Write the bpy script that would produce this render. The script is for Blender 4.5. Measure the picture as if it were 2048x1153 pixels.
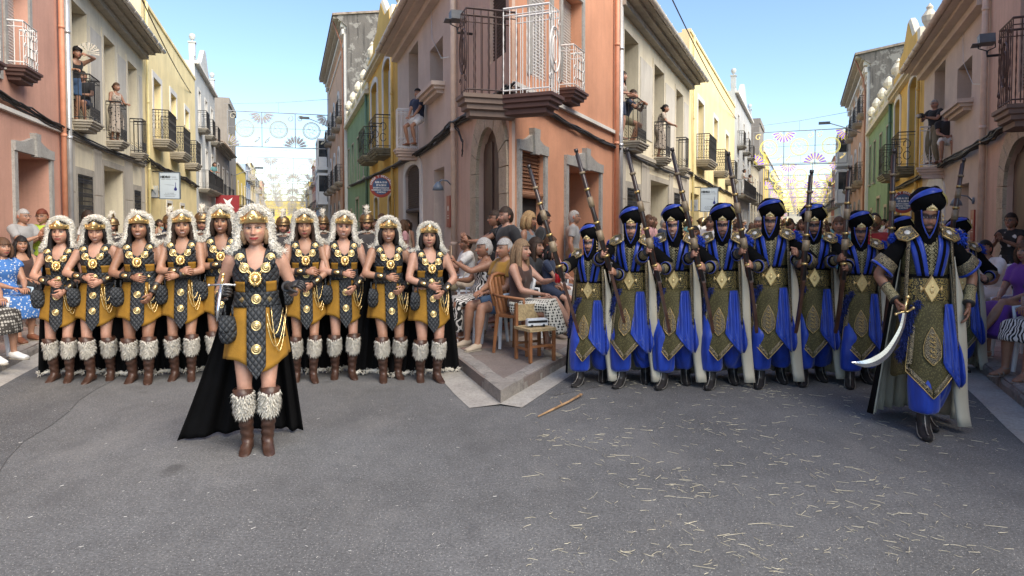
import bpy, math, random
import numpy as np
from mathutils import Vector, Matrix, noise as mnoise

for o in list(bpy.data.objects): bpy.data.objects.remove(o)
R = math.radians
random.seed(7); rng = np.random.default_rng(7)
SC = bpy.context.scene
COL = SC.collection

# ------------------------------------------------------------------ camera
CAM_H = 1.62; LENS = 24.0; FPX = 2048 * LENS / 36.0; PITCH = R(2.0)
cam_d = bpy.data.cameras.new("camera"); cam = bpy.data.objects.new("camera", cam_d); COL.objects.link(cam)
cam.location = (0, 0, CAM_H); cam.rotation_euler = (R(90) - PITCH, 0, 0)
cam_d.lens = LENS; cam_d.sensor_width = 36; cam_d.clip_end = 3000; cam_d.clip_start = 0.1
HORIZON = 450.0
SHIFT = HORIZON - 576.5 + FPX * math.tan(PITCH)          # content offset in px of a 2048 frame
cam_d.shift_y = SHIFT / 2048.0
SC.camera = cam

# ------------------------------------------------------------------ light
SUN_AZ = R(137); SUN_EL = R(46)                           # azimuth clockwise from the view axis (+Y)
world = bpy.data.worlds.new("World"); SC.world = world; world.use_nodes = True
nt = world.node_tree; bg = nt.nodes["Background"]
sky = nt.nodes.new("ShaderNodeTexSky"); sky.sky_type = 'NISHITA'; sky.sun_disc = False
sky.sun_elevation = SUN_EL; sky.sun_rotation = SUN_AZ
sky.air_density = 1.0; sky.dust_density = 0.5; sky.ozone_density = 3.2; sky.altitude = 20
nt.links.new(sky.outputs[0], bg.inputs[0]); bg.inputs[1].default_value = 0.14
sun_d = bpy.data.lights.new("sun", 'SUN'); sun_d.energy = 3.8; sun_d.angle = R(58); sun_d.color = (1.0, 0.89, 0.73)
sun = bpy.data.objects.new("sun", sun_d); COL.objects.link(sun)
sdir = Vector((math.sin(SUN_AZ) * math.cos(SUN_EL), math.cos(SUN_AZ) * math.cos(SUN_EL), math.sin(SUN_EL)))
sun.rotation_euler = (-sdir).to_track_quat('-Z', 'Y').to_euler()
SC.view_settings.view_transform = 'Standard'; SC.view_settings.look = 'None'
SC.view_settings.exposure = 0.9; SC.view_settings.gamma = 1.0
SC.render.engine = 'CYCLES'; SC.cycles.max_bounces = 6; SC.cycles.diffuse_bounces = 4

# ------------------------------------------------------------------ geometry of view and streets
def ray(u, v):
    x = (u - 1024.0) / FPX; y = -(v - 576.5 - SHIFT) / FPX
    c, s = math.cos(PITCH), math.sin(PITCH)
    return Vector((x, c + y * s, y * c - s))
def ground(u, v, z=0.0):
    d = ray(u, v); t = (z - CAM_H) / d.z
    return Vector((d.x * t, d.y * t, z))
def at_depth(u, v, Y):
    d = ray(u, v); t = Y / d.y
    return Vector((d.x * t, Y, CAM_H + d.z * t))

class Street:
    def __init__(self, vpu, xl, xr, kl, kr):
        d = ray(vpu, HORIZON); self.th = math.atan2(d.x, d.y)
        self.c, self.s = math.cos(self.th), math.sin(self.th)
        self.wall = {'l': xl, 'r': xr}; self.kerb = {'l': kl, 'r': kr}
        self.rot = -self.th
    def P(self, x, s, z=0.0):
        return Vector((x * self.c + s * self.s, -x * self.s + s * self.c, z))
    def local(self, p):
        return (p.x * self.c - p.y * self.s, p.x * self.s + p.y * self.c)
    def on(self, side, u, v=450.0, out=0.0):
        """(s, z) where the pixel meets the plane `out` metres in front of the facade"""
        x = self.wall[side] + (out if side == 'l' else -out)
        d = ray(u, v); lx = d.x * self.c - d.y * self.s; ls = d.x * self.s + d.y * self.c
        t = x / lx
        return ls * t, CAM_H + d.z * t
SL = Street(578, -4.66, 3.29, -3.01, 1.79)
SR = Street(1608, -4.17, 3.30, -2.486, 1.79)

# ------------------------------------------------------------------ object helpers
def prop(o, label=None, cat=None, group=None, kind=None):
    if label: o['label'] = label
    if cat: o['category'] = cat
    if group: o['group'] = group
    if kind: o['kind'] = kind
    return o
def empty(name, loc=(0, 0, 0), rz=0.0, parent=None):
    o = bpy.data.objects.new(name, None); COL.objects.link(o)
    o.location = loc; o.rotation_euler = (0, 0, rz); o.empty_display_size = 0.1
    if parent: o.parent = parent
    return o
def thing(name, label, cat, loc=(0, 0, 0), rz=0.0, group=None):
    return prop(empty(name, loc, rz), label, cat, group)
def mesh_data(name, V, F, mats, smooth=True, midx=None, cols=None, flip=False):
    me = bpy.data.meshes.new(name)
    me.from_pydata([tuple(v) for v in V] if not isinstance(V, np.ndarray) else V.tolist(), [], F if isinstance(F, list) else F.tolist())
    for m in (mats if isinstance(mats, (list, tuple)) else [mats]): me.materials.append(m)
    n = len(me.polygons)
    me.polygons.foreach_set('use_smooth', np.full(n, bool(smooth)))
    if midx is not None: me.polygons.foreach_set('material_index', np.asarray(midx, dtype=np.int32))
    if cols is not None:
        a = me.color_attributes.new('Col', 'FLOAT_COLOR', 'POINT')
        c = np.ones((len(cols), 4)); c[:, :3] = cols
        a.data.foreach_set('color', c.astype(np.float32).ravel())
    if flip: me.flip_normals()
    me.update()
    return me
def link(name, me, parent=None, loc=None, rot=None, scale=None):
    o = bpy.data.objects.new(name, me); COL.objects.link(o)
    if parent: o.parent = parent
    if loc is not None: o.location = loc
    if rot is not None: o.rotation_euler = rot
    if scale is not None: o.scale = (scale,) * 3 if isinstance(scale, (int, float)) else scale
    return o
def solid(o, t=0.004, offset=-1):
    m = o.modifiers.new('thickness', 'SOLIDIFY'); m.thickness = t; m.offset = offset
    return o

class MB:
    """collects shapes; build() links them as one mesh"""
    def __init__(self): self.V = []; self.F = []; self.I = []; self.mi = 0
    def add(self, V, F):
        b = len(self.V); self.V.extend([tuple(v) for v in V])
        self.F.extend([tuple(i + b for i in f) for f in F]); self.I.extend([self.mi] * len(F))
    def box(self, a, b):
        x0, y0, z0 = (min(a[i], b[i]) for i in range(3)); x1, y1, z1 = (max(a[i], b[i]) for i in range(3))
        self.add([(x0, y0, z0), (x1, y0, z0), (x1, y1, z0), (x0, y1, z0), (x0, y0, z1), (x1, y0, z1), (x1, y1, z1), (x0, y1, z1)],
                 [(0, 3, 2, 1), (4, 5, 6, 7), (0, 1, 5, 4), (1, 2, 6, 5), (2, 3, 7, 6), (3, 0, 4, 7)])
        return self
    def tube(self, pts, r, n=6, closed=False, cap=True):
        pts = [Vector(p) for p in pts]; m = len(pts)
        rs = r if isinstance(r, (list, tuple)) else [r] * m
        V = []; prev = None
        for i, p in enumerate(pts):
            if closed: t = pts[(i + 1) % m] - pts[i - 1]
            else: t = pts[min(i + 1, m - 1)] - pts[max(i - 1, 0)]
            if t.length < 1e-9: t = Vector((0, 0, 1))
            t.normalize()
            if prev is None:
                a = Vector((0, 0, 1)) if abs(t.z) < 0.9 else Vector((1, 0, 0))
                prev = t.cross(a).normalized()
            prev = (prev - t * prev.dot(t))
            if prev.length < 1e-6: prev = t.orthogonal()
            prev.normalize(); q = t.cross(prev)
            for k in range(n):
                an = 2 * math.pi * k / n
                V.append(p + (prev * math.cos(an) + q * math.sin(an)) * rs[i])
        F = []
        for i in range(m if closed else m - 1):
            j = (i + 1) % m
            for k in range(n):
                k2 = (k + 1) % n
                F.append((i * n + k, i * n + k2, j * n + k2, j * n + k))
        if not closed and cap:
            F.append(tuple(range(n - 1, -1, -1))); F.append(tuple((m - 1) * n + k for k in range(n)))
        self.add(V, F); return self
    def prism(self, poly, axis, a, b):
        """extrude a 2D polygon along axis ('x','y','z') from a to b; poly in the two other axes in order"""
        def mk(p, t):
            return {'x': (t, p[0], p[1]), 'y': (p[0], t, p[1]), 'z': (p[0], p[1], t)}[axis]
        n = len(poly); V = [mk(p, a) for p in poly] + [mk(p, b) for p in poly]
        F = [tuple(range(n)), tuple(range(2 * n - 1, n - 1, -1))] + [(i, i + n, (i + 1) % n + n, (i + 1) % n) for i in range(n)]
        self.add(V, F); return self
    def lathe(self, prof, c=(0, 0, 0), n=20, axis='z'):
        """prof: (r, h) pairs"""
        V = []; F = []
        for r, h in prof:
            for k in range(n):
                a = 2 * math.pi * k / n; x, y = r * math.cos(a), r * math.sin(a)
                v = {'z': (x, y, h), 'y': (x, h, y), 'x': (h, x, y)}[axis]
                V.append((c[0] + v[0], c[1] + v[1], c[2] + v[2]))
        for i in range(len(prof) - 1):
            for k in range(n):
                k2 = (k + 1) % n; F.append((i * n + k, i * n + k2, (i + 1) * n + k2, (i + 1) * n + k))
        F.append(tuple(range(n - 1, -1, -1))); F.append(tuple((len(prof) - 1) * n + k for k in range(n)))
        self.add(V, F); return self
    def ball(self, c, r, n=10, m=7):
        prof = [(max(1e-4, math.sin(math.pi * i / m)), -math.cos(math.pi * i / m)) for i in range(m + 1)]
        r3 = r if isinstance(r, (tuple, list)) else (r, r, r)
        b = MB(); b.lathe(prof, n=n)
        self.add([(c[0] + v[0] * r3[0], c[1] + v[1] * r3[1], c[2] + v[2] * r3[2]) for v in b.V], b.F); return self
    def data(self, name, mats, smooth=False, fn=None, flip=False):
        V = self.V if fn is None else [fn(v) for v in self.V]
        me = mesh_data(name, V, self.F, mats, smooth, self.I, flip=flip)
        return me
    def build(self, name, mats, parent=None, smooth=False, fn=None, flip=False, loc=None, rot=None):
        return link(name, self.data(name, mats, smooth, fn, flip), parent, loc, rot)

# ------------------------------------------------------------------ materials
MATS = {}
class NT:
    def __init__(self, name):
        self.m = bpy.data.materials.new(name); self.m.use_nodes = True
        self.t = self.m.node_tree; self.b = self.t.nodes['Principled BSDF']
    def n(self, kind, **kw):
        nd = self.t.nodes.new('ShaderNode' + kind)
        for k, v in kw.items():
            if k.startswith('i_'): nd.inputs[k[2:].replace('_', ' ')].default_value = v
            else: setattr(nd, k, v)
        return nd
    def l(self, a, b): self.t.links.new(a, b)
    def co(self, kind='Object', scale=(1, 1, 1), rot=(0, 0, 0)):
        tc = self.n('TexCoord'); mp = self.n('Mapping'); mp.inputs['Scale'].default_value = scale; mp.inputs['Rotation'].default_value = rot
        self.l(tc.outputs[kind], mp.inputs[0]); return mp.outputs[0]
    def noise(self, co, scale, detail=3, rough=.55):
        nd = self.n('TexNoise'); nd.inputs['Scale'].default_value = scale; nd.inputs['Detail'].default_value = detail
        nd.inputs['Roughness'].default_value = rough; self.l(co, nd.inputs['Vector']); return nd.outputs['Fac']
    def ramp(self, fac, stops):
        r = self.n('ValToRGB'); e = r.color_ramp.elements
        while len(e) < len(stops): e.new(0.5)
        for i, (p, c) in enumerate(stops):
            e[i].position = p; e[i].color = (c, c, c, 1) if isinstance(c, (int, float)) else (*c, 1)
        self.l(fac, r.inputs[0]); return r.outputs[0]
    def mix(self, fac, a, b, mode='MIX'):
        m = self.n('Mix'); m.data_type = 'RGBA'; m.blend_type = mode
        for s, v in ((m.inputs[0], fac), (m.inputs[6], a), (m.inputs[7], b)):
            if isinstance(v, (int, float)): s.default_value = v
            elif isinstance(v, (tuple, list)): s.default_value = (*v[:3], 1)
            else: self.l(v, s)
        return m.outputs[2]
    def math(self, op, a, b=0.0, c=0.0):
        m = self.n('Math'); m.operation = op
        for i, v in enumerate((a, b, c)):
            if isinstance(v, (int, float)): m.inputs[i].default_value = v
            else: self.l(v, m.inputs[i])
        return m.outputs[0]
    def bump(self, h, strength=.3, dist=.01, normal=None):
        b = self.n('Bump'); b.inputs['Strength'].default_value = strength; b.inputs['Distance'].default_value = dist
        self.l(h, b.inputs['Height'])
        if normal: self.l(normal, b.inputs['Normal'])
        return b.outputs[0]
    def done(self, col=None, rough=.7, metal=0.0, normal=None, spec=None, sheen=0, coat=0):
        b = self.b
        if col is not None:
            if isinstance(col, (tuple, list)): b.inputs['Base Color'].default_value = (*col[:3], 1)
            else: self.l(col, b.inputs['Base Color'])
        if isinstance(rough, (int, float)): b.inputs['Roughness'].default_value = rough
        else: self.l(rough, b.inputs['Roughness'])
        b.inputs['Metallic'].default_value = metal
        if spec is not None: b.inputs['Specular IOR Level'].default_value = spec
        if sheen: b.inputs['Sheen Weight'].default_value = sheen
        if coat: b.inputs['Coat Weight'].default_value = coat
        if normal: self.l(normal, b.inputs['Normal'])
        return self.m
def plain(name, col, rough=.6, metal=0.0, var=.12, vs=6.0, bump=0.0, bs=60.0, spec=None, sheen=0):
    if name in MATS: return MATS[name]
    t = NT(name); co = t.co()
    f = t.ramp(t.noise(co, vs, 4), [(.3, 1 - var), (.7, 1 + var)])
    c = t.mix(1.0, f, col, 'MULTIPLY')
    nrm = t.bump(t.noise(co, bs, 3), .5, bump) if bump else None
    MATS[name] = t.done(c, rough, metal, nrm, spec, sheen); return MATS[name]
def stucco(name, col, stain=(.25, .22, .19), amt=.35, rough=.9, patch=None, bump=.004, grit=45):
    if name in MATS: return MATS[name]
    t = NT(name); co = t.co(); st = t.co(scale=(5, 5, .35))
    big = t.ramp(t.noise(co, .9, 5, .6), [(.3, .86), (.7, 1.10)])
    fine = t.ramp(t.noise(co, 22, 4, .7), [(.25, .94), (.75, 1.05)])
    c = t.mix(1.0, t.mix(1.0, col, big, 'MULTIPLY'), fine, 'MULTIPLY')
    streak = t.math('MULTIPLY', t.ramp(t.noise(st, 1.6, 4, .65), [(.47, 0.0), (.72, 1.0)]), min(1, amt * 1.1))
    c = t.mix(streak, c, stain)
    if patch:
        c = t.mix(t.ramp(t.noise(co, 1.7, 6, .65), [(.55, 0.0), (.6, .9)]), c, patch)
    n = t.bump(t.noise(co, grit, 4, .7), .6, bump)
    n = t.bump(t.noise(co, 3.0, 3), .35, .02, n)
    MATS[name] = t.done(c, rough, 0, n, .25); return MATS[name]
M_ = {}
# ------------------------------------------------------------------ setting materials
def asphalt(name='asphalt', tone=(.132, .134, .137)):
    t = NT(name); co = t.co()
    sp = t.n('TexVoronoi'); sp.inputs['Scale'].default_value = 105; t.l(co, sp.inputs['Vector'])
    agg = t.ramp(t.noise(co, 95, 2, .7), [(.56, 0.0), (.62, 1.0)])
    chip = t.math('MULTIPLY', agg, t.ramp(sp.outputs['Distance'], [(.2, 1.0), (.45, 0.0)]))
    big = t.ramp(t.noise(co, .55, 5, .6), [(.3, .70), (.7, 1.16)])
    mid = t.ramp(t.noise(co, 6, 5, .7), [(.25, .84), (.75, 1.14)])
    fine = t.ramp(t.noise(co, 60, 3, .8), [(.3, .52), (.7, 1.42)])
    c = t.mix(1.0, t.mix(1.0, t.mix(1.0, tone, big, 'MULTIPLY'), mid, 'MULTIPLY'), fine, 'MULTIPLY')
    c = t.mix(t.math('MULTIPLY', chip, .9), c, (.50, .49, .46))
    # oil spots and wear
    spot = t.ramp(t.noise(co, 1.9, 2, .4), [(.70, 0.0), (.76, .55)])
    c = t.mix(spot, c, (.045, .044, .045))
    wear = t.ramp(t.noise(t.co(scale=(1, .35, 1), rot=(0, 0, .3)), 2.3, 6, .72), [(.54, 0.0), (.66, .38)])
    c = t.mix(wear, c, (.075, .076, .080))
    dust = t.ramp(t.noise(t.co(scale=(1.3, .6, 1)), 1.1, 6, .7), [(.52, 0.0), (.70, .22)])
    c = t.mix(dust, c, (.26, .25, .235))
    n = t.bump(t.noise(co, 130, 2, .8), .8, .006); n = t.bump(t.noise(co, 9, 4), .3, .01, n)
    return t.done(c, t.ramp(mid, [(.7, .75), (1.0, .9)]), 0, n, .35)
MATS['asphalt'] = asphalt(); MATS['asphalt_dark'] = asphalt('asphalt_dark', (.105, .107, .111))
def concrete(name, col, amt=.5):
    t = NT(name); co = t.co()
    a = t.ramp(t.noise(co, 3.5, 6, .7), [(.3, .72), (.7, 1.12)]); b = t.ramp(t.noise(co, 40, 3, .8), [(.3, .78), (.7, 1.18)])
    c = t.mix(1.0, t.mix(1.0, col, a, 'MULTIPLY'), b, 'MULTIPLY')
    c = t.mix(t.math('MULTIPLY', t.ramp(t.noise(co, 7, 6, .75), [(.5, 0.0), (.62, 1.0)]), amt), c, (.10, .095, .09))
    MATS[name] = t.done(c, .9, 0, t.bump(t.noise(co, 30, 5, .75), .9, .012), .3); return MATS[name]
concrete('gutter_concrete', (.40, .38, .35), .25); concrete('kerb_stone', (.30, .275, .25), .6)
concrete('paving', (.27, .215, .19), .3); concrete('paving_light', (.34, .28, .24), .3); concrete('paving_red', (.29, .20, .175), .3); concrete('paving_dark', (.21, .18, .165), .4); concrete('joint', (.22, .18, .16), .3)
concrete('stone', (.46, .42, .35), .25); concrete('stone_grey', (.42, .41, .38), .35); concrete('stone_cream', (.52, .44, .32), .35)
plain('earth', (.16, .13, .10), .95)

salmon = stucco('salmon_stucco', (.58, .33, .25), (.34, .20, .15), .22)
salmon2 = stucco('salmon_stucco_deep', (.62, .31, .19), (.36, .20, .14), .2)
cream = stucco('cream_stucco', (.74, .67, .50), (.40, .34, .26), .3)
creamlow = stucco('cream_stone', (.50, .46, .39), (.25, .23, .2), .5)
yellow = stucco('yellow_stucco', (.88, .73, .40), (.45, .40, .24), .18)
ochre = stucco('ochre_stucco', (.70, .45, .12), (.38, .27, .13), .25)
green = stucco('green_stucco', (.22, .33, .19), (.12, .17, .12), .25)
beige = stucco('beige_stucco', (.60, .50, .42), (.40, .31, .25), .12, bump=.002)
pinkw = stucco('pink_stucco', (.58, .42, .33), (.36, .26, .21), .35, patch=(.56, .42, .33))
orange = stucco('orange_stucco', (.66, .40, .25), (.40, .28, .2), .3)
darkw = stucco('sooty_render', (.14, .13, .12), (.035, .034, .033), .7, patch=(.26, .25, .23), bump=.02, grit=12)
greyw = stucco('grey_stucco', (.56, .58, .57), (.36, .37, .36), .25)
brownw = stucco('brown_render', (.30, .27, .23), (.18, .16, .14), .4)
white_trim = stucco('white_trim', (.72, .70, .65), (.5, .46, .4), .2, bump=.001)
cream_trim = stucco('cream_trim', (.68, .62, .48), (.42, .37, .28), .3, bump=.002)
whitep = plain('white_paint', (.74, .73, .70), .5, var=.05)
iron = plain('black_iron', (.022, .022, .024), .45, var=.2)
brown_metal = plain('brown_metal', (.075, .05, .045), .5)
maroon = plain('maroon_moulding', (.10, .05, .04), .6)
slabst = concrete('balcony_stone', (.44, .40, .33), .3)
zinc = plain('zinc_pipe', (.55, .56, .56), .35, .55, var=.12)
beigepipe = plain('beige_pipe', (.60, .47, .37), .5)
salmonpipe = plain('salmon_pipe', (.60, .27, .16), .55)
greenpipe = plain('green_pipe', (.10, .17, .11), .55)
ochrepipe = plain('ochre_pipe', (.62, .42, .12), .55)
cablem = plain('cable_rubber', (.025, .024, .024), .6)
woodd = plain('dark_wood', (.075, .042, .03), .55, var=.3, vs=3)
woodr = plain('red_wood', (.20, .075, .04), .5, var=.25, vs=3)
greenwood = plain('grey_green_wood', (.16, .17, .14), .6)
shutm = plain('shutter_white', (.62, .61, .58), .45, var=.04)
shutg = plain('shutter_grey', (.50, .48, .45), .45, var=.05)
darkin = plain('dark_interior', (.03, .026, .024), .9)
gutterm = plain('gutter_beige', (.60, .49, .39), .45); gutterw = plain('gutter_white', (.66, .62, .55), .4)
tile_red = plain('roof_tile_clay', (.33, .14, .09), .85, var=.35, vs=4); tile_old = plain('roof_tile_old', (.27, .22, .18), .9, var=.4, vs=5)
def glassm():
    t = NT('window_glass'); co = t.co()
    return t.done(t.mix(t.ramp(t.noise(co, 1.5, 2), [(.35, 0.0), (.65, 1.0)]), (.02, .025, .03), (.05, .055, .06)), .06, 0, None, .8)
glass = glassm()
def reedm():
    t = NT('reed_blind'); co = t.co(scale=(1, 1, 1)); w = t.n('TexWave'); w.bands_direction = 'Z'; w.inputs['Scale'].default_value = 14
    t.l(co, w.inputs['Vector']); c = t.mix(w.outputs['Fac'], (.16, .065, .03), (.42, .21, .11))
    return t.done(c, .7, 0, t.bump(w.outputs['Fac'], .6, .01))
reed = reedm(); reedd = plain('brown_blind', (.075, .055, .05), .8)

# ------------------------------------------------------------------ ground and roads
def poly_sheet(name, pts, z, m, kind='structure', parent=None, sub=1):
    me = mesh_data(name, [(p[0], p[1], z) for p in pts], [tuple(range(len(pts)))], m, False)
    o = link(name, me, parent); return prop(o, kind=kind) if kind and not parent else o
prop(MB().box((-400, -60, -1.2), (400, 600, -.20)).build('ground', MATS['earth']), kind='structure')
road = MB()
def quad_up(mb, a, b, c, d):
    mb.add([a, b, c, d], [(0, 1, 2, 3)])
road.add([(-40, -14, 0), (40, -14, 0), (40, 12, 0), (-40, 12, 0)], [(0, 1, 2, 3)])
for st, k in ((SL, .004), (SR, .008)):
    a = [st.P(-7, 4, -k), st.P(7, 4, -k), st.P(7, 330, -k), st.P(-7, 330, -k)]
    road.add(a, [(0, 1, 2, 3)])
# keep the plaza sheet only on the viewer side, streets a hair below it
prop(road.build('road', MATS['asphalt']), kind='structure')

KH = .13
def corner(st1, x1, st2, x2):
    """meeting point of line x=x1 of street 1 and x=x2 of street 2"""
    A = np.array([[st1.c, -st1.s], [st2.c, -st2.s]]); p = np.linalg.solve(A, np.array([x1, x2]))
    return Vector((p[0], p[1], 0))
stone_me = {}
def kerb_line(st, side, s0, s1, parent, name='kerb_stone'):
    """individual kerb stones near, one bar beyond"""
    x = st.kerb[side]; sg = 1 if side == 'r' else -1; w = .17
    s = s0
    while s < min(s1, 26):
        L = random.uniform(.8, 1.05); L = min(L, s1 - s)
        key = 'kerb%d' % random.randint(0, 3)
        if key not in stone_me:
            b = MB(); n = 6; prof = [(0, -.1), (-.0, KH - .05), (.012, KH - .02), (.035, KH - .003), (.07, KH + .004), (w, KH + .002), (w, -.1)]
            V = []; F = []
            r = random.Random(len(stone_me) + 3)
            for i in range(n + 1):
                for (a, z) in prof:
                    j = .004 if 0 < i < n else .002
                    V.append((a + r.uniform(-j, j), (i / n) * .992 + .004, z + r.uniform(-j, j)))
            m = len(prof)
            for i in range(n):
                for k in range(m - 1): F.append((i * m + k, i * m + k + 1, (i + 1) * m + k + 1, (i + 1) * m + k))
            F.append(tuple(range(m))); F.append(tuple(n * m + k for k in range(m - 1, -1, -1)))
            b.add(V, F); stone_me[key] = b.data('kerb_stone', MATS['kerb_stone'], False)
        p = st.P(x, s, random.uniform(-.004, .004))
        o = link(name, stone_me[key], parent, p, (0, 0, st.rot + random.uniform(-.004, .004)), (sg, L, 1))
        s += L
    if s1 > 26:
        b = MB(); b.box((0, 0, -.1), (w * sg, s1 - 26, KH)); o = b.build('kerb_run', MATS['kerb_stone'], parent); o.location = st.P(x, 26); o.rotation_euler = (0, 0, st.rot)
slab_me = [MB().box((-.196, -.196, 0), (.196, .196, .05)).data('paving_slab', MATS[('paving', 'paving_light', 'paving_red', 'paving_dark')[i]]) for i in range(4)]
def slabs(st, side, s0, s1, parent, wallx=None, clip=None):
    x0 = st.kerb[side]; sg = 1 if side == 'r' else -1
    W = abs(st.wall[side] - x0) - .17
    n = int(W / .4) + 1; s = s0; cnt = 0
    while s < s1:
        for i in range(n):
            xx = x0 + sg * (.17 + .2 + i * .4)
            p = st.P(xx, s + .2, KH - .052 + random.uniform(-.002, .002))
            if clip and not clip(p): continue
            link('paving_slab', slab_me[random.choice((0, 0, 1, 1, 2, 3))], parent, p, (0, 0, st.rot)); cnt += 1
        s += .4
def gutter_strip(st, side, s0, s1, w, z, m, name='gutter_strip'):
    x = st.kerb[side]; sg = -1 if side == 'r' else 1
    n = int((s1 - s0) / .5); V = []; F = []
    for i in range(n + 1):
        s = s0 + (s1 - s0) * i / n; j = random.uniform(-.012, .012)
        V += [tuple(st.P(x - sg * .02, s, z + .012)), tuple(st.P(x + sg * (w + j), s, z))]
        if i: F.append((2 * i - 2, 2 * i - 1, 2 * i + 1, 2 * i))
    prop(link(name, mesh_data(name, V, F, m, False)), kind='structure')
TIP = corner(SL, SL.kerb['r'], SR, SR.kerb['l'])
sL_tip = SL.local(TIP)[1]; sR_tip = SR.local(TIP)[1]
WC = corner(SL, SL.wall['r'], SR, SR.wall['l'])            # corner of the wedge building
sL_c = SL.local(WC)[1]; sR_c = SR.local(WC)[1]
gutter_strip(SL, 'l', 3, 300, .26, .004, MATS['gutter_concrete']); gutter_strip(SL, 'r', sL_tip - .02, 300, .30, .004, MATS['gutter_concrete'])
gutter_strip(SR, 'l', sR_tip - .02, 300, .22, .006, MATS['gutter_concrete']); gutter_strip(SR, 'r', 3, 300, .28, .004, MATS['gutter_concrete'])
# pavements: base sheets with slabs and kerb stones as parts
def pavement(poly, nm='pavement'):
    b = MB(); b.prism([(p.x, p.y) for p in poly], 'z', -.12, KH - .006)
    return prop(b.build(nm, MATS['joint']), kind='structure')
pvL = pavement([SL.P(SL.kerb['l'] - .02, 2), SL.P(SL.kerb['l'] - .02, 300), SL.P(-6, 300), SL.P(-6, 2)])
kerb_line(SL, 'l', 3.0, 300, pvL); slabs(SL, 'l', 5.6, 14, pvL)
pvR = pavement([SR.P(SR.kerb['r'] + .02, 2), SR.P(5, 2), SR.P(5, 300), SR.P(SR.kerb['r'] + .02, 300)])
kerb_line(SR, 'r', 3.0, 300, pvR); slabs(SR, 'r', 5.6, 13, pvR)
pvW = pavement([TIP, SL.P(SL.kerb['r'] + .02, 60), SL.P(SL.kerb['r'] + 6, 60), SR.P(SR.kerb['l'] - 6, 60), SR.P(SR.kerb['l'] - .02, 60)])
pv2 = pavement([SL.P(SL.kerb['r'] + .02, 60), SL.P(SL.kerb['r'] + .02, 300), SL.P(5, 300), SL.P(5, 60)])
pv3 = pavement([SR.P(SR.kerb['l'] - .02, 60), SR.P(-6, 60), SR.P(-6, 300), SR.P(SR.kerb['l'] - .02, 300)])
kerb_line(SL, 'r', sL_tip + .56, 300, pvW); kerb_line(SR, 'l', sR_tip + .56, 300, pvW)
b = MB(); b.prism([(p.x, p.y) for p in (TIP, SR.P(SR.kerb['l'], sR_tip + .55), SR.P(SR.kerb['l'] - .17, sR_tip + .60), corner(SL, SL.kerb['r'] + .17, SR, SR.kerb['l'] - .17), SL.P(SL.kerb['r'] + .17, sL_tip + .60), SL.P(SL.kerb['r'], sL_tip + .55))], 'z', -.1, KH + .002)
b.build('kerb_stone', MATS['kerb_stone'], pvW)
slabs(SL, 'r', sL_tip + .5, 13, pvW, clip=lambda p: SL.local(p)[0] > SL.kerb['r'] + .36 and SR.local(p)[0] < SR.kerb['l'] - .32 and p.x < TIP.x + .02 * (p.y - 6) - .2)
slabs(SR, 'l', sR_tip + .5, 14, pvW, clip=lambda p: SR.local(p)[0] < SR.kerb['l'] - .36 and SL.local(p)[0] > SL.kerb['r'] + .32 and p.x > TIP.x + .02 * (p.y - 6) + .22)

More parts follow.
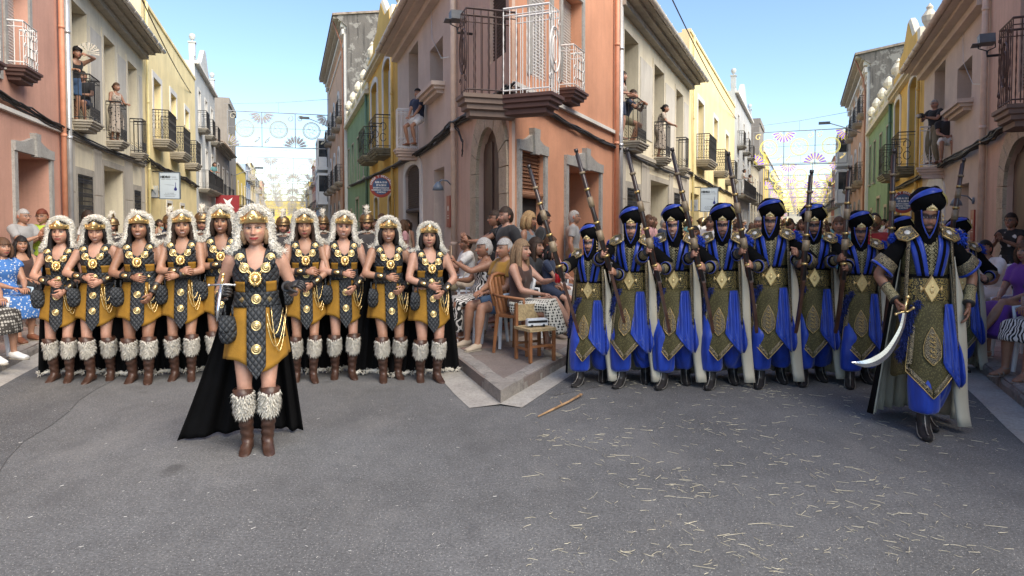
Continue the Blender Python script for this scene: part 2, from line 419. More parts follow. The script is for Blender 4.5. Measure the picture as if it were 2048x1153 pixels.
# ------------------------------------------------------------------ houses
def scroll(c, r, a0, a1, n=14, grow=0.0, plane='sz', o=0.0):
    """spiral points in the (s,z) plane at offset o"""
    P = []
    for i in range(n + 1):
        t = i / n; a = a0 + (a1 - a0) * t; rr = r * (1 - grow * t)
        P.append((o, c[0] + rr * math.cos(a), c[1] + rr * math.sin(a)))
    return P
class House:
    def __init__(self, st, side, s0, s1, h, name, label, cat='house', depth=7.0):
        self.st, self.side, self.s0, self.s1, self.h = st, side, s0, s1, h
        self.sg = 1 if side == 'l' else -1; self.depth = depth
        self.D0 = self.D1 = depth
        if (st is SL and side == 'r') or (st is SR and side == 'l'):        # houses of the wedge block get shallow towards its tip
            sc = sL_c if st is SL else sR_c
            self.D0, self.D1 = (min(depth, max(.05, .373 * (q - sc) - .03)) for q in (s0, s1))
        self.root = thing(name, label, cat, st.P(st.wall[side], s0, 0), st.rot)
    def fn(self, v): return (self.sg * v[0], v[1], v[2])
    def mesh(self, name, mb, m, parent=None, smooth=False):
        o = mb.build(name, m, parent or self.root, smooth, self.fn, self.sg < 0)
        return o
    def px(self, u, v=450.0, out=0.0):
        s, z = self.st.on(self.side, u, v, out); return s - self.s0, z
    def op(self, u0, u1, vt, vb, uref=None, out=0.0, **k):
        a, b = sorted((self.px(u0)[0], self.px(u1)[0])); ur = u0 if uref is None else uref
        zt = self.px(ur, vt)[1]; zb = self.px(ur, vb)[1] if vb is not None else .0
        d = dict(s0=a, s1=b, z0=max(zb, 0.0), z1=zt, d=.28, arch=0.0); d.update(k); return d
    def wall(self, ops, m, reveal=None, name='wall', zb=-.15):
        L = self.s1 - self.s0; h = self.h
        for o in ops: o['s0'] = max(o['s0'], .02); o['s1'] = min(o['s1'], L - .02)
        ops = [o for o in ops if o['s1'] - o['s0'] > .05 and o['z1'] - o['z0'] > .05]
        self.ops = ops
        S = sorted({0.0, L} | {o['s0'] for o in ops} | {o['s1'] for o in ops}); Z = sorted({zb, h} | {max(o['z0'], zb) for o in ops} | {o['z1'] for o in ops})
        b = MB()
        for i in range(len(S) - 1):
            for j in range(len(Z) - 1):
                cs, cz = (S[i] + S[i + 1]) / 2, (Z[j] + Z[j + 1]) / 2
                if any(o['s0'] < cs < o['s1'] and o['z0'] < cz < o['z1'] for o in ops): continue
                b.add([(0, S[i], Z[j]), (0, S[i + 1], Z[j]), (0, S[i + 1], Z[j + 1]), (0, S[i], Z[j + 1])], [(0, 1, 2, 3)])
        D, E = self.D0, self.D1
        b.add([(0, 0, zb), (0, 0, h), (-D, 0, h), (-D, 0, zb)], [(0, 1, 2, 3)])
        b.add([(0, L, zb), (0, L, h), (-E, L, h), (-E, L, zb)], [(3, 2, 1, 0)])
        b.add([(-D, 0, zb), (-E, L, zb), (-E, L, h), (-D, 0, h)], [(3, 2, 1, 0)])
        b.add([(0, 0, h), (0, L, h), (-E, L, h), (-D, 0, h)], [(0, 1, 2, 3)])
        b.mi = 1 if reveal else 0
        for o in ops:
            a, c, z0, z1, d, ar = o['s0'], o['s1'], o['z0'], o['z1'], o['d'], o['arch']
            n = 12
            if ar > 0:
                pts = [(a + (c - a) * (1 - math.cos(math.pi * k / n)) / 2, z1 - ar + ar * math.sin(math.pi * k / n)) for k in range(n + 1)]
                b.mi = 0
                for k in range(n):
                    (sa, za), (sb, zb_) = pts[k], pts[k + 1]
                    b.add([(0, sa, za), (0, sb, zb_), (0, sb, z1), (0, sa, z1)], [(0, 1, 2, 3)])
                b.mi = 1 if reveal else 0
                for k in range(n):
                    (sa, za), (sb, zb_) = pts[k], pts[k + 1]
                    b.add([(0, sa, za), (-d, sa, za), (-d, sb, zb_), (0, sb, zb_)], [(0, 1, 2, 3)])
                zs = z1 - ar
            else:
                zs = z1
                b.add([(0, a, z1), (-d, a, z1), (-d, c, z1), (0, c, z1)], [(0, 1, 2, 3)])
            b.add([(0, a, z0), (-d, a, z0), (-d, a, zs), (0, a, zs)], [(0, 1, 2, 3)])
            b.add([(0, c, z0), (0, c, zs), (-d, c, zs), (-d, c, z0)], [(0, 1, 2, 3)])
            b.add([(0, a, z0), (0, c, z0), (-d, c, z0), (-d, a, z0)], [(0, 1, 2, 3)])
        w = self.mesh(name, b, [m, reveal] if reveal else [m])
        for o in ops: self.fill(o)
        return w
    def fill(self, o):
        k = o.get('kind', 'sash'); a, c, z0, z1, d = o['s0'], o['s1'], o['z0'], o['z1'], o['d']; e = .012
        fm = o.get('fm', whitep)
        if k == 'sash':
            b = MB(); t = .055; y = -d + .03
            for (p, q) in (((y, a + e, z0 + e), (y + .05, a + t, z1)), ((y, c - t, z0 + e), (y + .05, c - e, z1)), ((y + .002, a + t, z1 - t), (y + .048, c - t, z1 - .001)), ((y + .002, a + t, z0 + e), (y + .048, c - t, z0 + t)),
                           ((y + .004, (a + c) / 2 - .03, z0 + t), (y + .046, (a + c) / 2 + .03, z1 - t))): b.box(p, q)
            w = self.mesh('window', b, fm)
            p = MB(); p.box((-d + .005, a - .01, z0 - .01), (-d + .028, c + .01, z1 + .01)); self.mesh('pane', p, glass, w)
        elif k == 'shutter':
            b = MB(); y = -d + .02; zb = z0 + o.get('open', 0) * (z1 - z0); n = max(4, int((z1 - zb) / .055)); hh = (z1 - zb) / n
            for i in range(n):
                z = zb + i * hh
                b.add([(y, a, z), (y, c, z), (y + .022, c, z + hh * .5), (y + .022, a, z + hh * .5), (y, a, z + hh), (y, c, z + hh)], [(0, 1, 2, 3), (3, 2, 5, 4)])
            b.box((y - .03, a, z0), (y - .01, c, z1)); self.mesh('roller_shutter', b, o.get('sm', shutm))
            if o.get('open', 0): self.mesh('pane', MB().box((y - .06, a, z0), (y - .04, c, z1)), glass)
        elif k == 'door':
            b = MB(); y = -d; b.box((y, a - .01, z0 + .002), (y + .05, c + .01, z1 + .01)); w = c - a; n = o.get('leaves', 2)
            for i in range(n):
                for (f0, f1) in ((.06, .34), (.38, .93)):
                    b.box((y + .051, a + w * (i + .12) / n, z0 + (z1 - z0) * f0), (y + .075, a + w * (i + .88) / n, z0 + (z1 - z0) * f1))
            dd = self.mesh('door', b, o.get('dm', woodd))
            kb = MB(); kb.ball((y + .10, (a + c) / 2 + .05, z0 + 1.0), .03); self.mesh('handle', kb, MATS.get('brass') or zinc, dd)
        elif k == 'dark':
            self.mesh('interior', MB().box((-d - .02, a - .01, z0), (-d - .001, c + .01, z1)), darkin)
        elif k == 'blind':
            self.mesh('interior', MB().box((-d - .02, a - .01, z0), (-d - .001, c + .01, z1)), darkin)
            zb = z0 + (z1 - z0) * o.get('drop', .5); b = MB(); y = -.10; n = int((z1 - zb) / .03)
            for i in range(n):
                b.box((y + (.02 if i % 2 else 0), a + .02, zb + i * .03), (y + .02 + (.02 if i % 2 else 0), c - .02, zb + i * .03 + .027))
            b.tube([(y + .05, a, zb - .02), (y + .05, c, zb - .02)], .06, 10); self.mesh('rolled_blind', b, o.get('bm', reed))
        elif k == 'grille':
            self.mesh('pane', MB().box((-d, a - .01, z0 - .01), (-d + .03, c + .01, z1 + .01)), glass)
            b = MB(); n = max(4, int((c - a) / .10))
            for i in range(n + 1): s = a + (c - a) * i / n; b.tube([(.02, s, z0 + .02), (.02, s, z1 - .02)], .009, 4)
            for f in (.02, .25, .5, .75, .98): z = z0 + (z1 - z0) * f; b.box((.012, a, z - .012), (.028, c, z + .012))
            for f in (.38, .62, .88):
                for i in range(n): s = a + (c - a) * (i + .5) / n; b.tube(scroll((s, z0 + (z1 - z0) * f), .045, 0, 2 * math.pi, 8, o=.024), .007, 4)
            self.mesh('window_grille', b, iron)
    def surround(self, o, w=.14, p=.04, m=None, bottom=False, key=False, name='surround', arch=False):
        a, c, z0, z1 = o['s0'], o['s1'], o['z0'], o['z1']; b = MB(); ar = o['arch']
        zs = z1 - ar
        b.box((.0, a - w, z0), (p, a, zs)); b.box((.0, c, z0), (p, c + w, zs))
        if ar > 0:
            n = 12; P = [(a + (c - a) * (1 - math.cos(math.pi * k / n)) / 2, zs + ar * math.sin(math.pi * k / n)) for k in range(n + 1)]
            Q = [(a - w + (c - a + 2 * w) * (1 - math.cos(math.pi * k / n)) / 2, zs + (ar + w) * math.sin(math.pi * k / n)) for k in range(n + 1)]
            for k in range(n):
                b.add([(0, *P[k]), (0, *P[k + 1]), (0, *Q[k + 1]), (0, *Q[k]), (p, *P[k]), (p, *P[k + 1]), (p, *Q[k + 1]), (p, *Q[k])],
                      [(4, 5, 6, 7), (0, 1, 5, 4), (2, 3, 7, 6)])
        elif key:                                          # raised curved lintel with a keystone
            n = 10; L = c - a + 2 * w; H = w * 1.1
            top = [(a - w + L * k / n, z1 + H + (.16 * math.exp(-((k / n - .5) / .22) ** 2))) for k in range(n + 1)]
            poly = [(a - w, z1), (c + w, z1)] + top[::-1]
            b.prism(poly, 'x', 0, p + .02); mid = (a + c) / 2
            b.prism([(mid - .09, z1 - .03), (mid + .09, z1 - .03), (mid + .14, z1 + H + .24), (mid - .14, z1 + H + .24)], 'x', 0.001, p + .06)
        else: b.box((.0, a - w, z1), (p, c + w, z1 + w))
        if bottom: b.box((0, a - w - .04, z0 - .09), (p + .06, c + w + .04, z0))
        return self.mesh(name, b, m or MATS['stone_grey'])
    def slab(self, a, c, z, out, t=.16, m=None, parent=None):
        b = MB(); steps = [(0, 0.0), (.22, .03), (.45, .07), (.7, .13), (1, .22)]   # profile shrinks downwards
        for i in range(len(steps) - 1):
            (f0, q0), (f1, q1) = steps[i], steps[i + 1]
            ztop, zb_ = z - t * f0, z - t * f1
            A = [(0, a + q0), (out - q0, a + q0), (out - q0, c - q0), (0, c - q0)]; B_ = [(0, a + q1), (out - q1, a + q1), (out - q1, c - q1), (0, c - q1)]
            qm = (q0 * .6 + q1 * .4)
            b.add([(x, s, ztop) for x, s in A] + [(x, s, zb_ + .25 * (ztop - zb_)) for x, s in A] + [(x, s, zb_) for x, s in B_],
                  [(0, 1, 2, 3)] + [(i2, (i2 + 1) % 4, (i2 + 1) % 4 + 4, i2 + 4) for i2 in range(4)] + [(i2 + 4, (i2 + 1) % 4 + 4, (i2 + 1) % 4 + 8, i2 + 8) for i2 in range(4)] + [(11, 10, 9, 8)])
        return self.mesh('balcony', b, m or slabst, parent)
    def rail(self, a, c, z, h, out, m=iron, style='bars', parent=None, gap=.11, r=.008, n=4):
        b = MB(); path = [(0, a), (out, a), (out, c), (0, c)]; i0 = .03
        path = [(0.0, a + i0), (out - i0, a + i0), (out - i0, c - i0), (0.0, c - i0)]
        for (zz, rr) in ((z + h, .018), (z + .07, .012), (z + h - .10, .009)):
            b.tube([(x, s, zz) for x, s in path], rr, 4)
        segs = [(path[i], path[i + 1]) for i in range(3)]; k = 0
        for (x0, s0), (x1, s1) in segs:
            L = math.hypot(x1 - x0, s1 - s0); m_ = max(1, round(L / gap))
            for i in range(m_ + (1 if (x0, s0) == segs[2][0] else 0)):
                f = i / m_; x, s = x0 + (x1 - x0) * f, s0 + (s1 - s0) * f; k += 1
                if style == 'twist' and k % 2:
                    q = 14; b.tube([(x, s, z + .02 + (h - .03) * j / q) for j in range(q + 1)], [r * (1.5 if j % 2 else .8) for j in range(q + 1)], 4)
                else: b.tube([(x, s, z), (x, s, z + h)], r, n)
                if style in ('bars', 'lyre') and i < m_:
                    xm, sm = x0 + (x1 - x0) * (i + .5) / m_, s0 + (s1 - s0) * (i + .5) / m_
                    for zz in (.14, .22, .30):
                        q = .022; b.tube([(xm, sm - (q if x0 == x1 else 0), z + zz), (xm - (q if x0 != x1 else 0), sm, z + zz + .035), (xm, sm + (q if x0 == x1 else 0), z + zz), (xm + (q if x0 != x1 else 0), sm, z + zz - .035)], .007, 3, closed=True)
                if style == 'lyre' and i < m_:
                    xm, sm = x0 + (x1 - x0) * (i + .5) / m_, s0 + (s1 - s0) * (i + .5) / m_; dx, ds = (x1 - x0) / L * gap * .45, (s1 - s0) / L * gap * .45
                    for zz in (.45, .72):
                        b.tube([(xm + dx * math.cos(t * math.pi / 4), sm + ds * math.cos(t * math.pi / 4), z + h * zz + .12 * math.sin(t * math.pi / 4)) for t in range(8)], .006, 3, closed=True)
        L = c - a
        if style == 'scroll':
            xo = out - i0 + .01
            for f in (.14, .38, .62, .86):
                sc = a + L * f; sgn = 1 if f < .5 else -1
                b.tube(scroll((sc, z + h * .70), .12, -.5, 5.2 * sgn, 16, .55, o=xo), .011, 4)
                b.tube(scroll((sc, z + h * .34), .14, 2.6, 2.6 - 5.2 * sgn, 16, .55, o=xo), .011, 4)
                b.tube([(xo, sc + .11 * sgn, z + h * .62), (xo, sc, z + h * .5), (xo, sc - .13 * sgn, z + h * .38)], .010, 4)
            for sd in (a + i0 - .01, c - i0 + .01):
                b.tube([(out * .5 + .1 * math.cos(t), sd, z + h * .65 + .13 * math.sin(t)) for t in np.linspace(-.5, 5, 14)], .011, 4)
                b.tube([(out * .5 + .1 * math.cos(t), sd, z + h * .32 + .13 * math.sin(t)) for t in np.linspace(2.6, -3, 14)], .011, 4)
        if style == 'twist':
            xo = out - i0 + .012; sc = (a + c) / 2
            b.tube([(xo, sc + .22 * math.cos(t), z + h * .52 + .33 * math.sin(t)) for t in np.linspace(0, 2 * math.pi, 26)][:-1], .013, 4, closed=True)
            b.tube([(xo, sc + .10 * math.cos(t), z + h * .52 + .20 * math.sin(t)) for t in np.linspace(.7, 5.6, 18)], .012, 4)
            b.tube([(xo, sc - .02, z + h * .75), (xo, sc + L * .32, z + h * .75), ], .011, 4)
            b.tube([(xo, sc + .06, z + h * .75), (xo, sc + .06, z + h * .28)], .012, 4)
            for f in (.12, .88):
                for zz in (.18, .85): b.tube(scroll((a + L * f, z + h * zz), .06, 0, 5, 10, .5, o=xo), .009, 4)
        if style == 'mono':
            xo = out - i0 + .012
            for f in (.38, .62):
                sc = a + L * f; hh = h * .22; zc = z + h * .48
                b.tube([(xo, sc + .09, zc + hh), (xo, sc - .07, zc + hh), (xo, sc - .07, zc - hh), (xo, sc + .09, zc - hh), (xo, sc + .09, zc)], .012, 4)
                b.tube([(xo, sc - .07, zc), (xo, sc + .09, zc)], .012, 4)
            for f in (.12, .88):
                for zz in (.2, .48, .76): b.tube(scroll((a + L * f, z + h * zz), .05, 0, 5.5, 10, .4, o=xo), .009, 4)
        return self.mesh('railing', b, m, parent)
    def balcony(self, a, c, z, out=.45, h=1.0, sm=None, rm=iron, style='bars', t=.18, **k):
        sl = self.slab(a - .05, c + .05, z, out, t, sm); self.rail(a, c, z, h, out - .04, rm, style, sl, **k); return sl
    def balc_px(self, uw, uf, vf, out=.45, **k):
        """uw: pixel column of the wall end nearest the viewer, uf: pixel column of the far front corner, vf: slab top there"""
        a = self.px(uw)[0]; c, z = self.px(uf, vf, out)
        return self.balcony(min(a, c), max(a, c), z, out, **k)
    def pipe(self, u, m, r=.05, z0=0, z1=None, o=.09, name='downpipe'):
        s = self.px(u)[0]; b = MB(); z1 = z1 or self.h
        b.tube([(o, s, z0), (o, s, z1)], r, 12)
        z = z0 + 1.2
        while z < z1: b.tube([(o, s, z), (o, s, z + .07)], r * 1.14, 12); z += 2.3
        return self.mesh(name, b, m, smooth=True)
    def eave(self, z, out=.6, soff=None, gm=None, tm=None, tiles=True, s0=0, s1=None, gr=.075):
        L = s1 if s1 is not None else self.s1 - self.s0; b = MB()
        b.box((0, s0, z - .10), (out * .35, L, z + .06)); b.box((0, s0, z + .06), (out * .7, L, z + .14)); b.box((0, s0, z + .14), (out, L, z + .18))
        self.mesh('eave', b, soff or MATS['stone'])
        g = MB(); V = []; F = []; n = 9; o0 = out + gr
        pts = [(o0 - gr * math.cos(math.pi * k / (n - 1)), z + .20 - gr * math.sin(math.pi * k / (n - 1))) for k in range(n)]
        pin = [(o0 - gr * .85 * math.cos(math.pi * k / (n - 1)), z + .20 - gr * .85 * math.sin(math.pi * k / (n - 1))) for k in range(n)]
        V = [(x, s0, q) for x, q in pts] + [(x, L, q) for x, q in pts] + [(x, s0, q) for x, q in pin] + [(x, L, q) for x, q in pin]
        for k in range(n - 1):
            F += [(k, k + 1, n + k + 1, n + k), (2 * n + k, 3 * n + k, 3 * n + k + 1, 2 * n + k + 1), (k, 2 * n + k, 2 * n + k + 1, k + 1), (n + k, n + k + 1, 3 * n + k + 1, 3 * n + k)]
        g.add(V, F); s = s0 + .5
        while s < L:
            g.tube([(o0 - gr * 1.08 * math.cos(math.pi * k / 8), s, z + .20 - gr * 1.08 * math.sin(math.pi * k / 8)) for k in range(9)], .014, 4); s += .85
        self.mesh('gutter', g, gm or gutterm, smooth=True)
        if tiles:
            t = MB(); w = .21; k = 0; s = s0
            while s + w < L:
                for (x0, x1, dz) in ((out + .04, out - .42, 0), (out - .38, out - .84, .16)):
                    n = 6; V = []
                    for (x, zz) in ((x0, z + .20 + dz), (x1, z + .20 + dz + .19)):
                        for q in range(n + 1): V.append((x, s + w * .5 - w * .44 * math.cos(math.pi * q / n), zz + .085 * math.sin(math.pi * q / n)))
                    t.add(V, [(q, q + 1, n + 2 + q, n + 1 + q) for q in range(n)])
                s += w
            prop(self.mesh('roof_tiles', t, tm or tile_red), kind='stuff')
            r = MB(); L2 = L
            r.add([(out - .02, s0, z + .18), (out - .02, L2, z + .18), (-self.D1 / 2, L2, z + .3 * self.D1), (-self.D0 / 2, s0, z + .3 * self.D0), (-self.D0, s0, z + .2), (-self.D1, L2, z + .2)],
                  [(0, 1, 2, 3), (3, 2, 5, 4), (0, 3, 4), (1, 5, 2)])
            self.mesh('roof', r, tm or tile_red)
def cable(name, label, pts, n=5, r=.013, sag=.03, seed=1, spread=.05, cat='cable', group=None):
    """bundle of cables along a list of world points"""
    b = MB(); rn = random.Random(seed)
    for k in range(n):
        P = []
        off = Vector((rn.uniform(-1, 1), rn.uniform(-1, 1), rn.uniform(-1, 1))) * spread
        for i in range(len(pts) - 1):
            a, c = Vector(pts[i]), Vector(pts[i + 1]); m = 6
            for j in range(m):
                t = j / m; w = Vector((rn.uniform(-1, 1), rn.uniform(-1, 1), rn.uniform(-1, 1))) * spread * .35
                P.append(a.lerp(c, t) + off + w - Vector((0, 0, sag * 4 * t * (1 - t))))
        P.append(Vector(pts[-1]) + off); b.tube(P, r, 5)
    return prop(b.build(name, cablem, smooth=True), label, cat, group)
# ------------------------------------------------------------------ the terraces: pixel readings give places on the facade planes
random.seed(11)
def left_salmon(st, D, tag, m, pm):
    s1 = st.on('l', D['end'])[0]; s0 = D['s0']
    H = House(st, 'l', s0, s1, 10.2, 'salmon_house', 'salmon rendered house ' + tag); H.h = 10.2
    if D.get('start_s') is not None: pass
    ops = []
    w2 = H.op(*D['w2'], kind='shutter', d=.30, open=.0); w2['z0'] = H.px(D['w2'][0], D['w2'][3])[1]; w2['d'] = .26
    ops.append(w2)
    door = H.op(*D['door'], kind='door', d=1.1, dm=woodr); ops.append(door)
    ex = []
    if D.get('w1'): w1 = H.op(*D['w1'], kind='shutter', d=.12); ops.append(w1); ex.append(w1)
    if D.get('gw'): gw = H.op(*D['gw'], kind='blind', d=.13, drop=.5); ops.append(gw); ex.append(gw)
    H.wall(ops, m)
    H.surround(w2, .13, .035, MATS['stone_grey']); H.surround(door, .16, .05, MATS['stone_grey'], key=True)
    for o in ex: H.surround(o, .14, .04, MATS['stone_grey'], key=(o is not ex[0] or len(ex) == 1))
    for B in D['balc']: H.balc_px(*B[:3], sm=maroon, rm=whitep, **B[3])
    H.pipe(D['pipe'], pm, .055)
    b = MB(); zc = D['ledge']; b.box((0, 0, zc - .16), (.07, s1 - s0, zc - .09)); H.mesh('ledge', b, white_trim)
    H.mesh('cornice', MB().box((0, 0, 10.0), (.3, s1 - s0, 10.2)), white_trim)
    H.mesh('plinth', MB().box((0, 0, 0), (.05, door['s0'] - .17, .55)), MATS['stone_grey']); H.mesh('plinth', MB().box((0, door['s1'] + .17, 0), (.05, s1 - s0, .55)), MATS['stone_grey'])
    return H
def left_cream(st, D, tag):
    s0 = st.on('l', D['a'])[0] + .002; s1 = st.on('l', D['b'])[0]; h = D['h']
    H = House(st, 'l', s0, s1, h, 'cream_house', 'cream house with iron balconies and tiled eave ' + tag)
    ops = [H.op(u0, u1, vt, vb, kind='sash', d=.62, fm=woodd) for (u0, u1, vt, vb) in D['w']]
    low = [H.op(*D['grille'], kind='grille', d=.22), H.op(*D['garage'], kind='door', d=1.3, dm=greenwood), H.op(*D['g2'], kind='grille', d=.2)]
    H.wall(ops + low, cream)
    for o in ops: H.surround(o, .14, .025, cream_trim)
    for o in low: H.surround(o, .16, .03, MATS['stone'])
    zb = D['zb']; L = s1 - s0
    b = MB()                                             # raised stone panels between the openings
    for i in range(len(ops)):
        c = ops[i]['s1'] + .2; d = (ops[i + 1]['s0'] if i + 1 < len(ops) else L) - .2
        if d > c + .1: H.mesh('panel', MB().box((0, c + .1, zb + .3), (.02, d, h - .9)), stucco('panel_stone', (.58, .55, .48), (.4, .36, .3), .35))
    pass
    xs = [0] + [v for o in sorted(low, key=lambda o: o['s0']) for v in (o['s0'] - .17, o['s1'] + .17)] + [L]
    for i in range(0, len(xs), 2):
        if xs[i + 1] - xs[i] < .1: continue
        z = .0
        for k in range(3):
            pb = MB().box((.0, xs[i] + .008, z + .008), (.03, xs[i + 1] - .008, z + (zb - .35) / 3 - .008)); H.mesh('stone_panel', pb, creamlow); z += (zb - .35) / 3
    H.mesh('band', MB().box((0, 0, zb - .30), (.07, L, zb - .2)).box((0, 0, zb - .34), (.04, L, zb - .301)), MATS['stone'])
    for B in D['balc']: H.balc_px(*B[:3], out=.42, style='bars', h=1.05, t=.24)
    H.eave(D['eave'], .6, MATS['stone'], gutterw, tile_red)
    H.pipe(D['pipe'], zinc, .06, z1=D['eave'] + .1)
    return H
def left_yellow(st, D, tag):
    s0 = st.on('l', D['a'])[0] + .002; s1 = st.on('l', D['b'])[0]; h = D['h']; L = s1 - s0
    H = House(st, 'l', s0, s1, h, 'yellow_house', 'pale yellow house with plain parapet ' + tag)
    ops = [H.op(u0, u1, vt, vb, kind='sash', d=.3) for (u0, u1, vt, vb) in D['w']]
    low = [dict(s0=.6, s1=3.0, z0=0, z1=2.9, d=.8, arch=0, kind='dark'), dict(s0=4.4, s1=5.6, z0=0, z1=2.5, d=.3, arch=0, kind='door', dm=woodd), dict(s0=8, s1=9.2, z0=1.1, z1=2.5, d=.3, arch=0, kind='sash')]
    H.wall(ops + low, yellow)
    for o in ops: H.surround(o, .22, .03, white_trim)
    for o in low[1:]: H.surround(o, .12, .03, white_trim)
    H.mesh('parapet', MB().box((-.30, 0, h), (.05, L, h + .12)), yellow)
    for B in D['balc']: H.balc_px(*B[:3], out=.6, style='lyre', h=1.05, t=.30, sm=slabst)
    H.pipe(D['a'] + 5, plain('yellow_pipe', (.66, .58, .30), .5), .045)
    return H
def left_grey(st, D, tag):
    s0 = st.on('l', D['a'])[0] + .002; s1 = st.on('l', D['b'])[0]; h = D['h']; L = s1 - s0
    H = House(st, 'l', s0, s1, h, 'grey_house', 'grey white house with ball finials ' + tag)
    ops = []
    for k in range(3):
        c = L * (.18 + .31 * k)
        for (z0, z1) in ((.1, 2.6), (3.6, 6.0), (6.9, 9.0)): ops.append(dict(s0=c - .5, s1=c + .5, z0=z0, z1=z1, d=.25, arch=0, kind='sash', fm=woodd if z0 < 1 else whitep))
    H.wall(ops, greyw, white_trim)
    for o in ops: H.surround(o, .14, .03, white_trim)
    P = MB(); n = 28; pts = []
    for i in range(n + 1):
        f = i / n; pts.append((L * f, h + .25 + 1.5 * math.exp(-((f - .5) / .16) ** 2) + .25 * (abs(f - .5) > .44)))
    P.prism([(0, h)] + pts + [(L, h)], 'x', -.25, -.01); H.mesh('parapet', P, greyw)
    H.mesh('cornice', MB().box((0, 0, h - .14), (.22, L, h - .001)), white_trim)
    for s in (.25, L - .25):
        b = MB(); b.box((-.28, s - .16, h + .25), (.03, s + .16, h + .95)); b.box((-.32, s - .20, h + .95), (.07, s + .20, h + 1.02)); b.lathe([(.07, h + 1.02), (.05, h + 1.1), (.13, h + 1.16), (.17, h + 1.3), (.13, h + 1.43), (.01, h + 1.47)], (-.12, s, 0), 12); H.mesh('finial', b, greyw)
    for k in range(3):
        c = L * (.18 + .31 * k); H.balcony(c - .8, c + .8, 6.9, .5, .95, slabst, iron, 'bars', .2, gap=.16)
    H.balcony(L * .08, L * .92, 3.6, .6, 1.0, slabst, iron, 'bars', .2, gap=.16)
    return H
def far_house(st, side, s0, s1, h, m, label, name='far_house', floors=None, bays=2, balc=True, trim=None, eave=False, depth=7, grille=False, arch=0.0, rm=iron, hi=False):
    H = House(st, side, s0 + .002, s1, h, name, label, depth=depth); L = s1 - s0
    floors = floors or ((.1, 2.6), (3.5, 5.8))
    ops = []
    for k in range(bays):
        c = L * (k + .5) / bays
        for (z0, z1) in floors: ops.append(dict(s0=c - .5, s1=c + .5, z0=z0, z1=z1, d=.25, arch=arch, kind='sash', fm=woodd if (z0 < 1) else whitep))
    H.wall(ops, m)
    if trim:
        for o in ops: H.surround(o, .13, .03, trim)
    if balc:
        for k in range(bays):
            c = L * (k + .5) / bays
            for (z0, z1) in floors[1:]: H.balcony(c - .8, c + .8, z0, .5, .95, slabst, rm, 'plain', .16, gap=.18 if not hi else .13, n=3)
    if eave: H.eave(h, .5, MATS['stone'], gutterm, tile_old, tiles=True)
    else: H.mesh('cornice', MB().box((-.3, 0, h), (.14, L, h + .16)), trim or m)
    return H
# ---- left street, left terrace
left_salmon(SL, dict(end=130, s0=4.0, w2=(22, 66, -60, 146), door=(33, 100, 303, None), balc=[(18, 85, 150, dict(out=.34, style='mono', h=.78, t=.26)), (-75, 12, 128, dict(out=.34, style='mono', h=.85, t=.26))],
            w1=(-72, 3, -110, 122), pipe=122, ledge=3.75), 'at the left edge of the picture', salmon, salmonpipe)
left_cream(SL, dict(a=130, b=290, h=7.45, eave=7.3, zb=3.9, w=[(150, 180, 8, 240), (213, 235, 77, 262), (260, 278, 127, 288)], grille=(155, 185, 348, 455), garage=(208, 247, 332, None), g2=(268, 281, 380, 440),
           balc=[(150, 208, 252), (216, 260, 288), (263, 298, 310)], pipe=133), 'beside the left salmon house')
left_yellow(SL, dict(a=290, b=394, h=9.25, w=[(311, 326, 160, 280), (345, 356, 190, 232), (373, 381, 222, 255)], balc=[(308, 357, 290), (342, 385, 314), (371, 405, 332)]), 'beyond the left cream house')
left_grey(SL, dict(a=394, b=433, h=10.3), 'behind the left lamp arches')
# ---- right street, left terrace
left_salmon(SR, dict(end=1232, s0=sR_c, w2=(1122, 1162, -35, 163), door=(1133, 1197, 330, None), w1=(1060, 1098, -260, 150), gw=(1040, 1086, 300, 470),
            balc=[(1117, 1176, 188, dict(out=.34, style='mono', h=.78, t=.26)), (1030, 1106, 183, dict(out=.80, style='twist', h=1.28, t=.30))], pipe=1225, ledge=3.92), 'at the fork with white monogram balconies', salmon2, salmonpipe)
left_cream(SR, dict(a=1232, b=1376, h=7.1, eave=6.95, zb=3.75, w=[(1245, 1273, 55, 283), (1305, 1325, 125, 312), (1349, 1363, 175, 334)], grille=(1252, 1278, 375, 455), garage=(1299, 1335, 360, None), g2=(1346, 1358, 385, 450),
           balc=[(1246, 1298, 290), (1307, 1345, 318), (1350, 1381, 338)], pipe=1233), 'right of the fork salmon house')
left_yellow(SR, dict(a=1376, b=1467, h=9.1, w=[(1393, 1405, 195, 318), (1425, 1433, 232, 275), (1449, 1455, 265, 300)], balc=[(1391, 1436, 328), (1426, 1459, 346), (1449, 1477, 362)]), 'right of the eave gutter in the right street')
left_grey(SR, dict(a=1467, b=1500, h=10.2), 'in the right street beside the lamp arches')

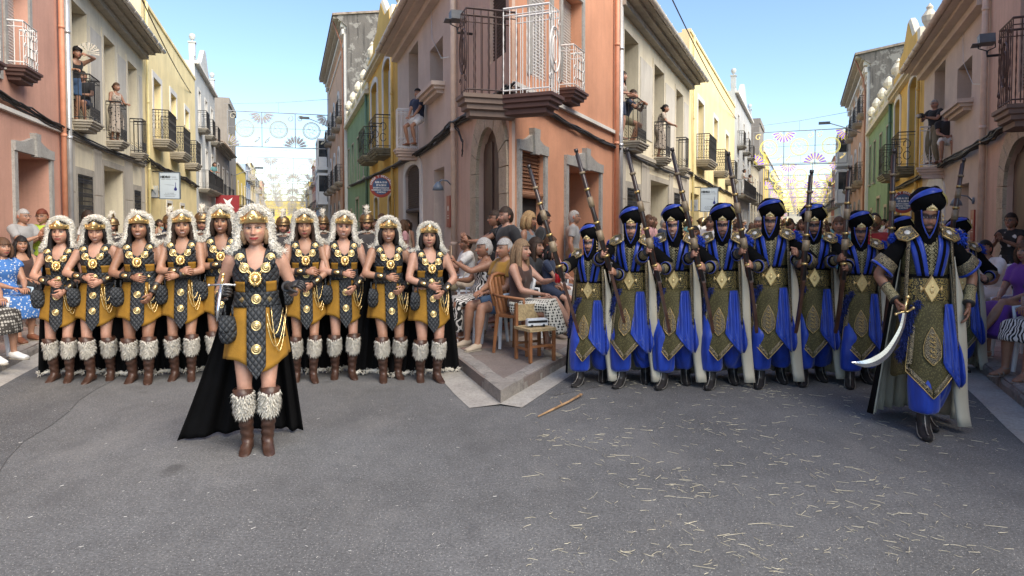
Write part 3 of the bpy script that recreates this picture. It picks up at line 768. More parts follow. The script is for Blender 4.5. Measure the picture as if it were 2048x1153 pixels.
def right_pink(st, D, tag):
    s1 = st.on('r', D['end'])[0]; s0 = D['s0']; L = s1 - s0
    H = House(st, 'r', s0, s1, 10.2, 'pink_house', 'weathered pink house with brown balcony ' + tag, depth=D.get('depth', 7))
    ops = [H.op(*D['door'], kind='door', d=.14, arch=.75, dm=woodd), H.op(*D['w'], kind='shutter', d=.1, sm=reedd)]
    H.wall(ops, pinkw); o = ops[0]
    # stone blocks around the arched door, each its own piece
    nb = 6; zt = o['z1'] - o['arch']
    for side, (a, c) in enumerate(((o['s0'] - .42, o['s0'] - .0), (o['s1'], o['s1'] + .42))):
        if a < 0 or c > L: a = max(a, .0); c = min(c, L - .01)
        if c - a < .08: continue
        for k in range(nb): H.mesh('stone_block', MB().box((0, a + .004, zt * k / nb + .004), (.06 + .004 * (k % 2), c - .0, zt * (k + 1) / nb - .004)), MATS['stone_cream'])
    n = 9; a, c = o['s0'], o['s1']; ar = o['arch']; w = .42
    for k in range(n):
        t0, t1 = math.pi * k / n + .01, math.pi * (k + 1) / n - .01
        def pt(t, e): return ((a + c) / 2 - ((c - a) / 2 + e) * math.cos(t), zt + (ar + e) * math.sin(t))
        P = [pt(t0, 0), pt((t0 + t1) / 2, 0), pt(t1, 0), pt(t1, w), pt((t0 + t1) / 2, w), pt(t0, w)]
        if min(p[0] for p in P) < 0 or max(p[0] for p in P) > L: P = [(min(max(p[0], 0.0), L - .01), p[1]) for p in P]
        H.mesh('stone_block', MB().prism(P, 'x', 0, .06 + .004 * (k % 2)), MATS['stone_cream'])
    H.balc_px(D['bal'][0], D['bal'][1], D['bal'][2], out=D.get('out', .62), sm=plain('brown_slab', (.17, .12, .095), .7), rm=brown_metal, style='twist', h=1.25, t=.34) if D.get('bal') else None
    H.pipe(D['pipe'], beigepipe, .06)
    return H
def right_beige(st, D, tag):
    s0 = st.on('r', D['a'])[0] + .002; s1 = st.on('r', D['b'])[0]; L = s1 - s0
    H = House(st, 'r', s0, s1, D['h'], 'beige_house', 'smooth beige house with white railed balcony ' + tag)
    w1 = H.op(*D['w1'][:4], uref=D['w1'][4], kind='sash', d=.42, fm=brown_metal); w2 = H.op(*D['w2'][:4], uref=D['w2'][4], kind='sash', d=.42, fm=brown_metal)
    sh = H.op(*D['sh'][:4], uref=D['sh'][4], kind='shutter', d=.3, sm=shutg); ad = H.op(*D['ad'][:4], uref=D['ad'][4], kind='blind', d=.35, arch=.28, drop=.62, bm=reedd)
    H.wall([w1, w2, sh, ad], beige); H.surround(ad, .34, .03, white_trim)
    b = MB(); a, c, z = w2['s0'] - .2, w2['s1'] + .2, w2['z0']
    b.box((0, a, z - .09), (.30, c, z)); b.box((0, a + .06, z - .16), (.24, c - .06, z - .09)); b.box((0, a + .14, z - .24), (.16, c - .14, z - .16)); H.mesh('window_sill', b, beige)
    H.balc_px(*D['bal'], out=.62, sm=plain('beige_slab', (.58, .46, .38), .8), rm=whitep, style='bars', h=1.05, t=.30)
    H.eave(D['eave'], .55, beige, gutterm, tile_old)
    H.mesh('soffit_cable', MB().tube([(.03, L * .28, D['eave'] - .1), (.04, L * .26, D['eave'] - .8), (.05, L * .12, D['eave'] - 1.5), (.06, .15, D['eave'] - 1.65)], .008, 5), zinc)
    return H
def right_ochre(st, D, tag):
    s0 = st.on('r', D['a'])[0] + .002; s1 = st.on('r', D['b'])[0]; L = s1 - s0; h = D['h']
    H = House(st, 'r', s0, s1, h, 'ochre_house', 'ochre yellow house with black scroll balconies ' + tag)
    w1 = H.op(*D['w1'][:4], uref=D['w1'][4], kind='sash', d=.25, arch=.25); w2 = H.op(*D['w2'][:4], uref=D['w2'][4], kind='sash', d=.25, arch=.2)
    low = [dict(s0=L * .12, s1=L * .12 + 1.1, z0=0, z1=2.6, d=.3, arch=.2, kind='door', dm=woodd), dict(s0=L * .62, s1=L * .62 + 1.2, z0=0, z1=2.7, d=.3, arch=.2, kind='door', dm=plain('black_door', (.03, .03, .035), .4))]
    H.wall([w1, w2] + low, ochre)
    for o in (w1, w2): H.surround(o, .22, .04, white_trim)
    for o in low: H.surround(o, .18, .04, cream_trim)
    for o in (w1, w2):
        c = (o['s0'] + o['s1']) / 2; H.balcony(c - 1.05, c + 1.05, o['z0'] + .02, .6, 1.1, plain('mossy_slab', (.20, .19, .14), .9, var=.4), iron, 'scroll', .26, gap=.24)
    H.mesh('cornice', MB().box((0, 0, h - .35), (.16, L, h - .27)).box((0, 0, h - .27), (.26, L, h - .15)), cream_trim)
    P = MB()
    P.prism([(0, h), (0, h + .5), (L * .2, h + .5), (L * .22, h + .9), (L * .36, h + 1.0), (L * .5, h + 1.75), (L * .64, h + 1.0), (L * .78, h + .9), (L * .8, h + .5), (L, h + .5), (L, h)], 'x', -.3, .02); H.mesh('parapet', P, ochre)
    H.mesh('parapet_coping', MB().tube([(-.14, 0, h + .52), (-.14, L * .2, h + .52), (-.14, L * .22, h + .93), (-.14, L * .36, h + 1.03), (-.14, L * .5, h + 1.8), (-.14, L * .64, h + 1.03), (-.14, L * .78, h + .93), (-.14, L * .8, h + .52), (-.14, L, h + .52)], .14, 6), cream_trim)
    for f in (.02, .98):
        s = L * f; b = MB(); b.lathe([(.14, h + .5), (.1, h + .6), (.2, h + .8), (.22, h + .95), (.08, h + 1.15), (.1, h + 1.22), (.01, h + 1.34)], (-.12, s, 0), 12); H.mesh('finial', b, cream_trim)
    H.pipe(D['a'] - 6, ochrepipe, .05)
    return H
def right_green(st, D, tag):
    s0 = st.on('r', D['a'])[0] + .002; s1 = st.on('r', D['b'])[0]; L = s1 - s0; h = D['h']
    H = House(st, 'r', s0, s1, h, 'green_house', 'sage green house with cream balustrade and urns ' + tag)
    ops = [dict(s0=L * f - .5, s1=L * f + .5, z0=3.8, z1=5.9, d=.2, arch=0, kind='sash', fm=woodd) for f in (.16, .42, .68, .9)]
    low = [dict(s0=L * .2 - .45, s1=L * .2 + .45, z0=1.2, z1=2.4, d=.2, arch=0, kind='dark'), dict(s0=L * .48 - .7, s1=L * .48 + .7, z0=0, z1=2.9, d=.3, arch=0, kind='door', dm=woodr), dict(s0=L * .8 - .45, s1=L * .8 + .45, z0=1.2, z1=2.4, d=.2, arch=0, kind='dark')]
    H.wall(ops + low, green)
    for o in ops: H.surround(o, .06, .03, MATS['stone'], bottom=True)
    for o in low: H.surround(o, .12, .03, MATS['stone_cream'])
    H.mesh('cornice', MB().box((0, 0, h - .2), (.2, L, h - .02)), cream_trim)
    b = MB(); s = .1
    while s < L - .1: b.lathe([(.07, h), (.09, h + .15), (.05, h + .4), (.07, h + .55)], (-.1, s, 0), 6); s += .3
    b.box((-.22, 0, h + .55), (.02, L, h + .68)); H.mesh('balustrade', b, cream_trim)
    for f in (.01, .26, .5, .75, .99):
        s = L * f; q = MB(); q.box((-.26, s - .17, h), (.06, s + .17, h + .8)); q.lathe([(.06, h + .8), (.05, h + .88), (.2, h + 1.0), (.22, h + 1.15), (.12, h + 1.35), (.02, h + 1.45)], (-.1, s, 0), 10); H.mesh('urn', q, cream_trim)
    H.pipe(D['a'] - 2, greenpipe, .06)
    return H
def right_orange(st, D, tag):
    s0 = st.on('r', D['a'])[0] + .002; s1 = D['s1']; L = s1 - s0; h = D['h']
    H = House(st, 'r', s0, s1, h, 'orange_house', 'three storey orange house with sooty gable ' + tag, depth=11)
    ops = []; nb = 4
    for k in range(nb):
        c = L * (k + .5) / nb
        for (z0, z1) in ((.1, 3.0), (4.2, 6.7), (8.1, 10.4)): ops.append(dict(s0=c - .6, s1=c + .6, z0=z0, z1=z1, d=.3, arch=.35, kind='sash', fm=woodd))
    H.wall(ops, orange)
    for o in ops: H.surround(o, .26, .06, MATS['stone'] if o['z0'] < 1 else white_trim)
    for k in range(nb):
        c = L * (k + .5) / nb; H.balcony(c - 1.1, c + 1.1, 4.2, .6, 1.05, slabst, iron, 'lyre', .22, gap=.16); H.balcony(c - 1.0, c + 1.0, 8.1, .5, 1.0, slabst, iron, 'lyre', .2, gap=.16)
    b = MB()
    for s in (0.0, L - .5): b.box((0, s, 0), (.14, s + .5, h - .5)); b.box((0, s - .0, h - .9), (.26, s + .56, h - .62)); b.box((0, s, h - .5), (.32, s + .6, h - .25))
    b.box((0, .5, h - .5), (.22, L - .5, h - .3)); b.box((0, .5, h - 1.2), (.08, L - .5, h - 1.08)); H.mesh('pilaster', b, white_trim)
    b = MB(); b.box((0, -.1, h - .1), (.75, L + .1, h + .02)); b.box((0, -.1, h - .24), (.45, L + .1, h - .1)); H.mesh('eave', b, MATS['stone'])
    g = MB(); g.prism([(-11, -.3), (-11, h + .1), (-5.5, h + .9), (.7, h + .06), (.0, h - .5), (0, -.3)], 'y', -.16, -.004); H.mesh('gable', g, darkw)
    r = MB(); r.add([(.8, -.25, h + .05), (.8, L + .1, h + .05), (-5.5, L + .1, h + 1.0), (-5.5, -.25, h + 1.0), (-11, -.25, h + .2), (-11, L + .1, h + .2)], [(0, 1, 2, 3), (3, 2, 5, 4)]); r.add([(.8, -.25, h + .17), (.8, L + .1, h + .17), (-5.5, L + .1, h + 1.12), (-5.5, -.25, h + 1.12), (.8, -.25, h + .05), (-5.5, -.25, h + 1.0)], [(0, 1, 2, 3), (4, 0, 3, 5)])
    H.mesh('roof', r, tile_old)
    H.mesh('downpipe', MB().tube([(.75, .6, h), (.3, .55, h - 1.2), (.2, .5, h - 2.0), (.2, .5, .5)], .05, 8), plain('rust_pipe', (.36, .17, .10), .6), smooth=True)
    return H
# ---- left street, right terrace (the wedge block starts here)
right_pink(SL, dict(end=907, s0=sL_c, door=(958, 1005, 266, None), w=(980, 1012, -260, 130), bal=(1019, 925, 186), out=.85, pipe=916), 'at the fork with an arched brown door', )
right_beige(SL, dict(a=907, b=797, h=7.15, w1=(819, 838, 78, 300, 838), w2=(861, 887, 70, 165, 887), sh=(868, 889, 333, None, 889), ad=(812, 841, 330, None, 826), bal=(838, 787, 300), eave=6.8), 'left of the fork')
right_ochre(SL, dict(a=797, b=740, h=8.0, w1=(769, 783, 105, 298, 783), w2=(745, 757, 155, 312, 757)), 'behind the round sign in the left street')
right_green(SL, dict(a=740, b=696, h=7.4), 'in the left street')
right_orange(SL, dict(a=696, s1=59.5, h=13.6), 'in the left street')
# ---- right street, right terrace
pk = right_pink(SR, dict(end=1966, s0=3.5, door=(2012, 2090, 290, None), w=(2030, 2090, -180, 190), bal=(2110, 1984, 226), pipe=1972), 'at the right edge of the picture')
right_beige(SR, dict(a=1966, b=1843, h=6.45, w1=(1863, 1884, 127, 318, 1884), w2=(1908, 1937, 118, 203, 1937), sh=(1912, 1936, 366, None, 1936), ad=(1854, 1885, 372, None, 1870), bal=(1886, 1832, 336), eave=6.1), 'in the right street')
right_ochre(SR, dict(a=1843, b=1783, h=7.0, w1=(1814, 1830, 153, 335, 1830), w2=(1786, 1797, 200, 350, 1797)), 'in the right street')
right_green(SR, dict(a=1783, b=1735, h=6.8), 'in the right street')
right_orange(SR, dict(a=1735, s1=60.5, h=11.1), 'in the right street')
# ---- further down both streets
blue = stucco('blue_stucco', (.35, .46, .60), amt=.2); white = stucco('white_stucco', (.68, .67, .63), amt=.3); red = stucco('red_stucco', (.45, .17, .11), amt=.2); gold = stucco('gold_stucco', (.75, .55, .12), amt=.15)
def rest(st, L0, tag, salt):
    rr = random.Random(salt)
    s = L0
    F2 = ((.1, 2.6), (3.5, 5.8)); F3 = ((.1, 2.6), (3.6, 5.9), (6.8, 8.8))
    far_house(st, 'l', s, s + 11, 7.0, brownw if salt % 2 == 0 else cream, 'low beige house with tiled eave past the grey white house in the %s' % tag, 'terrace_house', F2, 3, eave=True, trim=white_trim, hi=True)
    # a brown block stands behind it, facing down the street
    b = House(st, 'l', s + 11.01, s + 19, 11.6, 'brown_block', 'bare brown apartment block rising over the low beige house in the %s' % tag); b.wall([dict(s0=2, s1=3.2, z0=4, z1=6, d=.2, arch=0, kind='sash'), dict(s0=2, s1=3.2, z0=7.6, z1=9.4, d=.2, arch=0, kind='sash'), dict(s0=5, s1=6.2, z0=7.6, z1=9.4, d=.2, arch=0, kind='sash')], brownw)
    b.mesh('parapet', MB().box((-7, 0, 11.6), (.1, 8, 12.1)), brownw)
    s += 19.02
    palette = [(gold, 'golden yellow'), (blue, 'pale blue'), (yellow, 'lemon yellow'), (white, 'plain white'), (ochre, 'deep ochre'), (salmon, 'dull salmon')]
    for i, (m, nm) in enumerate(palette):
        w = rr.uniform(10, 15); h = rr.choice((7.4, 8.6, 9.6)); far_house(st, 'l', s, s + w, h, m, '%s terrace house with balconies far down the left side of the %s' % (nm, tag), 'terrace_house', F3 if h > 8 else F2, 3, trim=white_trim, eave=False); s += w
    s = 60.6
    palette = [(white, 'white bay fronted'), (blue, 'blue grey'), (red, 'brick red'), (cream, 'cream'), (gold, 'amber yellow'), (greyw, 'grey')]
    for i, (m, nm) in enumerate(palette):
        w = rr.uniform(10, 16); h = (9.5, 8.0, 9.8, 7.5, 8.8, 8.0)[i]; H = far_house(st, 'r', s, s + w, h, m, '%s terrace house far down the right side of the %s' % (nm, tag), 'terrace_house', F3 if h > 8 else F2, 3, trim=white_trim)
        if i == 0:
            for zz in (3.4, 6.4):
                q = MB(); q.box((0, 1, zz), (.9, 5, zz + .25)); q.box((0, 1, zz + 2.5), (.9, 5, zz + 2.7))
                for sx in (1, 2.3, 3.6, 4.9): q.box((.78, sx, zz + .25), (.88, sx + .1, zz + 2.5))
                q.box((.1, 1, zz + .25), (.85, 5, zz + 1.1)); H.mesh('glazed_bay', q, whitep); H.mesh('pane', MB().box((.12, 1.05, zz + 1.1), (.8, 4.95, zz + 2.5)), glass)
        s += w
rest(SL, SL.on('l', 433)[0] + .01, 'left street', 2); rest(SR, SR.on('l', 1500)[0] + .01, 'right street', 5)
# a closing house at the far end of each street
for st, tag, m in ((SL, 'left', gold), (SR, 'right', cream)):
    q = House(st, 'l', 172, 180, 7.5, 'end_house', '%s house closing the far end of the %s street' % ('pale gold' if m is gold else 'pale cream', tag))
    q.root.location = st.P(-5.5, 178); q.root.rotation_euler = (0, 0, st.rot - math.pi / 2); q.s1 = q.s0 + 11
    q.wall([dict(s0=1.2 + 2.6 * k, s1=2.2 + 2.6 * k, z0=z, z1=z + 2, d=.2, arch=0, kind='sash') for k in range(4) for z in (.3, 3.6)], m)
# ------------------------------------------------------------------ people: skeleton, one-piece body, head, hands, clothes
def skinm(name='skin'):
    t = NT(name); a = t.n('VertexColor'); a.layer_name = 'Col'; co = t.co()
    c = t.mix(1.0, a.outputs[0], t.ramp(t.noise(co, 28, 3), [(.3, .90), (.7, 1.07)]), 'MULTIPLY')
    m = t.done(c, .46, 0, t.bump(t.noise(co, 160, 2), .25, .002), .4)
    t.b.inputs['Subsurface Weight'].default_value = .06; t.b.inputs['Subsurface Radius'].default_value = (.012, .005, .003); return m
SKIN = skinm(); HS = 1.05
nrm = lambda v: v / (np.linalg.norm(v) + 1e-12)
V3 = lambda *a: np.array(a, dtype=float)
def loft_arr(C, Rr, side=(1, 0, 0), n=14, cap=True):
    """closed tube through centres C with elliptical radii (a along side, b across)"""
    C = np.array(C, float); m = len(C); ang = np.linspace(0, 2 * math.pi, n, endpoint=False); V = []
    side = np.array(side, float)
    for i in range(m):
        t = nrm(C[min(i + 1, m - 1)] - C[max(i - 1, 0)]); s = side - t * side.dot(t)
        if np.linalg.norm(s) < .2: s = np.cross(t, V3(0, 1, 0))
        s = nrm(s); w = np.cross(t, s); r = Rr[i]; a, b = (r if isinstance(r, (tuple, list)) else (r, r))
        V.append(C[i] + np.outer(np.cos(ang), s) * a + np.outer(np.sin(ang), w) * b)
    V = np.concatenate(V); F = []
    for i in range(m - 1):
        for k in range(n): F.append((i * n + k, i * n + (k + 1) % n, (i + 1) * n + (k + 1) % n, (i + 1) * n + k))
    if cap: F.append(tuple(range(n - 1, -1, -1))); F.append(tuple((m - 1) * n + k for k in range(n)))
    return V, F
def ell_arr(c, r, n=12, m=8):
    V = [[c[0], c[1], c[2] - r[2]]]; F = []
    for i in range(1, m):
        p = math.pi * i / m
        for k in range(n):
            a = 2 * math.pi * k / n; V.append([c[0] + r[0] * math.sin(p) * math.cos(a), c[1] + r[1] * math.sin(p) * math.sin(a), c[2] - r[2] * math.cos(p)])
    V.append([c[0], c[1], c[2] + r[2]]); N = len(V) - 1
    for k in range(n):
        F.append((0, 1 + (k + 1) % n, 1 + k)); F.append((N, N - n + k, N - n + (k + 1) % n))
    for i in range(m - 2):
        for k in range(n): F.append((1 + i * n + k, 1 + i * n + (k + 1) % n, 1 + (i + 1) * n + (k + 1) % n, 1 + (i + 1) * n + k))
    return np.array(V), F
def join_arr(parts):
    V = []; F = []; b = 0
    for v, f in parts:
        V.append(v); F += [tuple(i + b for i in q) for q in f]; b += len(v)
    return np.concatenate(V), F
TMP = bpy.data.scenes.new('work')                                  # a bare scene so that each evaluation stays cheap
def evaluate(o):
    TMP.collection.objects.link(o); vl = TMP.view_layers[0]; vl.update(); return vl.depsgraph
def remesh(parts, voxel=.014, smooth=3, fac=.5):
    V, F = join_arr(parts); me = bpy.data.meshes.new('tmp'); me.from_pydata(V.tolist(), [], F); o = bpy.data.objects.new('tmp', me)
    m = o.modifiers.new('r', 'REMESH'); m.mode = 'VOXEL'; m.voxel_size = voxel; m.adaptivity = 0
    s = o.modifiers.new('s', 'SMOOTH'); s.factor = fac; s.iterations = smooth
    dg = evaluate(o); ev = o.evaluated_get(dg); em = ev.to_mesh()
    n = len(em.vertices); co = np.empty(n * 3, np.float32); em.vertices.foreach_get('co', co)
    nf = len(em.polygons); nl = len(em.loops); ls = np.empty(nl, np.int32); em.loops.foreach_get('vertex_index', ls)
    st_ = np.empty(nf, np.int32); em.polygons.foreach_get('loop_start', st_); ct = np.empty(nf, np.int32); em.polygons.foreach_get('loop_total', ct)
    ev.to_mesh_clear(); bpy.data.objects.remove(o); bpy.data.meshes.remove(me)
    if (ct == 4).all(): Fa = ls.reshape(-1, 4).tolist()
    else: Fa = [ls[a:a + b].tolist() for a, b in zip(st_, ct)]
    return co.reshape(-1, 3).astype(float), Fa
def fold(V, amp=.006, seed=0, fz=9, fx=18):
    """soft cloth folds: displace radially with stretched waves"""
    r = np.random.default_rng(seed); d = np.zeros(len(V))
    for k in range(5):
        q = r.normal(size=3) * V3(fx, fx, fz); d += np.sin(V @ q + r.uniform(0, 6)) / 5
    c = V.mean(0); w = V - c; w[:, 2] *= .1; w /= (np.linalg.norm(w, axis=1, keepdims=True) + 1e-6)
    return V + w * (d * amp * 2)[:, None]
def ik(a, b, l1, l2, hint):
    d = b - a; L = np.linalg.norm(d); mx = (l1 + l2) * .998
    if L > mx: b = a + d / L * mx; d = b - a; L = mx
    t = d / L; x = (L * L + l1 * l1 - l2 * l2) / (2 * L); h = math.sqrt(max(l1 * l1 - x * x, 0)); p = hint - t * hint.dot(t)
    return a + t * x + nrm(p) * h, b
def rotm(yaw=0, pitch=0, roll=0):
    """yaw about z (+ = turns to image right), pitch + = nods down, roll + = tilts to image right"""
    y, p, r = R(yaw), R(pitch), R(roll)
    Rz = np.array([[math.cos(y), -math.sin(y), 0], [math.sin(y), math.cos(y), 0], [0, 0, 1]])
    Rx = np.array([[1, 0, 0], [0, math.cos(p), -math.sin(p)], [0, math.sin(p), math.cos(p)]])
    Ry = np.array([[math.cos(r), 0, math.sin(r)], [0, 1, 0], [-math.sin(r), 0, math.cos(r)]])
    return Rz @ Ry @ Rx
def face_cam(u, k=.85):
    """turn that makes somebody seen at column u look the way they do in their own photograph half"""
    c = 512 if u < 1024 else 1536
    return -k * (math.degrees(math.atan((u - 1024) / FPX)) - math.degrees(math.atan((u - c) / 1180.0)))
class Pose:
    """joints in person space: x to the person's left (image right), facing -y, z up"""
    def __init__(self, sit=False, pelvis=None, lean=0.0, side_lean=0.0, twist=0.0, head=(0, 0, 0), hands=(None, None), elbows=(None, None), feet=None, knees=None, male=False, fat=1.0, seat=.47, shoulder=None):
        self.male, self.fat = male, fat; self.sit = sit
        P = V3(*(pelvis if pelvis is not None else ((0, 0, seat + .10) if sit else (0, 0, .95)))); self.P = P
        ln, sl, tw = R(lean), R(side_lean), R(twist)
        U = nrm(V3(math.sin(sl), -math.sin(ln), math.cos(ln) * math.cos(sl))); self.U = U
        S = nrm(V3(math.cos(tw), math.sin(tw), 0) - U * V3(math.cos(tw), math.sin(tw), 0).dot(U)); self.S = S; self.Fw = np.cross(U, S) * -1   # forward (-y)
        w = shoulder or (.190 if male else .165)
        sh = P + U * (.425 if not male else .44)
        self.sh = [sh - S * w, sh + S * w]; hipw = .092 if male else .095
        Sp = V3(math.cos(tw * .3), math.sin(tw * .3), 0)
        self.hip = [P - Sp * hipw - V3(0, 0, .04), P + Sp * hipw - V3(0, 0, .04)]
        self.neck = P + U * .485; self.HR = rotm(*head); self.hc = self.neck + U * .075 + self.HR @ V3(0, -.018, .072)
        self.l1, self.l2 = (.295, .262) if male else (.275, .245)
        self.el = []; self.wr = []; dh = [V3(-.5, .35, -.5), V3(.5, .35, -.5)]
        for i in range(2):
            t = hands[i]; t = V3(*t) if t is not None else self.sh[i] + V3((-.10, .10)[i], -.02, -.52)
            h = V3(*elbows[i]) if elbows[i] is not None else dh[i]
            e, q = ik(self.sh[i], t, self.l1, self.l2, h); self.el.append(e); self.wr.append(q)
        if feet is None: feet = ((-.10, 0, .085), (.10, 0, .085)) if not sit else ((-.12, -.42, .085), (.12, -.42, .085))
        self.kn = []; self.an = []
        for i in range(2):
            a = V3(*feet[i]); h = V3(*knees[i]) if (knees and knees[i] is not None) else (V3(0, -1, .05) if not sit else V3((-.05, .05)[i], -1, 1))
            L1, L2 = (.43, .41) if not male else (.44, .42)
            k, q = ik(self.hip[i], a, L1, L2, h); self.kn.append(k); self.an.append(q)
    def torso(self, g=0.0, lo=-.13, hi=.60):
        f = self.fat; m = self.male
        T = [(-.13, .085, .075), (-.09, .140, .10), (-.03, .168, .118), (.03, .166, .115), (.09, .148, .100), (.15, .130, .090), (.21, .134, .094), (.28, .146, .106), (.35, .152, .110), (.40, .150, .100), (.435, .135, .085), (.462, .095, .068), (.485, .060, .057), (.52, .044, .048), (.60, .043, .048)]
        if m: T = [(-.13, .085, .075), (-.09, .135, .10), (-.03, .155, .115), (.03, .152, .112), (.09, .146, .105), (.15, .145, .102), (.21, .154, .108), (.28, .168, .118), (.35, .178, .120), (.405, .176, .108), (.445, .150, .090), (.475, .105, .072), (.50, .066, .062), (.54, .056, .058), (.60, .054, .056)]
        T = [t for t in T if lo - 1e-6 <= t[0] <= hi + 1e-6]
        C = [self.P + self.U * z for z, _, _ in T]; ff = [f if z < .38 else 1 + (f - 1) * .3 for z, _, _ in T]
        return loft_arr(C, [(a * q + g, b * q * (1.0 + (q - 1) * .6) + g) for (z, a, b), q in zip(T, ff)], self.S, 22)
    def limb(self, A, B, ra, rb, mid=None, g=0.0, t0=0.0, t1=1.0, over=.02):
        A, B = np.array(A), np.array(B); ts = [0, .12, .3, .5, .7, .88, 1.0]; mid = mid or [ra + (rb - ra) * t for t in ts]
        T = [t0 + (t1 - t0) * t for t in ts]; rr = [np.interp(t, ts, mid) + g for t in T]
        C = [A + (B - A) * t for t in T]
        return loft_arr(C, rr, (0, 1, .01), 12)
    def arm_up(self, i, g=0, t1=1.0, t0=0.0):
        f = (1 + (self.fat - 1) * .8) * (1.12 if self.male else 1.0); return self.limb(self.sh[i], self.el[i], 0, 0, [r * f for r in (.050, .053, .048, .043, .040, .037, .034)], g, t0, t1)
    def arm_lo(self, i, g=0, t0=0.0, t1=1.0):
        f = (1 + (self.fat - 1) * .5) * (1.12 if self.male else 1.0); return self.limb(self.el[i], self.wr[i], 0, 0, [r * f for r in (.034, .038, .038, .033, .028, .024, .0225)], g, t0, t1)
    def leg_up(self, i, g=0, t0=0, t1=1.0):
        f = self.fat; return self.limb(self.hip[i], self.kn[i], 0, 0, [r * f for r in (.088, .086, .079, .070, .062, .055, .051)], g, t0, t1)
    def leg_lo(self, i, g=0, t0=0, t1=1.0):
        f = 1 + (self.fat - 1) * .6; return self.limb(self.kn[i], self.an[i], 0, 0, [r * f for r in (.050, .053, .056, .050, .041, .034, .033)], g, t0, t1)
    def foot(self, i, g=0, dirv=None, heel=0.0):
        a = self.an[i]; d = nrm(V3(*(dirv or ((-.12, -1, 0), (.12, -1, 0))[i]))); dz = a[2] - .085
        C = [a + V3(0, 0, .0) - d * .045 + V3(0, 0, -.045), a - d * .02 + V3(0, 0, -.035), a + d * .04 + V3(0, 0, -.042), a + d * .10 + V3(0, 0, -.056), a + d * .15 + V3(0, 0, -.062), a + d * .178 + V3(0, 0, -.066)]
        side = np.cross(d, V3(0, 0, 1))
        return loft_arr(C, [(.026 + g, .026 + g), (.033 + g, .040 + g), (.038 + g, .036 + g), (.044 + g, .024 + g), (.040 + g, .019 + g), (.022 + g, .012 + g)], side, 12)
    def body_parts(self, legs=True, bare_feet=True, torso=True):
        p = [self.torso()] if torso else []
        for i in range(2):
            # deltoid blends the arm into the chest
            p.append(ell_arr(self.sh[i] + self.U * -.01, (.056 if not self.male else .066, .052, .058))); p.append(self.arm_up(i)); p.append(self.arm_lo(i)); p.append(ell_arr(self.el[i], (.035, .035, .035)))
            p.append(loft_arr([self.neck - self.U * .035 + self.S * (-.03, .03)[i], self.sh[i] + self.U * .02], [.045, .042], (0, 1, 0), 10))
            if legs: p.append(self.leg_up(i)); p.append(self.leg_lo(i)); p.append(ell_arr(self.kn[i], (.052,) * 3))
            if legs and bare_feet: p.append(self.foot(i))
        if not self.male and torso:
            for s in (-1, 1): p.append(ell_arr(self.P + self.U * .30 + self.S * s * .068 + self.Fw * .068, (.056 * self.fat, .044 * self.fat, .058)))
        if self.fat > 1.12: p.append(ell_arr(self.P + self.U * .06 + self.Fw * .03 * self.fat, (.14 * self.fat, .12 * self.fat, .13)))
        return p
def hand_arr(w, d, pn, right, curl=.5, sc=1.0, spread=.04, thumb=.5):
    """palm with four unequal bent fingers and a side thumb. w wrist, d direction, pn palm normal, right: the thumb side sign along cross(d,pn)"""
    d = nrm(d); pn = nrm(pn - d * pn.dot(d)); s = np.cross(d, pn) * right; P = []
    L = .088 * sc
    P.append(loft_arr([w - d * .012, w + d * .02 * sc, w + d * .055 * sc, w + d * L], [(.024 * sc, .017 * sc), (.031 * sc, .017 * sc), (.038 * sc, .0155 * sc), (.036 * sc, .012 * sc)], s, 10))
    lens = (.070, .079, .074, .058); 
    for k in range(4):
        off = (.0275 - .0185 * k) * sc; b = w + d * (L - .010) + s * off; fd = nrm(d + s * (spread * (1.5 - k) * 1.3)); ax = pn; a = 0; C = [b]; rr = [.0095 * sc]; cur = fd
        c = curl if not isinstance(curl, (list, tuple)) else curl[k]
        for j, f in enumerate((.44, .32, .26)):
            a += c * (.9, 1.1, .8)[j]; cur = nrm(fd * math.cos(a) + ax * math.sin(a)); C.append(C[-1] + cur * lens[k] * sc * f); rr.append((.0088, .0078, .0062)[j] * sc)
        C.append(C[-1] + cur * .004); rr.append(.003)
        P.append(loft_arr(C, rr, s, 7))
    b = w + d * .028 * sc + s * .024 * sc; t1 = nrm(s * .75 + d * .6 + pn * (.15 + .5 * thumb)); t2 = nrm(s * (.35 - .3 * thumb) + d * .85 + pn * (.2 + .6 * thumb)); 
    C = [b - t1 * .008, b + t1 * .030 * sc, b + t1 * .030 * sc + t2 * .028 * sc, b + t1 * .030 * sc + t2 * .048 * sc, b + t1 * .03 * sc + t2 * .053 * sc]
    P.append(loft_arr(C, [.015 * sc, .0118 * sc, .0098 * sc, .0072 * sc, .003], d, 7))
    return join_arr(P)
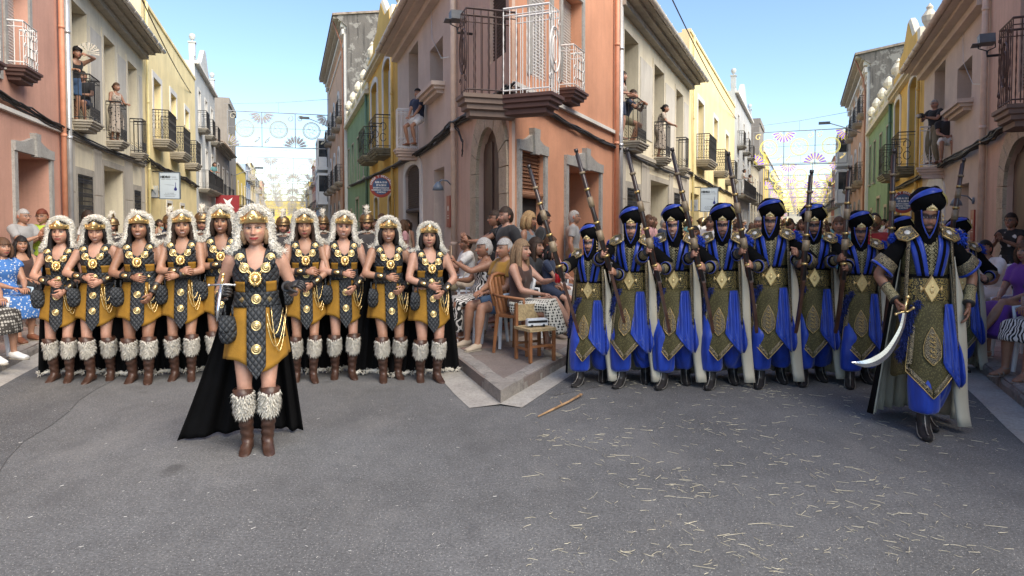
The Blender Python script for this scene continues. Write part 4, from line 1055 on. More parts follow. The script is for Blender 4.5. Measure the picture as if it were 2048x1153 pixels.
def head_arr(skin, q=1.0, lips=(.40, .10, .08), brow=(.05, .03, .02), iris=(.018, .010, .007), makeup=None, beard=0.0, smile=.5, seed=0, wide=1.0, hairc=None, age=0.0, beardc=(.03, .02, .015), eyeclosed=False, long=1.0):
    nl, no = int(64 * q), int(64 * q); lat = np.linspace(.02, math.pi - .02, nl); u = np.linspace(-math.pi, math.pi, no, endpoint=False); lon = u - .62 * np.sin(u)
    LA, LO = np.meshgrid(lat, lon, indexing='ij'); sx = np.sin(LA) * np.sin(LO); fy = np.sin(LA) * np.cos(LO); z = np.cos(LA) * .115
    front = np.clip(fy * 1.6, 0, 1); front = front * front * (3 - 2 * front)
    sl = np.sqrt(np.clip(1 - (z / .115) ** 2, 0, 1)); sl = np.where(sl > 0, sl, 0)
    x = sx * .075; y = fy * np.where(fy > 0, .093, .098)
    # fuller lower face than a ball
    t = np.clip((-.005 - z) / .105, 0, 1); boost = (1 + .36 * t ** 1.2)
    x = x * boost * (1 - .40 * t ** 1.5) * wide; y = np.where(fy > 0, y * (1 + .45 * t ** 1.3), y * (1 - .25 * t))
    ax = np.abs(x)
    g = lambda v, c, w: np.exp(-((v - c) / w) ** 2)
    y = y - front * .006 * g(z, .07, .04)
    sm = lambda v: np.clip(v, 0, 1) ** 2 * (3 - 2 * np.clip(v, 0, 1))
    rs = np.random.default_rng(seed); nk = rs.uniform(.9, 1.15)
    y = y + front * (.025 * nk * np.exp(-(x / (.0095 + .004 * (z < -.015))) ** 2) * sm((.032 - z) / .058) * sm((z + .040) / .010))
    y = y + front * .006 * g(ax, .012, .006) * g(z, -.030, .008)
    y = y - front * .0115 * g(ax, .031, .016) * g(z, .012, .013)
    y = y + front * .005 * g(z, .036, .009) * g(x, 0, .05)
    y = y + front * (.006 + .004 * smile) * g(ax, .040, .018) * g(z, -.020, .018)
    zc = -.060 + smile * 11.0 * x ** 2
    y = y + front * .0075 * g(x, 0, .026) * g(z, zc, .012); y = y - front * .0055 * g(x, 0, .024) * g(z, zc, .0028)
    y = y - front * .004 * g(z, -.079, .007) * g(x, 0, .03); y = y + front * .009 * g(x, 0, .022) * g(z, -.098, .014)
    y = y + front * .0055 * g(ax, .031, .011) * g(z, .010, .0075)                 # eyeball behind the lids
    C = np.ones(x.shape + (3,)) * np.array(skin); fr = (fy > .25)
    def mixc(w, c):
        w = np.clip(w, 0, 1)[..., None]; C[:] = C * (1 - w) + np.array(c) * w
    red = np.array(skin) * V3(1.12, .80, .76)
    mixc(.55 * fr * g(ax, .043, .018) * g(z, -.022, .016), red); mixc(.5 * fr * g(x, 0, .012) * g(z, -.028, .012), red); mixc(.35 * (age > 0) * fr * g(z, .045, .02), red)
    if hairc is not None: mixc((z > .075) * 1.0 + (fy < -.05) * (z > -.05), hairc)
    if beard: mixc(beard * fr * (sm((-.036 - z) / .010) * (1 - .8 * g(x, 0, .018) * g(z, zc, .009)) + .0) * sm((ax + .12 - np.maximum(0, -.05 - z) * 0) / .05), beardc); mixc(beard * fr * g(z, -.046, .005) * (ax < .030), beardc); mixc(beard * .9 * (ax > .050) * (z < .0) * (z > -.08) * (fy > .05), beardc)
    if makeup == 'mask': mixc(.93 * fr * (sm((.017 - np.abs(z - .012)) / .006)) * sm((.064 - ax) / .010), (.012, .016, .030))
    if makeup == 'gold': mixc(.40 * fr * g(ax, .036, .014) * g(z, -.010, .005), (.75, .52, .22)); mixc(.75 * fr * g(ax, .034, .015) * g(z, .019, .006), (.16, .09, .06))
    if makeup == 'soft': mixc(.5 * fr * g(ax, .033, .014) * g(z, .019, .006), (.20, .12, .10))
    E = ((ax - .031) / .0140) ** 2 + ((z - .009) / (.0066 if not eyeclosed else .002)) ** 2
    mixc(.95 * fr * (E < 2.9) * (z > .009), (.025, .015, .012)); mixc(.45 * fr * (E < 1.8), (.10, .055, .04)); mixc(1.0 * fr * (E < 1.0), (.34, .30, .27)); mixc(1.0 * fr * (E < 1.0) * (np.hypot(ax - .030, z - .010) < .0090), iris)
    bz = .030 - 5.0 * (ax - .034) ** 2
    mixc(.85 * fr * (np.abs(z - bz) < .0040) * (ax > .012) * (ax < .056), brow)
    mixc(.35 * fr * g(ax, .010, .004) * g(z, -.037, .003), (.1, .04, .03))
    lw = 1 + .25 * smile; Lp = (x / (.0280 * lw)) ** 2 + ((z - zc) / (.0066 + .004 * smile)) ** 2
    mixc(1.0 * fr * (Lp < 1), lips); mixc(.8 * fr * (Lp < .9) * (np.abs(z - zc) < .0016), np.array(lips) * .25)
    if smile > .6: mixc(1.0 * fr * (((x / (.019 * lw)) ** 2 + ((z - zc) / .0042) ** 2) < 1), (.50, .44, .39))
    V = np.stack([x, -y, z * long], -1).reshape(-1, 3); n = no; F = []
    for i in range(nl - 1):
        for k in range(n): F.append((i * n + k, (i + 1) * n + k, (i + 1) * n + (k + 1) % n, i * n + (k + 1) % n))
    F.append(tuple(range(n - 1, -1, -1))); F.append(tuple((nl - 1) * n + k for k in range(n)))
    Cc = C.reshape(-1, 3)
    for s in (-1, 1):
        ev, ef = ell_arr((s * .077 * wide, .008, -.004), (.010, .020, .033), 8, 6); b = len(V); V = np.concatenate([V, ev]); F += [tuple(i + b for i in f) for f in ef]; Cc = np.concatenate([Cc, np.ones((len(ev), 3)) * red])
    return V, F, Cc
def hair_arr(style, seed=0, vol=1.0, hood=False):
    """returns list of (V,F) in head space"""
    r = np.random.default_rng(seed); nl, no = 34, 56; lat = np.linspace(.02, math.pi * .80, nl); lon = np.linspace(-math.pi, math.pi, no, endpoint=False)
    LA, LO = np.meshgrid(lat, lon, indexing='ij'); x = np.sin(LA) * np.sin(LO); y = np.sin(LA) * np.cos(LO); z = np.cos(LA)
    k = 1.10 * vol if style != 'crop' else 1.035
    ph = r.uniform(0, 6, 6); st_ = .012 * np.sin(LO * 17 + ph[0] + 3 * np.sin(LA * 3 + ph[1])) + .010 * np.sin(LO * 31 + ph[2]) + .012 * np.sin(LA * 9 + LO * 5 + ph[3])
    if style == 'curly': st_ = .035 * np.sin(LO * 13 + ph[0]) * np.sin(LA * 15 + ph[1]) + .03 * np.sin(LO * 23 + ph[2] + LA * 7)
    if style == 'crop': st_ = st_ * .4
    rad = k * (1 + st_); X = x * .078 * rad; Y = y * .099 * rad; Z = z * .119 * rad
    hl = {'crop': .058, 'short': .055, 'curly': .055, 'long': .060, 'bun': .058, 'bob': .050, 'ponytail': .058}.get(style, .055)
    ok = lambda xx, yy, zz: not ((yy > .18 and zz < hl) or (yy > -.10 and yy <= .18 and zz < (.0 if style in ('crop', 'short', 'bun', 'ponytail', 'curly') else -.2)) or zz < (-.085 if style in ('crop', 'short') else -.10))
    V = np.stack([X, -Y, Z], -1).reshape(-1, 3); F = []
    for i in range(nl - 1):
        for j in range(no):
            a = (i + .5); yy = y[i, j]; zz = Z[i, j]
            if ok(x[i, j], yy, zz): F.append((i * no + j, (i + 1) * no + j, (i + 1) * no + (j + 1) % no, i * no + (j + 1) % no))
    F.append(tuple(range(no - 1, -1, -1)))
    out = [(V, F)]
    def strand(path, ra, n=18, sd=0):
        v, f = loft_arr(path, ra, (1, 0, 0), n); m = len(path); an = np.tile(np.linspace(0, 2 * math.pi, n, endpoint=False), m); c = np.repeat(np.array(path, float), n, 0)
        v = c + (v - c) * (1 + .10 * np.sin(an * 7 + sd) + .06 * np.sin(an * 13 + sd * 2))[:, None]; return v, f
    if style == 'long':
        out.append(strand([(0, .03, .06), (0, .055, .0), (0, .065, -.08), (0, .075, -.17), (0, .085, -.26), (0, .08, -.33), (0, .07, -.37)], [(.07, .05), (.088, .06), (.092, .055), (.088, .045), (.075, .038), (.05, .026), (.01, .008)], sd=seed))
        for s in (-1, 1): out.append(strand([(s * .06, -.02, .05), (s * .082, -.012, -.01), (s * .088, -.01, -.08), (s * .092, -.02, -.16), (s * .09, -.03, -.22), (s * .085, -.03, -.26)], [(.02, .035), (.022, .042), (.026, .04), (.028, .034), (.02, .024), (.004, .005)], 12, seed + s))
    if style == 'bob':
        out.append(strand([(0, .03, .05), (0, .05, -.01), (0, .055, -.08), (0, .05, -.13), (0, .045, -.15)], [(.08, .055), (.094, .06), (.098, .058), (.09, .05), (.05, .03)], sd=seed))
        for s in (-1, 1): out.append(strand([(s * .06, -.03, .055), (s * .084, -.028, -.005), (s * .088, -.025, -.07), (s * .08, -.03, -.12), (s * .072, -.03, -.13)], [(.016, .03), (.022, .038), (.026, .036), (.02, .028), (.006, .008)], 12, seed + s))
    if style == 'bun': out.append(ell_arr((0, .115, .02), (.038, .034, .038), 14, 10))
    if style == 'ponytail': out.append(strand([(0, .09, .05), (0, .125, .04), (0, .135, -.02), (0, .125, -.10), (0, .115, -.18), (0, .11, -.21)], [(.02, .02), (.03, .03), (.036, .03), (.034, .026), (.022, .018), (.004, .004)], 12, seed))
    return out
def hairm(name, col):
    if name in MATS: return MATS[name]
    t = NT(name); co = t.co(scale=(70, 70, 5)); c = t.mix(1.0, col, t.ramp(t.noise(co, 2.2, 4, .7), [(.3, .40), (.7, 1.7)]), 'MULTIPLY')
    MATS[name] = t.done(c, .6, 0, t.bump(t.noise(co, 2.2, 4, .7), .6, .004), .25); return MATS[name]
HAIR = {'black': hairm('hair_black', (.012, .010, .010)), 'dark': hairm('hair_dark_brown', (.030, .018, .012)), 'brown': hairm('hair_brown', (.085, .045, .025)), 'blond': hairm('hair_blond', (.30, .19, .09)), 'grey': hairm('hair_grey', (.30, .29, .28)), 'auburn': hairm('hair_auburn', (.11, .028, .014)), 'ash': hairm('hair_ash', (.20, .13, .075))}
HCOL = {'black': (.012, .010, .010), 'dark': (.03, .018, .012), 'brown': (.085, .045, .025), 'blond': (.3, .19, .09), 'grey': (.3, .29, .28), 'auburn': (.11, .03, .015), 'ash': (.2, .13, .08)}
SK = {'fair': (.42, .235, .165), 'mid': (.34, .185, .120), 'tan': (.27, .14, .088), 'deep': (.33, .16, .09)}
def put_body(root, P, skin, voxel=.015, hand=((.35, None), (.35, None)), face=None, legs=True, bare_feet=True, torso=True, hs=1.0, name='body'):
    """one mesh: remeshed trunk and limbs, head, two hands"""
    V, F = remesh(P.body_parts(legs, bare_feet, torso), voxel); C = np.ones((len(V), 3)) * np.array(skin)
    # knees, elbows a touch redder
    for j in P.kn + P.el:
        w = np.exp(-(np.linalg.norm(V - j, axis=1) / .05) ** 2)[:, None] * .35; C = C * (1 - w) + C * V3(1.1, .82, .78) * w
    parts = [(V, F)]; cols = [C]
    hv, hf, hcx = head_arr(skin, **(face or {})); parts.append((hv * HS @ P.HR.T + P.hc, hf)); cols.append(hcx)
    for i in range(2):
        if hand[i] is None: continue
        cu, opt = hand[i]; opt = opt or {}
        d = V3(*opt['d']) if 'd' in opt else P.wr[i] - P.el[i]; pn = V3(*opt['pn']) if 'pn' in opt else V3((1, -1)[i], .2, -.2)
        # thumb side: with the palm towards the body the thumb points forward/up
        dn = nrm(d); pq = nrm(pn - dn * pn.dot(dn)); s = np.cross(dn, pq); want = V3(*opt['th']) if 'th' in opt else V3(0, -1, .5)
        sg = 1.0 if s.dot(want) > 0 else -1.0
        v, f = hand_arr(P.wr[i], d, pn, sg, cu, opt.get('sc', 1.0) * hs * (1.0 if P.male else .92), opt.get('spread', .05), opt.get('thumb', .4))
        parts.append((v, f)); cols.append(np.ones((len(v), 3)) * np.array(skin) * V3(1.03, .95, .93))
    V, F = join_arr(parts); C = np.concatenate(cols)
    return link(name, mesh_data(name, V, F, SKIN, True, cols=C), root)
def cloth(root, name, parts, m, voxel=.016, folds=.004, seed=0, smooth=3, **k):
    V, F = remesh(parts, voxel, smooth)
    if folds: V = fold(V, folds, seed, **k)
    return link(name, mesh_data(name, V, F, m, True), root)
def put_hair(root, P, style, colr, seed=0, vol=1.0):
    parts = [(v * HS @ P.HR.T + P.hc, f) for v, f in hair_arr(style, seed, vol)]; V, F = join_arr(parts)
    return link('hair', mesh_data('hair', V, F, HAIR[colr], True), root)
def grid_shell(fn, nu, nv, closed=True):
    """surface from fn(i/nu, j/nv) -> point; u wraps round"""
    V = []; F = []; m = nu if closed else nu + 1
    for j in range(nv + 1):
        for i in range(m): V.append(fn(i / nu, j / nv))
    for j in range(nv):
        for i in range(nu):
            i2 = (i + 1) % m; F.append((j * m + i, j * m + i2, (j + 1) * m + i2, (j + 1) * m + i))
    return np.array(V, float), F
def tufts(points, dirs, L, w, r, curl=.35, jitter=.35):
    """many small curved hair locks: 4 triangles each"""
    V = []; F = []; n = len(points)
    for p, d in zip(points, dirs):
        d = nrm(np.array(d) + r.normal(size=3) * jitter); s = nrm(np.cross(d, r.normal(size=3))); l = L * r.uniform(.6, 1.25); q = nrm(d + V3(0, 0, -curl) + r.normal(size=3) * .15)
        b = len(V); ww = w * r.uniform(.7, 1.3); m = p + d * l * .5; u = np.cross(d, s)
        V += [p - s * ww, p + s * ww, p + u * ww, m - s * ww * .7, m + s * ww * .7, m + u * ww * .7, m + q * l * .5]
        F += [(b, b + 1, b + 4, b + 3), (b + 1, b + 2, b + 5, b + 4), (b + 2, b, b + 3, b + 5), (b + 3, b + 4, b + 6), (b + 4, b + 5, b + 6), (b + 5, b + 3, b + 6)]
    return np.array(V), F
# ------------------------------------------------------------------ costume materials
def quiltm():
    t = NT('quilted_charcoal'); tc = t.n('TexCoord'); sp = t.n('SeparateXYZ'); t.l(tc.outputs['Object'], sp.inputs[0])
    zz = t.math('MULTIPLY', sp.outputs[2], .8)
    a = t.math('ABSOLUTE', t.math('SINE', t.math('MULTIPLY', t.math('ADD', sp.outputs[0], zz), math.pi / .042)))
    b = t.math('ABSOLUTE', t.math('SINE', t.math('MULTIPLY', t.math('SUBTRACT', sp.outputs[0], zz), math.pi / .042)))
    h = t.math('POWER', t.math('MULTIPLY', a, b), .5); mn = t.math('MINIMUM', a, b)
    c = t.mix(t.ramp(mn, [(.02, 0.0), (.22, 1.0)]), (.007, .008, .009), (.030, .034, .039))
    co = t.co(); c = t.mix(1.0, c, t.ramp(t.noise(co, 14, 4), [(.3, .8), (.7, 1.3)]), 'MULTIPLY')
    return t.done(c, .62, 0, t.bump(h, .9, .012), .35)
def furm():
    t = NT('white_fur'); co = t.co(); c = t.mix(1.0, (.84, .80, .71), t.ramp(t.noise(co, 26, 4), [(.3, .88), (.7, 1.03)]), 'MULTIPLY'); m = t.done(c, .9, 0, None, .1)
    tr = t.n('BsdfTranslucent'); t.l(c, tr.inputs[0]); ms = t.n('MixShader'); ms.inputs[0].default_value = .12; out = t.t.nodes['Material Output']; t.l(t.b.outputs[0], ms.inputs[1]); t.l(tr.outputs[0], ms.inputs[2]); t.l(ms.outputs[0], out.inputs[0]); return m
quilt = quiltm()
mustard = plain('mustard_cloth', (.27, .135, .010), .85, var=.14, vs=14, bump=.004, bs=90)
gold_m = plain('gold_metal', (.80, .60, .28), .30, .95, var=.10, vs=40, bump=.002, bs=60)
gold_d = plain('old_gold', (.52, .37, .15), .38, .85, var=.2, vs=50)
MATS['brass'] = gold_d
blackc = plain('black_velvet', (.0045, .0045, .005), .95, var=.2, spec=.1); leather = plain('black_leather', (.022, .020, .020), .5, var=.25, vs=20, bump=.003)
brownl = plain('brown_boot_leather', (.055, .026, .017), .42, var=.35, vs=14, bump=.006, bs=26)
fur_w = furm(); steel = plain('polished_steel', (.62, .63, .64), .2, .9, var=.08)
def Tw(z):                                                       # woman's trunk radii at height z (standing, 1.70 m)
    T = [(.86, .168, .118), (.92, .172, .120), (.98, .166, .115), (1.04, .148, .100), (1.10, .131, .092), (1.16, .134, .095), (1.23, .148, .106), (1.30, .153, .110), (1.35, .151, .100), (1.385, .137, .086), (1.415, .096, .069), (1.44, .062, .058)]
    zs = [q[0] for q in T]; return np.interp(z, zs, [q[1] for q in T]), np.interp(z, zs, [q[2] for q in T])
def Tpt(x, z, g=0.0, back=False):
    a, b = Tw(z); a += g; b += g; q = math.sqrt(max(0, 1 - min(1, (x / a) ** 2))); y = b * q + .034 * math.exp(-((z - 1.245) / .065) ** 2) * math.exp(-((abs(x) - .066) / .045) ** 2) * (not back)
    return (x, -y if not back else y, z)
def skirt_r(z):
    zs = [.45, .60, .70, .80, .90, .98, 1.05]; return np.interp(z, zs, [.255, .240, .228, .214, .198, .180, .152]), np.interp(z, zs, [.205, .192, .180, .166, .150, .134, .108])
def Spt(x, z, g=0.0):
    a, b = skirt_r(z); a += g; b += g; return (x, -b * math.sqrt(max(.02, 1 - min(1, (x / a) ** 2))), z)
def patch(fn, zs, xl, xr, nx=8):
    V = []; F = []; nz = len(zs)
    for j, z in enumerate(zs):
        a, b = xl(z), xr(z)
        for i in range(nx + 1): V.append(fn(a + (b - a) * i / nx, z))
    for j in range(nz - 1):
        for i in range(nx): F.append((j * (nx + 1) + i, j * (nx + 1) + i + 1, (j + 1) * (nx + 1) + i + 1, (j + 1) * (nx + 1) + i))
    return np.array(V), F
def stud(c, r, mb, ny=-1.0):
    x, y, z = c
    prof = [(r, 0), (r * 1.0, .006), (r * .86, .009), (r * .80, .006), (r * .62, .008), (r * .56, .014), (r * .36, .017), (r * .30, .013), (r * .18, .022), (.001, .026)]
    mb.lathe([(a, ny * h) for a, h in prof], (x, y, z), 18, 'y')
WM = {}
def wmesh():
    # bodice
    def top(t):
        d = abs((t + math.pi) % (2 * math.pi) - math.pi) * 180 / math.pi
        return np.interp(d, [0, 10, 24, 36, 48, 60, 75, 105, 125, 180], [1.292, 1.312, 1.335, 1.345, 1.352, 1.335, 1.285, 1.285, 1.33, 1.34])
    def f(u, v):
        t = u * 2 * math.pi; z = 1.04 + (top(t) - 1.04) * v; a, b = Tw(z); x = (a + .010) * math.sin(t); y = -(b + .010) * math.cos(t)
        if math.cos(t) > 0: y -= .034 * math.exp(-((z - 1.245) / .065) ** 2) * math.exp(-((abs(x) - .066) / .045) ** 2)
        return (x, y, z)
    V, F = grid_shell(f, 56, 16); mats = [quilt, mustard]
    P = [(V, F)]
    for s in (-1, 1):                                            # shoulder straps
        P.append(loft_arr([(s * .088, -.112, 1.315), (s * .098, -.100, 1.37), (s * .108, -.058, 1.422), (s * .112, 0, 1.442), (s * .108, .05, 1.42), (s * .098, .088, 1.36), (s * .09, .098, 1.30)], [(.038, .006)] * 7, (1, 0, 0), 10))
    V, F = join_arr(P); WM['bodice'] = mesh_data('bodice', V, F, quilt)
    P = []
    for s in (-1, 1): P.append(patch(lambda x, z: Tpt(x, z, .016), np.linspace(1.135, 1.215, 5), lambda z: s * .072, lambda z: s * .141, 6))
    WM['side_panel'] = [mesh_data('side_panel', *p, mustard) for p in P]
    def fb(u, v):
        t = u * 2 * math.pi; z = 1.035 + .105 * v; a, b = Tw(z); return ((a + .020) * math.sin(t), -(b + .020) * math.cos(t), z)
    WM['waistband'] = mesh_data('waistband', *grid_shell(fb, 40, 5), quilt)
    def fs(u, v):
        t = u * 2 * math.pi; dg = (t * 180 / math.pi + 180) % 360 - 180
        hem = .690 - .095 * math.exp(-((dg - 12) / 34) ** 2) - .02 * math.exp(-((dg + 90) / 40) ** 2)
        z = 1.05 + (hem - 1.05) * v; a, b = skirt_r(z); w = 1 + .028 * v * math.sin(t * 7 + 1.3) + .018 * v * math.sin(t * 12 + .4); return (a * w * math.sin(t), -b * w * math.cos(t), z)
    WM['skirt'] = mesh_data('skirt', *grid_shell(fs, 72, 14), mustard)
    def xl(z): return .004 - (.064 if z > .64 else .066 * max(.02, (z - .545) / .095))
    def xr(z): return .004 + (.064 if z > .64 else .066 * max(.02, (z - .545) / .095))
    WM['tabard'] = mesh_data('tabard', *patch(lambda x, z: Spt(x, z, .016), np.linspace(1.04, .546, 18), xl, xr, 6), quilt)
    WM['hip_flap'] = mesh_data('hip_flap', *patch(lambda x, z: Spt(x, z, .020), np.linspace(1.04, .82, 8), lambda z: .095 + (1.04 - z) * .10, lambda z: .172 + (1.04 - z) * .13, 6), quilt)
    b = MB()
    for z in (1.092, .912, .752):
        g = Tpt(0, z, .026)[1] if z > 1.05 else Spt(0, z, .020)[1]; stud((.004, g, z), .036, b)
    WM['stud'] = [None] * 3
    for i, z in enumerate((1.092, .912, .752)):
        q = MB(); g = Tpt(0, z, .024)[1] if z > 1.05 else Spt(0, z, .018)[1]; stud((.004, g, z), .036, q); WM['stud'][i] = q.data('stud', gold_m, True)
    WM['waist_stud'] = []
    for s in (-1, 1):
        q = MB(); x, y, z = Tpt(s * .092, 1.088, .026)
        q.add([(x - .022, y, z), (x, y + .0, z - .022), (x + .022, y + .004, z), (x, y, z + .022), (x, y - .012, z)], [(0, 1, 4), (1, 2, 4), (2, 3, 4), (3, 0, 4)]); WM['waist_stud'].append(q.data('waist_stud', gold_m))
    # necklace: lion medallion, four discs, links
    def lion():
        q = MB(); c = Tpt(0, 1.235, .022); y0 = c[1] - .004
        q.lathe([(.044, 0), (.046, -.006), (.036, -.012), (.001, -.016)], (0, y0, 1.235), 20, 'y')
        for k in range(22):
            a = 2 * math.pi * k / 22 + .2; rr = .052 if k % 2 else .046; q.tube([(.026 * math.cos(a), y0 - .014, 1.235 + .028 * math.sin(a)), (.040 * math.cos(a + .15), y0 - .016, 1.235 + .044 * math.sin(a + .15)), (rr * math.cos(a), y0 - .006, 1.235 + rr * 1.15 * math.sin(a))], [.007, .0075, .002], 6)
        for k in range(0):
            a = 2 * math.pi * k / 9; q.ball((.031 * math.cos(a), y0 - .016, 1.237 + .033 * math.sin(a)), (.010, .009, .012), 6, 5)
        q.ball((0, y0 - .018, 1.238), (.025, .014, .028), 10, 7); q.ball((0, y0 - .034, 1.226), (.010, .008, .012), 7, 5); q.ball((0, y0 - .026, 1.208), (.012, .009, .008), 7, 5)
        for s in (-1, 1): q.ball((s * .010, y0 - .031, 1.243), (.005, .004, .004), 6, 4); q.ball((s * .014, y0 - .020, 1.255), (.007, .006, .006), 6, 4)
        return q
    WM['lion_medallion'] = lion().data('lion_medallion', gold_m, True)
    dm = MB(); stud((0, 0, 0), .036, dm); WM['disc'] = dm.data('round_medallion', gold_m, True); WM['discpos'] = []
    for s in (-1, 1):
        for (x, z) in ((.072, 1.312), (.104, 1.378)):
            p = Tpt(s * x, z, .030); WM['discpos'].append((s * x, min(p[1], -.092 if z < 1.35 else -.075), z))
    ch = MB()
    for s in (-1, 1):
        pts = [(s * .022, -.150, 1.262), (s * .045, -.146, 1.288), (s * .072, -.130, 1.312), (s * .090, -.112, 1.346), (s * .104, -.092, 1.378), (s * .108, -.062, 1.425)]
        for o in (-.007, .007): ch.tube([(x + o, y, z) for x, y, z in pts], .0035, 5)
    WM['links'] = ch.data('chain_links', gold_m, True)
    # hanging chains
    WM['chain'] = []
    for (A, B, sag, y) in (((.078, 1.0), (.185, 1.02), .16, -.178), ((.078, .93), (.20, .98), .19, -.176), ((.105, 1.03), (.21, 1.03), .30, -.172)):
        q = MB(); n = 34; pts = []
        for i in range(n + 1):
            t = i / n; x = A[0] + (B[0] - A[0]) * t; z = A[1] + (B[1] - A[1]) * t - 4 * sag * t * (1 - t); sp = Spt(x, max(z, .6), .034); pts.append((x, sp[1], z))
        q.tube(pts, [.0052 if i % 2 else .0026 for i in range(n + 1)], 5); WM['chain'].append(q.data('chain', gold_m, True))
    # pouch
    P = [loft_arr([(-.182, -.125, .985), (-.184, -.130, .95), (-.186, -.140, .90), (-.186, -.142, .85), (-.184, -.135, .81), (-.182, -.13, .795)], [(.035, .02), (.055, .028), (.064, .034), (.064, .036), (.050, .03), (.02, .015)], (1, .5, 0), 16),
         loft_arr([(-.182, -.150, .985), (-.186, -.165, .94), (-.187, -.172, .89), (-.187, -.168, .865)], [(.045, .012), (.062, .012), (.056, .012), (.03, .008)], (1, .4, 0), 12)]
    P += [loft_arr([(x, -.13, 1.06), (x, -.14, .97)], [(.008, .004)] * 2, (1, 0, 0), 6) for x in (-.155, -.205)]
    WM['pouch'] = mesh_data('pouch', *join_arr(P), quilt)
    # head gear, in head space
    def fr(u):                                                    # path of the fur edge round the face
        K = [(-.160, .0, -.190), (-.142, -.022, -.150), (-.122, -.02, -.10), (-.110, -.01, -.03), (-.108, -.01, .05), (-.086, -.008, .112), (-.038, -.012, .142), (0, -.014, .150)]
        K = K + [(-x, y, z) for x, y, z in K[-2::-1]]; t = u * (len(K) - 1); i = min(int(t), len(K) - 2); a, b = V3(*K[i]), V3(*K[i + 1]); return a + (b - a) * (t - i)
    r = np.random.default_rng(3); pts = [fr(u) for u in np.linspace(0, 1, 40)]; base = loft_arr(pts, [.029] * 40, (0, 1, 0), 8)
    pp = []; dd = []
    for k in range(3600):
        c = fr(r.uniform()); d = nrm(r.normal(size=3) + V3(c[0] * 7, -.35, (c[2] - .0) * 5)); pp.append(c + d * .022); dd.append(d)
    WM['hood_fur'] = mesh_data('hood_fur', *join_arr([base, tufts(pp, dd, .030, .0042, r, curl=1.0, jitter=.7)]), fur_w)
    def hood(u, v):                                               # dark hood behind the hair
        c = fr(u); b = V3(c[0] * (1 - .75 * v), .02 + .13 * math.sin(v * math.pi / 2), c[2] * (1 - .35 * v) - .03 * v); return tuple(c * (1 - v) + b * v)
    V, F = grid_shell(hood, 30, 8, False); WM['hood'] = mesh_data('hood', V, F, blackc)
    cr = []; n = 40; V = []; F = []
    for i in range(n + 1):
        t = (-1 + 2 * i / n) * R(112); pk = math.exp(-(t / .42) ** 2); h0, h1 = .044 - .016 * (1 - math.cos(t)) * .5, .094 + .034 * pk - .012 * (1 - math.cos(t))
        for (z, g) in ((h0, .010), (h0 + .004, .017), ((h0 + h1) / 2, .014 + .004 * pk), (h1 - .004, .017), (h1, .008), ((h0 + h1) / 2, .006)):
            V.append(((.080 + g) * math.sin(t), -(.098 + g) * math.cos(t) + .0, z))
    for i in range(n):
        for k in range(6): F.append((i * 6 + k, i * 6 + (k + 1) % 6, i * 6 + 6 + (k + 1) % 6, i * 6 + 6 + k))
    q = MB(); q.add(V, F); q.lathe([(.022, 0), (.022, -.006), (.017, -.010), (.015, -.006), (.001, -.006)], (0, -.120, .086), 16, 'y')
    q.ball((0, -.128, .086), (.007, .005, .010), 8, 5)
    for s in (-1, 1): q.ball((s * .009, -.127, .092), (.006, .004, .004), 6, 4); q.tube([(s * .045, -.107, .060), (s * .052, -.104, .086)], .003, 5); q.tube([(s * .075, -.082, .052), (s * .078, -.078, .080)], .003, 5)
    WM['crown'] = q.data('crown', gold_m, True)
    # boots and gaiters around the ankle-knee axis; z up from the ankle joint
    P = [loft_arr([(0, .004, -.085), (0, .002, -.05), (0, 0, 0), (0, .002, .06), (0, .004, .14), (0, .004, .22), (0, .002, .30), (0, 0, .375)], [(.036, .040), (.040, .046), (.044, .050), (.046, .050), (.053, .055), (.061, .062), (.064, .064), (.064, .064)], (1, 0, 0), 18),
         loft_arr([(0, .035, -.050), (0, .0, -.038), (0, -.045, -.044), (0, -.10, -.058), (0, -.15, -.064), (0, -.185, -.068)], [(.030, .03), (.040, .045), (.042, .038), (.045, .027), (.038, .021), (.014, .014)], (1, 0, 0), 14)]
    V, F = remesh(P, .009, 3); V[:, 1] += .003 * np.sin(V[:, 2] * 95) * (V[:, 2] > -.04) * (V[:, 2] < .2); V[:, 0] += .0025 * np.sin(V[:, 2] * 120 + V[:, 1] * 60) * (V[:, 2] > -.04)
    hv, hf = loft_arr([(0, .035, -.088), (0, .035, -.050)], [(.028, .026), (.034, .034)], (1, 0, 0), 12); WM['boot'] = mesh_data('boot', *join_arr([(V, F), (hv, hf)]), brownl)
    q = MB(); n = 20; V = []; F = []
    for i in range(n):
        t = 2 * math.pi * i / n; V += [(.066 * math.sin(t), -.066 * math.cos(t), .33), (.070 * math.sin(t), -.070 * math.cos(t), .375 + .035 * max(0, math.cos(t))), (.062 * math.sin(t), -.062 * math.cos(t), .375 + .03 * max(0, math.cos(t)))]
    for i in range(n):
        j = (i + 1) % n
        for k in range(2): F.append((3 * i + k, 3 * j + k, 3 * j + k + 1, 3 * i + k + 1))
    q.add(V, F); WM['boot_top'] = q.data('boot_top', brownl, True)
    pp = []; dd = []; r = np.random.default_rng(5)
    for k in range(1900):
        t = r.uniform(0, 2 * math.pi); z = r.uniform(.18, .365); ft = .5 + .5 * math.cos(t)
        if z < .27 - .08 * ft: continue
        rad = .060; pp.append(V3(rad * math.sin(t), -rad * math.cos(t), z)); dd.append(V3(math.sin(t) * .55, -math.cos(t) * .55, -1.0))
    def gb(u, v):
        t = u * 2 * math.pi; z = .36 - (.09 + .08 * (.5 + .5 * math.cos(t))) * v; return (.064 * math.sin(t), -.066 * math.cos(t), z)
    WM['gaiter'] = mesh_data('fur_gaiter', *join_arr([grid_shell(gb, 18, 4), tufts(pp, dd, .044, .0034, r, curl=.9, jitter=.3)]), fur_w)
